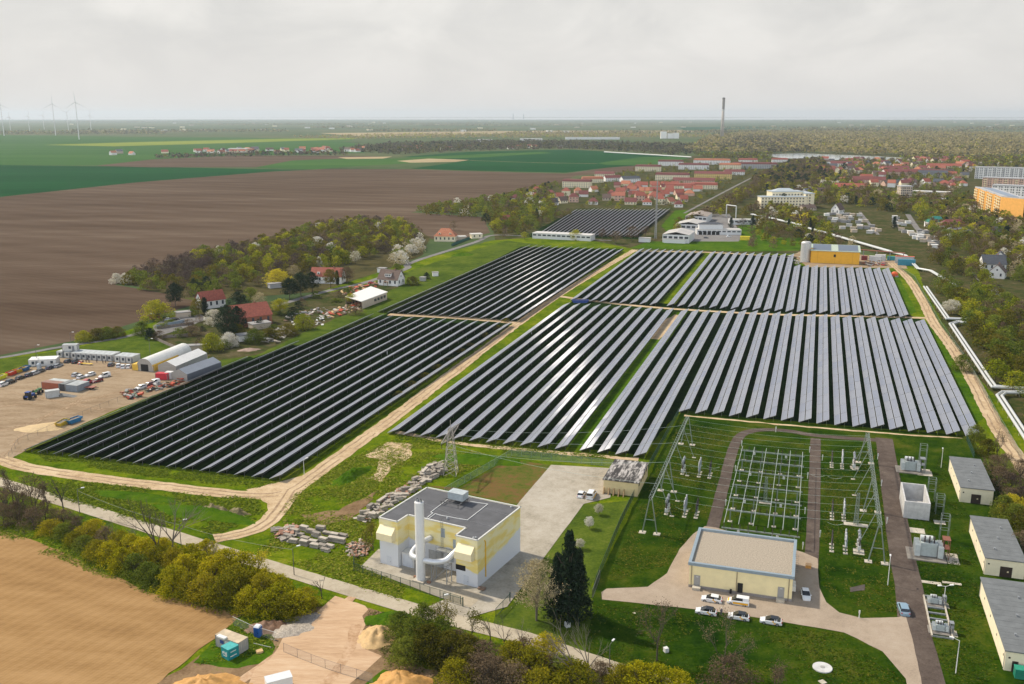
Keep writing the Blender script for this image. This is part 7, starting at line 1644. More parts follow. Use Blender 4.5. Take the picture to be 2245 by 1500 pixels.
debris('timber_pile', 'timber planks stacked between workshop and village road', 'timber pile', [(740, 640), (790, 625), (830, 620), (830, 628), (760, 650)], 50, (.8, 2.6), [mat('fresh_wood', (.5, .33, .15)), mat('old_wood', (.2, .2, .2)), mat('scrap_red', (.4, .1, .03))], rs, .8, .2)
debris('timber_pile', 'grey and white junk along the village gardens', 'junk pile', [(640, 690), (700, 672), (720, 680), (660, 705), (610, 705)], 70, (.5, 1.6), [sc[0], sc[2], mat('old_wood', (.2, .2, .2))], rs, .7, .3)
debris('slab_pile', 'long pile of pale slabs at the lower edge of the gardens', 'slab pile', [(575, 735), (650, 708), (655, 730), (600, 755), (560, 755)], 90, (.6, 1.8), [sc[2], MS[0], MS[1]], rs, 1.4, .3)
debris('junk_pile', 'white wrecked frame lying on the meadow beside the collectors', 'junk pile', [(690, 705), (700, 695), (712, 700), (708, 714), (695, 716)], 22, (.5, 1.6), [sc[2], M_WHITE], rs, 2.2, .2)
mound('sand_heap', 545, 768, 6, 3, 1.0, .3, mat('reddish_gravel', (.27, .18, .14), var=.2), 'small reddish gravel heap at the edge of the gardens', 'gravel heap', .2, seed=33)
for px, py, lx, ly, h, lb, c, rzz in [(575, 722, 9, 6, 2.6, 'grey flat-roofed annex in front of the brick barn', 'sand', RZ + .95), (543, 748, 7, 5, 2.6, 'small shed with pale roof below the brick barn', 'white', RZ + .9), (403, 697, 7, 4, 2.6, 'low shed with grey roof beside the garden car park', 'sand', RZ + .8), (425, 770, 10, 3, 2.2, 'long low animal shelter with grey roof in the pen', 'sand', RZ + .55),
  (835, 598, 5, 4, 2.6, 'small white garage left of the white house with grey roof', 'white', RZ), (925, 617, 3, 3, 2.2, 'tiny grey shed on the meadow beside the collectors', 'grey', RZ), (955, 606, 3.5, 3, 2.2, 'tiny white shed on the meadow beside the collectors', 'white', RZ + .5), (605, 632, 7, 4, 2.5, 'dark green-roofed shed between the evergreens', 'grey', RZ + .9), (340, 700, 5, 4, 2.4, 'old shed behind the garden car park', 'brick', RZ + .7)]:
 house('shed', lb, px, py, lx, ly, h, .3, c, mat('shed_roof', (.26, .25, .24), var=.15), rzz, roof='flat', detail=0, cat='shed')
# pen
pn = thing('pen_fence', 'wooden paling around the small meadow pen behind the tents', 'fence', G(340, 740), 0)
for a, b in (((340, 745), (395, 770)), ((395, 770), (440, 762)), ((345, 722), (425, 712)), ((355, 742), (412, 738))):
 p, q = G(*a) - G(340, 740), G(*b) - G(340, 740); d_ = q - p; MB().cbox((p.x + q.x) / 2, (p.y + q.y) / 2, .7, d_.length, .15, 1.4, math.atan2(d_.y, d_.x)).obj('panel', mat('paling', (.22, .18, .15), var=.2), pn)
bl = thing('boundary_wall', 'blue-grey gate and wall of the garden car park', 'wall', G(344, 722), 0); d_ = G(405, 708) - G(344, 722)
MB().cbox(d_.x / 2, d_.y / 2, .9, d_.length, .2, 1.8, math.atan2(d_.y, d_.x)).obj('panel', mat('blue_grey_panel', (.22, .28, .33)), bl)
car('hatch', 'silver', 371, 703, .4, 'silver car in the garden car park, left one', 'cars at the gardens'); car('hatch', 'black', 384, 702, .4, 'black car in the garden car park, right one', 'cars at the gardens'); car('hatch', 'red', 815, 622, 0, 'red car beside the white house with grey roof', 'cars at the gardens')
# orange-roofed house and annexes
o = house('cream_house', 'cream house with a steep orange hipped roof at the field edge', 975, 530, 17, 11, 4.2, 6, 'cream', 'orange', RZ + .2, roof='hip', detail=1, dormers=2, storeys=1)
house('cream_house', 'flat white annex with chimney right of the orange-roofed house', 1046, 523, 9, 7, 3.4, .3, 'cream', mat('flat_roof_pale', (.5, .48, .44)), RZ + .6, roof='flat', detail=1)
house('garage', 'pale garage between the orange-roofed house and its white annex', 1012, 527, 8, 6, 2.8, .3, 'sand', mat('flat_roof_pale', (.5, .48, .44)), RZ + .6, roof='flat', detail=0, cat='garage')
gf = thing('garden_fence', 'green garden fence along the road before the orange-roofed house', 'fence', G(990, 540), 0); d_ = G(1030, 524) - G(990, 540)
MB().cbox(d_.x / 2, d_.y / 2, 1, d_.length, .12, 2, math.atan2(d_.y, d_.x)).obj('panel', mat('green_panel', (.015, .09, .07)), gf)
# halls beyond the collectors
M_HALL = mat('white_hall_wall', (.58, .58, .57), rough=.6, var=.05); M_HALLR = mat('hall_roof', (.42, .40, .37), rough=.7, var=.1)
def hall(label, px, py, lx, ly, h, rz, rh=1.2, wm=None, rm=None, name='hall', bands=True, cat='hall'):
 o = thing(name, label, cat, G(px, py), rz, None); MB().box(0, lx, 0, ly, 0, h).obj('wall', wm or M_HALL, o)
 if rh: MB().gable(0, lx, 0, ly, h, h + rh, 0, .2, .15, 'x' if lx > ly else 'y').obj('roof', rm or M_HALLR, o)
 else: MB().box(-.2, lx + .2, -.2, ly + .2, h, h + .3).obj('roof', rm or M_HALLR, o)
 if bands:
  n = max(3, int(lx / 4))
  for i in range(n): MB().box(lx * (i + .15) / n, lx * (i + .85) / n, -.06, 0, h * .55, h * .82).obj('window', M_PANE, o)
 return o
def hdg(a, b): p, q = G(*a), G(*b); return math.atan2(q.y - p.y, q.x - p.x)
r0 = hdg((1166, 524), (1285, 530))
hall('long low white hall left of the small collector field', 1167, 523, 50, 12, 4.5, r0, .0, rm=mat('pale_hall_roof', (.50, .48, .45)))
hall('white gabled hall nearest the collectors, left of the white depot', 1452, 532, 21, 30, 6.5, RZ - .02, 2.2)
hall('white gabled hall in the middle of three, left of the depot', 1481, 508, 22, 30, 6.5, RZ - .02, 2.2)
hall('white gabled hall with brownish roof farthest of three', 1502, 489, 20, 38, 6.5, RZ - .02, 2.0, rm=mat('brown_hall_roof', (.28, .23, .19)))
hall('low porch hall with grey roof before the nearest white hall', 1455, 533, 17, 2.5, 3.2, RZ - .02, 0, bands=False)
o = hall('white depot building with a grey roof block and open carports', 1528, 515, 37, 12, 4.2, RZ + .25, 0); MB().box(2, 22, 3, 12, 4.5, 8.5).obj('upper_storey', M_HALL, o); MB().hip(2, 22, 3, 12, 8.5, 10, 0, .4).obj('upper_roof', tile('slate'), o)
for i in range(5): MB().box(1.5 + i * 3.6, 4.4 + i * 3.6, -.08, 0, .1, 3.0).obj('carport_bay', M_DARK, o)
hall('white flat depot wing behind the dark spruces', 1600, 493, 28, 10, 4.5, RZ + .25, 0)
hall('small white hut left of the radio mast', 1400, 531, 9, 5, 3.2, RZ, 0, bands=False, cat='hut', name='hut')
container('yellow container on the grass right of the white depot', 0, 0, 8, 3, 3.2, (.68, .52, .02), RZ, px=(1622, 527), group='containers near the depot')
car('van', 'white', 1598, 520, .2, 'white van parked before the depot carports', None); car('hatch', 'darkgrey', 1548, 523, .2, 'dark car parked before the depot carports', None)
# pipe portal
pp_ = thing('pipe_portal', 'white pipe portal arching over the road beside the depot', 'pipe portal', G(1592, 476), 0); v1 = G(1613, 479) - G(1592, 476)
MB().path([(0, 0, 0), (0, 0, 12), (v1.x, v1.y, 12), (v1.x, v1.y, 0)], .55, 8).obj('pipe', mat('white_pipe', (.54, .55, .54), rough=.35, metal=.2, var=.03), pp_)
# radio mast
q = lattice('radio_mast', 'tall slim lattice radio mast left of the white halls', 'mast', G(1437, 524), 47, 1.6, .5, 26, mat('mast_grey', (.32, .32, .31), var=.05), r=.11)
# orange hall
oh = thing('orange_hall', 'orange hall with a solar-covered roof behind the far collector rows', 'hall', G(1777, 576.5), hdg((1777, 576.5), (1883, 581)))
LO = (G(1883, 581) - G(1777, 576.5)).length
MB().box(0, LO, 0, 17, 0, 8.4).obj('wall', mat('orange_sheet', (.70, .36, .02), rough=.6, var=.05, scale=.4), oh)
rh_ = MB(); rh_.hexa([(-.6, -.5, 8.4), (LO + .6, -.5, 8.4), (LO + .6, 17.5, 10.6), (-.6, 17.5, 10.6), (-.6, -.5, 8.8), (LO + .6, -.5, 8.8), (LO + .6, 17.5, 11.0), (-.6, 17.5, 11.0)]); rh_.obj('roof', mat('pale_green_edge', (.36, .42, .34)), oh)
for x0, x1 in ((1, LO * .41), (LO * .56, LO - 1)):
 MB().hexa([(x0, .6, 8.97), (x1, .6, 8.97), (x1, 16.4, 10.9), (x0, 16.4, 10.9), (x0, .6, 9.1), (x1, .6, 9.1), (x1, 16.4, 11.02), (x0, 16.4, 11.02)]).obj('solar_array', mat('blue_grey_array', (.16, .19, .24), rough=.35, metal=.4, var=.05), oh)
for x in (LO * .14, LO * .5, LO * .86): MB().box(x - .06, x + .06, -.05, 0, 0, 8.3).obj('wall_joint', mat('dark_orange', (.45, .2, .01)), oh)
MB().box(LO * .47, LO * .47 + 1.4, -.06, 0, 4.6, 6.4).obj('vent', M_DARK, oh)
sl_ = thing('storage_tank', 'tall pale storage tank left of the orange hall', 'tank', G(1765, 574), 0)
MB().lathe([(3.4, 0), (3.4, 13.2), (2.6, 14.0)], n=20).obj('shell', mat('tank_cladding', (.50, .49, .46), rough=.4, metal=.3, var=.1), sl_); MB().box(2.6, 5.4, -2.4, 2, 0, 9.5).obj('orange_annex', mat('orange_sheet', (.7, .36, .02)), sl_)
def pxcont(label, px, py, L_, c, rz=None, H_=2.7, W_=2.6): return container(label, 0, 0, L_, W_, H_, c, RZ if rz is None else rz, px=(px, py), group='containers by the orange hall')
for lb, px, py, L_, c, h_ in [('white container right of the orange hall, front one', 1905, 574, 8, (.55, .54, .52), 4), ('white container right of the orange hall, back one', 1918, 571, 7, (.55, .54, .52), 4), ('teal container beside the pipeline, left one', 1945, 571, 8, (.05, .28, .30), 2.7), ('blue-green container beside the pipeline, right one', 1968, 582, 11, (.03, .2, .28), 4), ('container with a red roof behind the blue-green one', 1962, 577, 12, (.4, .42, .42), 4.6), ('dark red container at the corner of the orange hall', 1888, 571, 4, (.2, .03, .03), 3)]:
 pxcont(lb, px, py, L_, c, H_=h_)
rc_ = thing('red_roof_sheet', 'red tarpaulin over the container behind the blue-green one', 'tarpaulin', G(1962, 577) + Vector((0, 0, 4.65)), RZ); MB().box(-.2, 12.2, -.2, 2.8, 0, .2).obj('sheet', mat('red_sheet', (.5, .1, .07)), rc_)
car('van', 'red', 1937, 582, 1.0, 'pink-red van on the dirt right of the orange hall', None, scale=1.2); car('van', 'white', 1732, 566, .8, 'white van at the end of the far collector rows', None)
debris('material_pile', 'building material scattered right of the orange hall', 'material pile', [(1885, 580), (1930, 568), (1945, 580), (1900, 586)], 60, (.6, 2), [sc[0], sc[2], sc[1], mat('old_wood', (.2, .2, .2))], rs, 1.2, .4)
debris('material_pile', 'building material scattered left of the storage tank', 'material pile', [(1738, 575), (1760, 560), (1762, 578), (1745, 582)], 30, (.6, 1.6), [sc[0], sc[2], MS[0]], rs, 1, .4)
ot_ = thing('orange_tank', 'orange-red round tank at the end of the farthest collector row', 'tank', G(1961, 607), .3); MB().lathe([(1.8, 0), (2.1, .6), (2.0, 2.4), (1.0, 3.2)], n=14).obj('shell', mat('orange_red_paint', (.55, .09, .02), rough=.4), ot_); MB().box(-1, 1, -2.6, -1.9, 0, 1).obj('base', M_STEEL, ot_)
pr_ = thing('pipe_rack', 'rust-brown pipe rack between the orange hall and the teal containers', 'pipe rack', G(1885, 566), hdg((1885, 566), (1955, 572))); MB().path([(0, 0, 6), (30, 0, 6)], .35, 6).path([(0, 1, 6), (30, 1, 6)], .3, 6).obj('pipe', mat('rust_pipe', (.22, .08, .05)), pr_)
for x in (2, 11, 20, 29): MB().box(x, x + .3, 0, 1.2, 0, 5.7).obj('post', M_STEEL, pr_)

# ---------------------------------------------------------------- district heating pipelines
M_PIPE = mat('white_pipe', (.62, .63, .63))
def pipeline(label, px, gap, r, z, every=9):
 P = [G(*p) for p in px]; P = [Vector((p.x, p.y, z)) for p in P]; o = thing('district_heating_pipeline', label, 'pipeline', P[0] * 1.0, 0, 'white pipelines'); o.location.z = 0
 off = o.location.copy(); P = [p - off for p in P]
 for s in (-1, 1):
  Q = []
  for i, p in enumerate(P):
   t0 = (p - P[i - 1]).normalized() if i else (P[1] - p).normalized(); t1 = (P[i + 1] - p).normalized() if i < len(P) - 1 else t0
   n = (Vector((-t0.y, t0.x, 0)) + Vector((-t1.y, t1.x, 0))); n = n.normalized() / max(.5, n.length / 2); Q.append(p + n * (gap / 2 * s))
  mb = MB(); mb.path(Q, r, 10)
  for q_ in Q[1:-1]: mb.ball(q_, r * 1.02, r * 1.02, r * 1.02, 10, 6)
  mb.obj('pipe', M_PIPE, o, smooth=False)
 sp = MB()
 for a, b in zip(P, P[1:]):
  k = max(1, int((b - a).length / every))
  for j in range(k):
   c = a.lerp(b, (j + .5) / k); d_ = (b - a).normalized(); n = Vector((-d_.y, d_.x, 0)); e1, e2 = c - n * (gap / 2 + .3), c + n * (gap / 2 + .3)
   sp.tube((e1.x, e1.y, z - r - .1), (e2.x, e2.y, z - r - .1), .12, 4)
   for e_ in (e1, e2): sp.tube((e_.x, e_.y, 0), (e_.x, e_.y, z - r), .1, 4)
 sp.obj('support', M_CONC, o)
 return o
pipeline('white double pipeline running back from the bend between track and wood, nearest part', [(2262, 988), (2190, 876), (2200, 869), (2262, 869)], 1.5, .5, 1.5)
pipeline('white double pipeline along the perimeter track, with a sharp bend at both ends', [(2262, 862), (2178, 856), (2165, 838), (2085, 717), (2100, 712), (2118, 714)], 1.5, .5, 1.5)
pipeline('white double pipeline along the perimeter track, shorter middle part with a side branch', [(2140, 707), (2077, 705), (2028, 634)], 1.5, .5, 1.5)
pipeline('white pipeline passing behind the blue-green container', [(2098, 634), (2040, 599), (2012, 594), (1985, 565), (1952, 557)], 1.3, .48, 1.6, 14)
pipeline('long straight white pipeline running far behind the orange hall', [(1952, 557), (1802, 513), (1765, 503), (1722, 505), (1722, 500), (1760, 499), (1680, 480), (1648, 474)], 1.6, .7, 1.8, 16)
o = thing('district_heating_pipeline', 'white pipeline far behind the green field on the right of the settlement', 'pipeline', G(1325, 335), 0); d_ = G(1515, 346.5) - G(1325, 335); MB().path([(0, 0, 2), (d_.x, d_.y, 2)], 1.5, 6).obj('pipe', M_PIPE, o)

# ---------------------------------------------------------------- fences
def fence(label, px, h, cover, mt, sp=2.6, post_r=.045, col=None, name='wire_fence', closed=False, z=0):
 P = [G(*p) for p in px]; o = thing(name, label, 'fence', P[0], 0); off = P[0]; P = [p - off for p in P]; pts = []; mb = MB(); rl = MB()
 for a, b in zip(P, P[1:]):
  k = max(1, round((b - a).length / sp)); pts += [a.lerp(b, j / k) for j in range(k)]
  mb.face([(a.x, a.y, .08), (b.x, b.y, .08), (b.x, b.y, h), (a.x, a.y, h)])
  rl.tube((a.x, a.y, h), (b.x, b.y, h), .035, 4); rl.tube((a.x, a.y, .1), (b.x, b.y, .1), .03, 4)
 mb.obj('mesh', mesh_fence_mat('fence_mesh_%02d_' % int(cover * 100) + name, col or (.02, .06, .045), cover), o); rl.obj('rail', mt, o)
 pm = MB().tube((0, 0, 0), (0, 0, h + .1), post_r, 5).data('post', mt)
 for p in (pts + [P[-1]])[:95]: link('post', pm, o, p)
 return o
fence('dark green fence with slim posts before the heating plant yard', [(785, 1222), (776, 1238), (776, 1252), (1010, 1326)], 1.9, .30, M_GREENP, 2.5, .07)
fence('dark green fence between the shed lawn and the substation', [(1488, 908), (1410, 1050), (1360, 1150), (1302, 1292)], 2.0, .62, M_GREENP, 2.6)
fence('pale green mesh fence along the mossy ground behind the heating plant', [(975, 1085), (1122, 1000), (1342, 1024)], 2.1, .38, mat('pale_green_post', (.18, .24, .19)), 3.0, .05, (.17, .26, .19))
fence('thin green fence along the perimeter track and pipeline at the right', [(1968, 588), (2005, 612), (2020, 640), (2062, 715), (2105, 775), (2150, 850), (2190, 925), (2240, 1010)], 2.0, .30, mat('pale_green_post', (.2, .3, .22)), 3.5, .05, (.13, .28, .18))
fence('dark fence at the far corner of the substation behind the blocks', [(2118, 965), (2135, 1005)], 2.0, .6, M_GREENP, 2.6)
fence('low wire fence along the front of the collector blocks beside the yard', [(20, 1006), (40, 975), (200, 905), (330, 855)], 1.8, .06, mat('thin_post', (.12, .11, .10)), 4, .04)
for lb, a, b in (('open green gate wing at the end of the heating plant fence', (972, 1318), (1015, 1331)), ('open green gate wing on the spruce side of the yard entrance', (1087, 1353), (1118, 1320))):
 p, q = G(*a), G(*b); d_ = q - p; o = thing('yard_gate', lb, 'gate', p, math.atan2(d_.y, d_.x)); l = d_.length
 MB().path([(0, 0, .1), (l, 0, .1), (l, 0, 1.9), (0, 0, 1.9), (0, 0, .1)], .06, 5).path([(l * .5, 0, .1), (l * .5, 0, 1.9)], .05, 4).obj('frame', M_GREENP, o); MB().face([(0, 0, .1), (l, 0, .1), (l, 0, 1.9), (0, 0, 1.9)]).obj('mesh', mesh_fence_mat('gate_mesh', (.03, .08, .06), .3), o); MB().tube((l, 0, 0), (l, 0, 2.2), .12, 6).obj('post', M_GREENP, o)
p, q = G(1299, 1312), G(1315, 1268); d_ = q - p; o = thing('yard_gate', 'pale steel gate wing standing open at the substation entrance', 'gate', p, math.atan2(d_.y, d_.x)); l = d_.length
MB().path([(0, 0, .1), (l, 0, .1), (l, 0, 2), (0, 0, 2), (0, 0, .1)], .06, 5).obj('frame', M_GALV, o)
for k in range(14): MB().tube((l * (k + .5) / 14, 0, .1), (l * (k + .5) / 14, 0, 2), .03, 4).obj('bar', M_GALV, o)

# ---------------------------------------------------------------- lamps, pylon, small yard furniture
def lamp(label, px, py, h, arms=1, rz=0, name='street_lamp', m=None, lean=.0):
 o = thing(name, label, 'lamp', G(px, py), rz, 'lamp posts'); m = m or M_GALV
 MB().tube((0, 0, 0), (lean, 0, h), .10, 6, r2=.06).obj('post', m, o)
 for s in ((1,) if arms == 1 else (1, -1)):
  MB().tube((lean, 0, h), (lean + s * 1.0, 0, h + .25), .045, 5).obj('arm', m, o); MB().cbox(lean + s * 1.3, 0, h + .3, .8, .3, .16).obj('lamp_head', mat('lamp_head_white', (.68, .68, .66), var=0), o)
 return o
lamp('twin-post street lamp beside the concrete road, right of the hedge', 645, 1262, 6.5, 1, .5); lamp('street lamp beside the concrete road, at the bare tree on the left', 175, 1126, 6.5, 1, .4); lamp('lamp with a bent arm before the yard gate', 966, 1372, 6.2, 1, .4); lamp('lamp half hidden by the tall bare trees in the hedge', 398, 1205, 7, 1, .4)
lamp('lamp on the lawn below the dark road at the bottom', 1336, 1462, 4.5, 1, 1.0); lamp('slim lamp post on the lawn beside the rail pit, near the bottom right', 2095, 1477, 6.6, 1, 2.6, m=M_WHITE); lamp('slim lamp post left of the asphalt road near the right gantry', 1946, 1284, 6.2, 1, 1.2, m=M_WHITE); lamp('slim lamp post on the lawn near the farthest pale block', 2063, 1026, 5.2, 1, 1.2, m=M_WHITE)
lamp('twin-headed lamp behind the rail pit', 2068, 1330, 4.5, 2, .1, m=M_WHITE); lamp('white monitoring post at the corner of the left collector block', 667, 1042, 4.4, 1, 1, m=M_WHITE)
for px, py, h, lb in [(330, 785, 8, 'thin lamp post behind the site offices, left of the arched tent'), (158, 775, 9, 'thin lamp post above the upper site container'), (82, 800, 8, 'thin pole behind the single site hut')]: lamp(lb, px, py, h, 1, 0)
mp2 = MB().box(-.15, .15, -.1, .1, 0, 1.6).data('control_cabinet', M_WHITE)
for px, py, lb in [(849, 778, 'small white cabinet standing among the left collector rows'), (1165, 733, 'small white cabinet at the first middle collector row'), (1108, 565, 'small white cabinet in the far left collector block'), (1255, 578, 'small white cabinet near the right of the far left block'), (1368, 577, 'small white cabinet in the far middle collector block'), (1900, 615, 'small white cabinet in the far right collector block')]:
 tag(link('control_cabinet', mp2, None, G(px, py)), lb, 'cabinet'); bpy.data.objects[-1] if False else None
# pylon: lattice tower with a cross arm
PB = G(989, 1040); py_ = thing('power_pylon', 'old lattice power pylon with a long slanting cross arm behind the heating plant', 'pylon', PB, -AZ + .15); M_PY = mat('weathered_pylon', (.34, .31, .27), rough=.6, metal=.2, var=.25, scale=2)
mb = MB(); h_ = 13.5
def pc(t, i): w = 3.6 * (1 - t) + 1.0 * t; return Vector(((-1, 1, 1, -1)[i] * w / 2, (-1, -1, 1, 1)[i] * w / 2, h_ * t))
for i in range(4): mb.tube(pc(0, i), pc(1, i), .10, 4)
for k in range(7):
 for i in range(4): j = (i + 1) % 4; mb.tube(pc(k / 7, i), pc((k + 1) / 7, j), .055, 3); mb.tube(pc(k / 7, j), pc((k + 1) / 7, i), .055, 3); mb.tube(pc((k + 1) / 7, i), pc((k + 1) / 7, j), .05, 3)
mb.obj('tower', M_PY, py_)
ar = MB()
for s in (-1, 1):
 for yy in (-.5, .5):
  ar.tube((0, yy, 13.4), (s * .6, s * 8.6 + yy * .2, 12.2), .09, 4); ar.tube((0, yy, 10.4), (s * .6, s * 8.6 + yy * .2, 12.0), .09, 4)
 for k in range(6):
  t, t2 = k / 6, (k + 1) / 6; A = Vector((0, -.5, 13.4)).lerp(Vector((s * .6, s * 8.6, 12.2)), t); Bq = Vector((0, -.5, 10.4)).lerp(Vector((s * .6, s * 8.6, 12)), t2); C_ = Vector((0, .5, 13.4)).lerp(Vector((s * .6, s * 8.6, 12.2)), t2); D_ = Vector((0, .5, 10.4)).lerp(Vector((s * .6, s * 8.6, 12)), t)
  ar.tube(A, Bq, .05, 3); ar.tube(C_, D_, .05, 3); ar.tube(A, C_, .05, 3); ar.tube(D_, Bq, .05, 3)
ar.obj('cross_arm', M_PY, py_)
MB().tube((0, 0, 13.5), (0, 0, 16), .08, 4).obj('peak', M_PY, py_)
for s in (-1, 1):
 for t in (.45, .95): MB().lathe([(.06, -1.5), (.14, -1.3), (.06, -1.1), (.14, -.9), (.06, -.7), (.14, -.5), (.05, 0)], (s * .6 * t, s * 8.6 * t, 12.0 if t > .5 else 11.2), 6).obj('insulator', M_INS, py_)
for k, (s, t) in enumerate(((-1, .45), (-1, .95), (1, .45), (1, .95))):
 p = py_.matrix_basis @ Vector((s * .6 * t, s * 8.6 * t, 10.5)); q = SG(222 + k * 16, -33, 8.9); mb = MB(); mb.path([p.lerp(q, j / 12) - Vector((0, 0, 4 * 1.6 * (j / 12) * (1 - j / 12))) for j in range(13)], .03, 3)
 tag(mb.obj('power_line', mat('pale_wire', (.42, .50, .46)), None), 'power line hanging from the old pylon to the left gantry', 'power line', 'power lines of the pylon')
# overhead cable along the concrete road
for k, (a, b) in enumerate((((175, 1126), (398, 1205)), ((398, 1205), (645, 1262)))):
 p, q = G(*a) + Vector((0, 0, 6.2)), G(*b) + Vector((0, 0, 6.2)); mb = MB(); mb.path([p.lerp(q, j / 10) - Vector((0, 0, 3.0 * (j / 10) * (1 - j / 10))) for j in range(11)], .025, 3); tag(mb.obj('overhead_cable', mat('grey_cable', (.25, .25, .24)), None), ['overhead cable between the two left road lamps', 'overhead cable from the hedge lamp to the twin-post lamp'][k], 'cable')
wc = thing('well_cover', 'round pale concrete well cover on the dark lawn at the bottom', 'well cover', G(1803, 1466), 0)
MB().lathe([(1.75, -.05), (1.75, .3), (1.7, .34)], n=28).obj('slab', mat('pale_concrete', (.47, .46, .44)), wc); MB().lathe([(.42, .34), (.42, .40)], n=14).obj('lid', mat('lid_grey', (.30, .29, .27)), wc)
og = thing('yellow_grit_box', 'small orange-yellow box beside the control building corner', 'box', G(1772, 1246), RZ); MB().box(-.6, .6, -.5, .5, 0, .9).obj('body', mat('orange_plastic', (.55, .26, .06)), og); MB().hexa([(-.65, -.55, .9), (.65, -.55, .9), (.65, .55, .9), (-.65, .55, .9), (-.5, -.3, 1.15), (.5, -.3, 1.15), (.5, .4, 1.15), (-.5, .4, 1.15)]).obj('lid', mat('pale_orange', (.66, .40, .20)), og)
for px, py, lb, s in [(1244, 1375, 'white meter box at the foot of the spruces', .9), (1460, 1430, 'small white box on the dark lawn near the reddish tree', .8), (1390, 1345, 'pale stone cover on the lawn beside the spruces', .6), (1803, 1497, 'square concrete cover at the bottom of the dark lawn', 1.1)]:
 tag(MB().box(-s / 2, s / 2, -s / 2, s / 2, -.02, s * (1.2 if 'box' in lb else .2)).obj('meter_box', M_WHITE if 'box' in lb else M_CONC, None, G(px, py), .4), lb, 'box')
tag(sheet('drain_patch', [(1862, 1290), (1895, 1283), (1895, 1296), (1865, 1300)], .16, mat('muddy_patch', (.07, .055, .045), var=.3), .3, 1), kind='structure')
# low earth banks
M_BANK = g_lush
for px, py, rx, ry, h, rz, lb, sd in [(770, 1045, 9, 3.4, 1.9, 1.05, 'grassy earth bank between the dirt track and the slab stacks', 4), (450, 1128, 20, 4.0, 1.7, -.32, 'long grassy bank of the ditch between track and concrete road', 6), (1055, 1010, 16, 5, 1.8, -.2, 'grassy bank behind the pylon', 7), (300, 1090, 18, 3, 1.2, -.25, 'low grassy ridge along the dirt track', 10), (1015, 560, 10, 6, 1.6, .6, 'grassy mound on the meadow by the village road', 11), (850, 1358, 7, 4, .8, .2, 'weedy grass bank between mats and concrete road', 13)]:
 mound('earth_bank', px, py, rx, ry, h, rz, M_BANK, lb, 'earth bank', .3, 48, sd)
for px, py, rx, ry, h, sd, lb in [(470, 1122, 6, 2.2, 1.9, 22, 'brownish dry brush heap on the ditch bank, left one'), (520, 1127, 4, 2.0, 1.6, 23, 'brownish dry brush heap on the ditch bank, right one')]: mound('brush_heap', px, py, rx, ry, h, -.3, mat('dry_brush', (.15, .12, .045), var=.45, scale=2, bump=.6), lb, 'brush heap', .5, 40, sd)
# ---------------------------------------------------------------- settlement, town, far landmarks
rv = random.Random(17)
gS = 'houses of the red-roofed settlement'
SETT = [  # px, py(base), length, depth, storeys, wall, roof, kind, turn
 (1130, 441, 10, 9, 1, 'white', 'darkred', 'hip', .4), (1165, 437, 11, 9, 1, 'white', 'red', 'gable', .2), (1176, 428, 11, 9, 2, 'white', 'red', 'hip', .3), (1195, 447, 9, 8, 1, 'sand', 'brown', 'gable', .9), (1206, 436, 11, 9, 2, 'cream', 'darkred', 'hip', .1), (1218, 450, 9, 8, 1, 'white', 'slate', 'gable', .9),
 (1237, 446, 10, 8, 1, 'cream', 'brown', 'gable', .8), (1240, 430, 10, 9, 2, 'cream', 'red', 'hip', .1), (1258, 444, 11, 9, 2, 'pink', 'darkred', 'hip', .3), (1280, 432, 11, 9, 1, 'white', 'darkred', 'gable', .3), (1305, 421, 10, 9, 1, 'white', 'orange', 'gable', .8), (1300, 449, 11, 10, 1, 'white', 'darkred', 'hip', .2),
 (1330, 440, 10, 9, 1, 'sand', 'brown', 'gable', .2), (1358, 441, 12, 10, 2, 'pink', 'terra', 'gable', .1), (1382, 449, 13, 9, 1, 'cream', 'darkred', 'gable', .1), (1404, 441, 11, 9, 2, 'pink', 'red', 'gable', .4), (1419, 450, 10, 9, 1, 'white', 'red', 'hip', .2), (1448, 449, 10, 9, 2, 'cream', 'red', 'hip', .2), (1475, 448, 10, 10, 1, 'cream', 'terra', 'gable', 1.0), (1488, 455, 9, 8, 1, 'white', 'darkred', 'hip', .2),
 (1360, 425, 12, 9, 1, 'cream', 'red', 'gable', .1), (1385, 421, 12, 9, 1, 'white', 'terra', 'gable', .1), (1412, 424, 13, 9, 1, 'yellow', 'orange', 'gable', .1), (1440, 424, 12, 9, 1, 'pink', 'red', 'gable', .3), (1468, 426, 11, 9, 1, 'white', 'red', 'gable', .2), (1490, 428, 11, 9, 1, 'cream', 'slate', 'gable', .2), (1512, 430, 12, 10, 1, 'pink', 'orange', 'hip', .2), (1530, 420, 12, 10, 1, 'white', 'terra', 'gable', .2),
 (1410, 411, 13, 9, 1, 'white', 'red', 'gable', .2), (1435, 410, 13, 9, 1, 'cream', 'terra', 'gable', .2), (1452, 436, 9, 9, 1, 'white', 'terra', 'gable', .9), (1500, 443, 9, 8, 1, 'sand', 'red', 'gable', .3), (1340, 430, 9, 8, 1, 'white', 'red', 'hip', .2), (1268, 424, 9, 8, 1, 'pink', 'orange', 'hip', .4), (1228, 437, 9, 8, 1, 'cream', 'red', 'gable', .4), (1395, 432, 10, 8, 1, 'cream', 'red', 'gable', .3)]
for i in range(26):
 SETT.append((rv.uniform(1335, 1530), rv.uniform(408, 440), rv.uniform(9, 13), 9, 1, rv.choice(('white', 'cream', 'pink')), rv.choice(('red', 'terra', 'orange', 'red', 'darkred')), rv.choice(('gable', 'gable', 'hip')), rv.uniform(0, .5)))
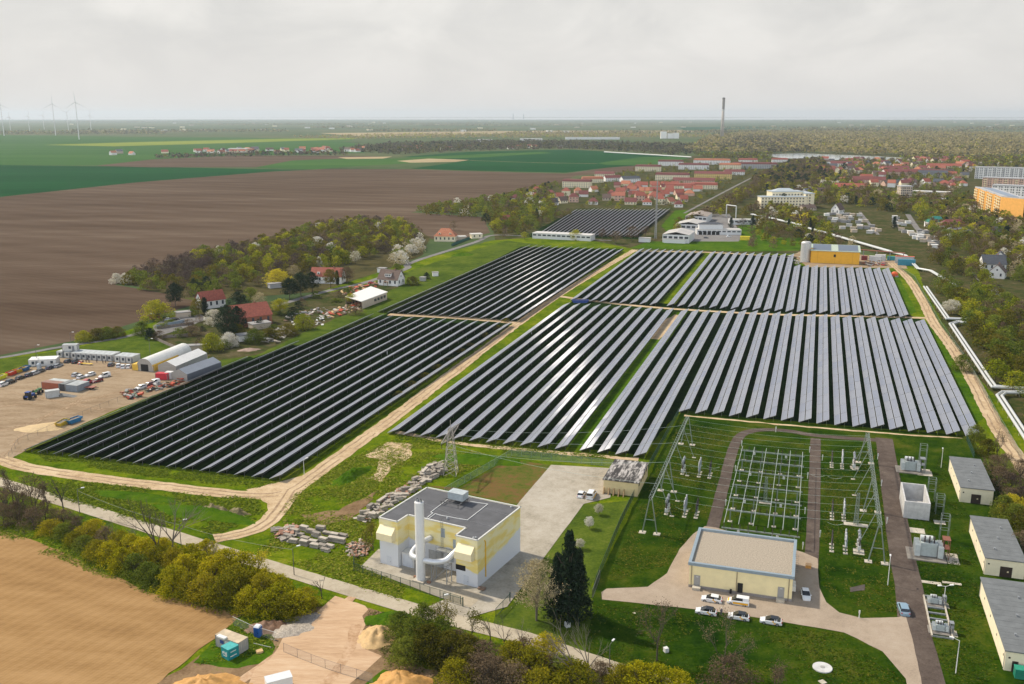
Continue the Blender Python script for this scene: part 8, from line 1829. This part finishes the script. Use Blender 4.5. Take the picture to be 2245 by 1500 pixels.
for i, (px, py, lx, ly, st, wc, rc, kd, tr) in enumerate(SETT):
 row = 'front row' if py > 436 else 'middle rows'; side = 'left part' if px < 1300 else 'right part'; nt_ = {'red': 'red', 'darkred': 'dark red', 'terra': 'terracotta', 'orange': 'orange', 'brown': 'brown', 'slate': 'slate-grey'}[rc]
 house('settlement_house', f'{"two-storey " if st > 1 else ""}{wc if wc != "sand" else "beige"} house, {nt_} {"hipped" if kd == "hip" else "gabled"} roof, {row}, {side} of the settlement', px, py, lx, ly, 3.0 * st + .4, 4.2, wc, rc, RZ + tr, gS, kd, 1 if py > 438 else 0, storeys=st, chim=py > 438)
gT = 'terraced blocks of the settlement'
for px, py, lx, ly, st, wc, rc, tr, dm, lb in [(1263, 412, 40, 13, 3, 'cream', 'darkred', .02, 9, 'long cream terrace with dark mansard roof at the field edge of the settlement'), (1300, 401, 32, 12, 2, 'cream', 'orange', .35, 5, 'cream terrace with orange roof behind the long cream one'), (1345, 398, 26, 11, 2, 'white', 'darkred', .6, 0, 'white terrace with dark red roof turned to the field'), (1325, 389, 32, 12, 2, 'cream', 'darkred', .1, 0, 'cream terrace with dark red roof at the upper field edge'),
  (1473, 396, 52, 13, 3, 'cream', 'darkred', .02, 11, 'long cream terrace with many dormers in the centre of the settlement'), (1562, 393, 58, 13, 3, 'yellow', 'darkred', .02, 0, 'long yellow terrace without dormers beside the railway'), (1490, 417, 40, 12, 2, 'cream', 'red', .05, 9, 'cream terrace with red dormered roof behind the small houses, left one'), (1543, 415, 36, 12, 2, 'cream', 'red', .05, 8, 'cream terrace with red dormered roof behind the small houses, right one'), (1520, 404, 60, 12, 2, 'pink', 'darkred', .05, 0, 'long dark red roof between the yellow terrace and dormered ones'),
  (1420, 376, 46, 13, 3, 'cream', 'darkred', .05, 8, 'cream terrace with dark dormers at the upper left of the settlement'), (1470, 364, 50, 13, 3, 'white', 'darkred', .15, 7, 'white terrace with dark red roof at the back of the settlement, left one'), (1520, 372, 56, 14, 3, 'white', 'darkred', .05, 8, 'white terrace with dark gables in the upper middle of the settlement'), (1560, 361, 74, 14, 3, 'white', 'orange', .03, 9, 'white terrace with a bright orange roof at the back of the settlement'), (1600, 372, 40, 13, 3, 'cream', 'orange', .03, 4, 'cream gabled terrace below the bright orange one'),
  (1655, 370, 82, 15, 3, 'grey', 'darkred', .1, 12, 'grey terrace with a long dark red roof at the right end of the settlement'), (1610, 384, 34, 11, 2, 'white', 'darkred', .2, 0, 'white terrace beside the yellow one at the railway'), (1640, 357, 40, 12, 2, 'white', 'red', .1, 4, 'white terrace with red roof behind the grey one'), (1710, 356, 34, 12, 2, 'white', 'red', .1, 4, 'white terrace with red roof at the far right by the lake'), (1385, 400, 30, 11, 2, 'white', 'slate', .7, 0, 'white gabled terrace with slate roof at the settlement street')]:
 o = house('terraced_block', lb, px, py, lx, ly, 2.8 * st, 3.6, wc, rc, RZ + tr, gT, 'mansard' if dm else 'gable', 0, dormers=dm, chim=False, cat='terrace'); winrows(o, lx, 2.8 * st, int(lx / 3.2), st)
# far town on the right
gF = 'houses of the far town'
for i in range(125):
 px = rv.uniform(1790, 2130); py = 352 + (rv.random() ** 1.3) * 62
 if 1940 < px < 2090 and 388 < py < 404: continue
 if px < 1850 and py > 380: continue
 wc = rv.choice(('white', 'white', 'cream', 'pink', 'sand')); rc = rv.choice(('red', 'darkred', 'darkred', 'terra', 'orange', 'slate', 'brown'))
 nt_ = {'red': 'red', 'darkred': 'dark red', 'terra': 'terracotta', 'orange': 'orange', 'brown': 'brown', 'slate': 'slate-grey'}[rc]; lx = rv.uniform(10, 18)
 house('town_house', f'small {wc if wc != "sand" else "beige"} house with {nt_} roof among the trees of the far town', px, py, lx, 10, rv.choice((4, 6, 6.5)), 4.2, wc, rc, RZ + rv.uniform(-.3, 1.2), gF, rv.choice(('gable', 'gable', 'hip')), 0, chim=False)
for px, py, lx, wc, rc, lb in [(2010, 386, 92, 'pink', 'darkred', 'long terrace with reddish brown roof behind the playing field, left'), (2045, 389, 44, 'grey', 'slate', 'grey-roofed terrace behind the playing field, middle'), (2070, 372, 60, 'cream', 'red', 'cream terrace with red roof in the far town'), (1960, 378, 50, 'white', 'darkred', 'white terrace with dark red roof in the far town, centre'), (1850, 366, 50, 'white', 'darkred', 'white terrace with dark red roof in the far town, by the lake'), (1905, 404, 46, 'pink', 'darkred', 'large dark-roofed school-like house left of the playing field'), (1865, 421, 40, 'pink', 'red', 'brick house with a flat reddish roof below the far town'), (1812, 384, 26, 'yellow', 'darkred', 'ochre villa among the trees behind the cream building')]:
 o = house('town_terrace', lb, px, py, lx, 13, 6.5, 4.5, wc, rc, RZ + .05, gF, 'gable', 0, chim=False, cat='terrace'); winrows(o, lx, 6.5, int(lx / 3.5), 2)
# cream institute building
ci = thing('institute_building', 'large cream building with stepped flat roof and many windows beside the evergreens', 'building', G(1700, 458), RZ + .35)
for k, (x0, x1, y0, y1, h) in enumerate(((0, 34, 14, 34, 17), (-16, 34, 0, 14, 12.5), (34, 44, 6, 40, 15.5))):
 w_ = MB().box(x0, x1, y0, y1, 0, h).obj('wing', wallm('cream'), ci); MB().box(x0 - .5, x1 + .5, y0 - .5, y1 + .5, h, h + .6).obj('roof', mat('pale_blue_roof', (.34, .38, .40)), w_)
 mb = MB()
 for s in range(int(h / 3)):
  for i in range(int((x1 - x0) / 3.4)):
   x = x0 + 1.7 + i * 3.4; mb.box(x - .7, x + .7, y0 - .06, y0, .9 + s * 3.1, 2.4 + s * 3.1)
  for i in range(int((y1 - y0) / 3.4)):
   y = y0 + 1.7 + i * 3.4; mb.box(x1, x1 + .06, y - .7, y + .7, .9 + s * 3.1, 2.4 + s * 3.1)
 mb.obj('window_rows', M_PANE, w_)
MB().hip(4, 28, 17, 31, 17.6, 20.5, 0, .5).obj('hipped_roof', mat('pale_blue_roof', (.34, .38, .40)), ci)
# apartment blocks
def slab_block(label, px0, py0, px1, py1, dp, st, wc, band, rc=None, end=None, side=1, bal=True):
 p, q = G(px0, py0), G(px1, py1); d_ = q - p; o = thing('apartment_block', label, 'apartment block', p, math.atan2(d_.y, d_.x)); lx = d_.length; h = st * 2.85 + 1
 MB().box(0, lx, 0, dp, 0, h).obj('wall', wc, o); MB().box(-.4, lx + .4, -.4, dp + .4, h, h + .9).obj('roof', rc or mat('pale_flat_roof', (.38, .38, .38), var=.1), o)
 n = max(3, int(lx / 6)); mb = MB(); bb = MB()
 for s in range(st):
  z = 1 + s * 2.85
  for i in range(n):
   x = lx * (i + .5) / n; mb.box(x - 2.2, x - .9, -.06, 0, z + .5, z + 2.0).box(x + .2, x + 1.6, -.06, 0, z + .5, z + 2.0)
   if bal and i % 2 == 0: bb.box(x - 1.2, x + 2.4, -1.1, -.06, z - .2, z + .9)
  for i in range(max(1, int(dp / 5))): y = dp * (i + .5) / max(1, int(dp / 5)); mb.box(-.06, 0, y - .6, y + .6, z + .5, z + 2)
 mb.obj('window_rows', M_PANE, o)
 if bb.v: bb.obj('balcony_rows', band, o)
 return o, lx, h
WO = wallm('orange'); WC = wallm('cream'); WW = wallm('white')
# orange block: the near gable faces the camera, the long balcony side recedes to the left
p, q, r_ = G(2190, 478), G(2241, 484), G(2133, 452)
ob = thing('apartment_block', 'orange apartment block with cream balcony bays and pale grey roof at the right edge', 'apartment block', p, 0)
u = (q - p); v_ = (r_ - p); hO = 20.5; seg = 7
ft = [Vector((0, 0, 0)), u, u + v_, v_]
for k in range(seg):
 a = v_ * (k / seg) + u.normalized() * (2.2 if k % 2 else 0); b_ = v_ * ((k + 1) / seg) + u.normalized() * (2.2 if k % 2 else 0)
 P4 = [a, a + u, b_ + u, b_]; P4 = [(t.x, t.y) for t in P4]
 sx_ = MB().prism(P4, 0, hO).obj('section', WO, ob); MB().prism([(x, y) for x, y in P4], hO, hO + 1.2).obj('roof', mat('pale_flat_roof', (.38, .38, .38)), sx_)
 mb = MB(); d2 = (b_ - a); nn = Vector((-d2.y, d2.x, 0)).normalized(); nn = nn if nn.dot(u) < 0 else -nn
 for s in range(7):
  for e0, e1 in ((.12, .42), (.58, .88)):
   c0, c1 = a + d2 * e0 + nn * (1.0 if k % 2 == 0 else .6), a + d2 * e1 + nn * (1.0 if k % 2 == 0 else .6); i0, i1 = a + d2 * e0, a + d2 * e1
   mb.hexa([(i0.x, i0.y, 1 + s * 2.8), (i1.x, i1.y, 1 + s * 2.8), (c1.x, c1.y, 1 + s * 2.8), (c0.x, c0.y, 1 + s * 2.8), (i0.x, i0.y, 2.1 + s * 2.8), (i1.x, i1.y, 2.1 + s * 2.8), (c1.x, c1.y, 2.1 + s * 2.8), (c0.x, c0.y, 2.1 + s * 2.8)])
 mb.obj('balcony_rows', mat('cream_balcony', (.66, .58, .36)), sx_)
 wn = MB()
 for s in range(7):
  for e0 in (.27, .73): c0 = a + d2 * e0 + nn * .04; wn.cbox(c0.x, c0.y, 2.6 + s * 2.8, d2.length * .2, .1, .9, math.atan2(d2.y, d2.x))
 wn.obj('window_rows', M_PANE, sx_)
MB().prism([(x.x, x.y) for x in (u * .25, u * .75, u * .75 + v_ * .9, u * .25 + v_ * .9)], hO + 1.2, hO + 1.6).obj('roof_strip', mat('bluish_roof', (.20, .24, .30)), ob)
slab_block('white apartment block behind the orange one at the right edge', 2172, 440, 2290, 446, 14, 6, WW, mat('cream_balcony', (.66, .58, .36)), bal=False)
slab_block('cream and pink apartment block behind the white one', 2152, 414, 2290, 420, 14, 5, wallm('pink'), mat('cream_balcony', (.66, .58, .36)))
slab_block('long grey-white apartment block with dark balconies, farthest at the right edge', 2136, 392, 2330, 397, 14, 6, WW, mat('grey_balcony', (.34, .35, .36)))
slab_block('narrow tan apartment tower standing among the trees', 1973, 444, 1998, 444, 12, 6, wallm('sand'), mat('cream_balcony', (.66, .58, .36)), bal=False)
slab_block('low school building with sawtooth white roof right of the tan tower', 2000, 427, 2080, 430, 16, 1, wallm('sand'), WW, rc=mat('pale_hall_roof', (.5, .48, .45)), bal=False)
slab_block('low flat kindergarten building before the brown trees', 2040, 444, 2095, 447, 14, 1, wallm('cream'), WW, bal=False)
# houses by the allotments
for px, py, lx, ly, h, rh, wc, rc, kd, tr, lb in [(2057, 500, 17, 13, 5, 5, 'white', 'green', 'hip', .2, 'white house with a green roof by the allotments'), (2092, 508, 24, 13, 5, 5, 'white', 'darkred', 'hip', .1, 'house with a wide dark red roof right of the green one'), (2103, 522, 24, 12, 4, 4, 'white', 'grey', 'hip', .1, 'house with a wide grey roof before the dark red one'), (2190, 524, 13, 11, 4.5, 5, 'white', 'slate', 'hip', .3, 'white house with dark slate roof at the right edge'),
  (2180, 594, 14, 11, 4.5, 5.2, 'white', 'slate', 'gable', .15, 'white house with dark gabled roof beside the street at the right'), (2205, 585, 8, 8, 6, 4, 'white', 'slate', 'gable', 1.4, 'narrow white gabled house behind the dark-roofed one'), (2204, 610, 10, 9, 4, 4.5, 'white', 'brown', 'gable', 1.3, 'white house with brown gabled roof nearest the street'), (1845, 470, 11, 9, 5, 6, 'white', 'brown', 'gable', 1.1, 'white steep-gabled house standing in the allotments'), (1775, 462, 16, 9, 3, 3, 'sand', 'brown', 'gable', .6, 'low brown-roofed shed house right of the cream building'),
  (1775, 433, 12, 9, 6, 5, 'white', 'grey', 'gable', .8, 'white house with grey roof right of the cream building'), (1800, 430, 13, 9, 5, 5, 'pink', 'brown', 'gable', .3, 'reddish house with brown roof right of the cream building'), (1117, 494, 8, 7, 4, 5, 'brick', 'terra', 'gable', 1.2, 'small brick-red gabled house in the strip wood')]:
 house('garden_house', lb, px, py, lx, ly, h, rh, wc, rc, RZ + tr, None, kd, 1)
gA_ = 'small huts of the allotments'
for i in range(70):
 t = rv.random(); px = rv.uniform(1800, 1880) + 60 * t if i < 36 else rv.uniform(1960, 2055); py = (468 + 42 * t + (px - 1800) * .03) if i < 36 else 485 + (px - 1960) * .55 + rv.uniform(-14, 14)
 tag(MB().box(-2.4, 2.4, -1.6, 1.6, 0, 2.3).box(-2.7, 2.7, -1.9, 1.9, 2.3, 2.5).obj('allotment_hut', rv.choice((wallm('white'), mat('shed_roof', (.26, .25, .24)), mat('hut_pale', (.48, .46, .43), var=.1), wallm('sand'))), None, G(px, py), RZ + rv.uniform(-.3, .3)), 'low flat allotment hut among the garden plots', 'hut', gA_)
# village beyond the fields, upper left
gV = 'houses of the village beyond the fields'
for i in range(64):
 px = rv.uniform(430, 800) if i < 44 else rv.uniform(250, 440) if i < 50 else rv.uniform(880, 1230); py = 335.5 - (px - 430) * .012 + rv.uniform(-4, 3) if i < 50 else rv.uniform(324, 329)
 wc = rv.choice(('white', 'white', 'cream', 'sand')); rc = rv.choice(('red', 'terra', 'darkred', 'orange', 'brown', 'grey'))
 nt_ = {'red': 'red', 'darkred': 'dark red', 'terra': 'terracotta', 'orange': 'orange', 'brown': 'brown', 'grey': 'grey'}[rc]
 house('village_house', f'tiny {wc if wc != "sand" else "beige"} house with {nt_} roof in the village beyond the fields', px, py, rv.uniform(12, 22), 11, rv.choice((4, 6)), 5, wc, rc, rv.uniform(-.5, 1.2), gV, 'gable', 0, chim=False)
for px, py, lx, lb in [(500, 333, 60, 'long white hall at the left of the village beyond the fields'), (1240, 306, 230, 'very long pale hall on the horizon plain left of the centre'), (1140, 309, 90, 'pale hall on the horizon plain beside the very long one'), (1045, 311, 60, 'small white hall on the horizon plain')]:
 hall(lb, px, py, lx, 30, 9, 0, 0, bands=False, rm=mat('pale_hall_roof', (.5, .48, .45)))
for k, (px, py) in enumerate(((1455, 304), (1470, 304), (1482, 304))): house('tower_block', f'far pale tower block left of the tall chimney, {["left", "middle", "right"][k]} of three', px, py, 26, 16, (30, 22, 24)[k], .5, 'white', mat('pale_hall_roof', (.5, .48, .45)), 0, 'far tower blocks', 'flat', 0, cat='apartment block')
# chimney of the old power station
ch = thing('power_station_chimney', 'very tall slender concrete chimney rising over the far wood', 'chimney', G(1582.5, 305), 0)
MB().lathe([(8.2, 0), (6.4, 70), (5.4, 125)], n=24).obj('shaft', mat('weathered_concrete', (.36, .32, .28), var=.15, scale=.05), ch, smooth=True); MB().lathe([(5.45, 125.1), (5.5, 168)], n=24).obj('upper_shaft', mat('grey_brown_concrete', (.20, .175, .155), var=.12, scale=.05), ch); MB().lathe([(5.75, 117), (5.75, 124)], n=24).obj('pale_band', mat('pale_concrete', (.47, .46, .44)), ch); MB().lathe([(5.8, 168), (5.8, 174)], n=24).obj('cap', mat('dark_cap', (.11, .09, .085)), ch)
# wind turbines
M_TUR = mat('turbine_white', (.60, .60, .60), rough=.4, var=0)
def turbine(label, px, py, hub, rot, a0, yaw, group, detail=True):
 o = thing('wind_turbine', label, 'wind turbine', G(px, py), yaw, group)
 MB().lathe([(2.0, 0), (1.1, hub)], n=14).obj('tower', M_TUR, o); MB().box(-1.8, 1.8, -4.5, 6, hub - 1, hub + 2.6).obj('nacelle', M_TUR, o)
 MB().lathe([(2.0, -1.5), (1.8, 1), (.6, 2.4)], n=10).obj('hub', M_TUR, o, (0, -4.5, hub + 1.2)).rotation_euler = (math.pi / 2, 0, 0)
 for k in range(3):
  a = a0 + k * 2 * math.pi / 3; d_ = Vector((math.sin(a), 0, math.cos(a))); s = Vector((math.cos(a), 0, -math.sin(a))); c = Vector((0, -5.8, hub + 1.2)); mb = MB(); P = []
  for t, w_ in ((.03, .9), (.15, 1.5), (.5, 1.0), (1, .25)):
   for y in (-.3, .3): P.append([c + d_ * rot * t - s * w_ * .4 + Vector((0, y, 0)), c + d_ * rot * t + s * w_ * 1.1 + Vector((0, y, 0))])
  for i in range(0, 6, 2): a_, b_, c_, e_ = P[i], P[i + 1], P[i + 2], P[i + 3]; mb.hexa([a_[0], a_[1], b_[1], b_[0], c_[0], c_[1], e_[1], e_[0]])
  mb.obj('blade', M_TUR, o)
 return o
turbine('white wind turbine, rightmost of the three large ones at the far left', 173.5, 306, 152, 47, -.05, .25, 'wind turbines on the horizon'); turbine('white wind turbine, middle of the three large ones at the far left', 122, 297, 156, 50, .02, .25, 'wind turbines on the horizon'); turbine('white wind turbine cut by the left picture edge', 9, 298, 150, 48, -.1, .25, 'wind turbines on the horizon')
for px, py, h, a, lb in [(24, 292, 90, .1, 'tiny far wind turbine nearest the left picture edge'), (65, 287, 95, .3, 'tiny far wind turbine between the first and second large ones'), (97, 284, 100, .5, 'tiny far wind turbine left of the middle large one'), (150, 286, 120, .9, 'tiny far wind turbine just left of the rightmost large one'), (200, 286, 100, .2, 'tiny far wind turbine right of the large ones')]: turbine(lb, px, py, h, h * .36, a, .2, 'wind turbines on the horizon')
for px, py, lb in [(1125, 262, 'faint lattice pylon on the horizon, left one'), (1148, 262, 'faint lattice pylon on the horizon, right one')]: lattice('power_pylon', lb, 'pylon', G(px, py), 160, 26, 8, 5, M_GALV, r=1.6)
for i in range(60):  # pale far buildings in the plain
 px = rv.uniform(150, 2240); py = rv.uniform(266, 292) if px < 1500 else rv.uniform(264, 282)
 tag(MB().box(-20, 20, -9, 9, 0, rv.uniform(6, 12)).obj('far_building', rv.choice((WW, wallm('sand'), wallm('cream'))), None, G(px, py), rv.uniform(-.5, .5)), 'tiny pale building on the hazy plain near the horizon', 'building', 'pale buildings on the far plain')
flush_trees()
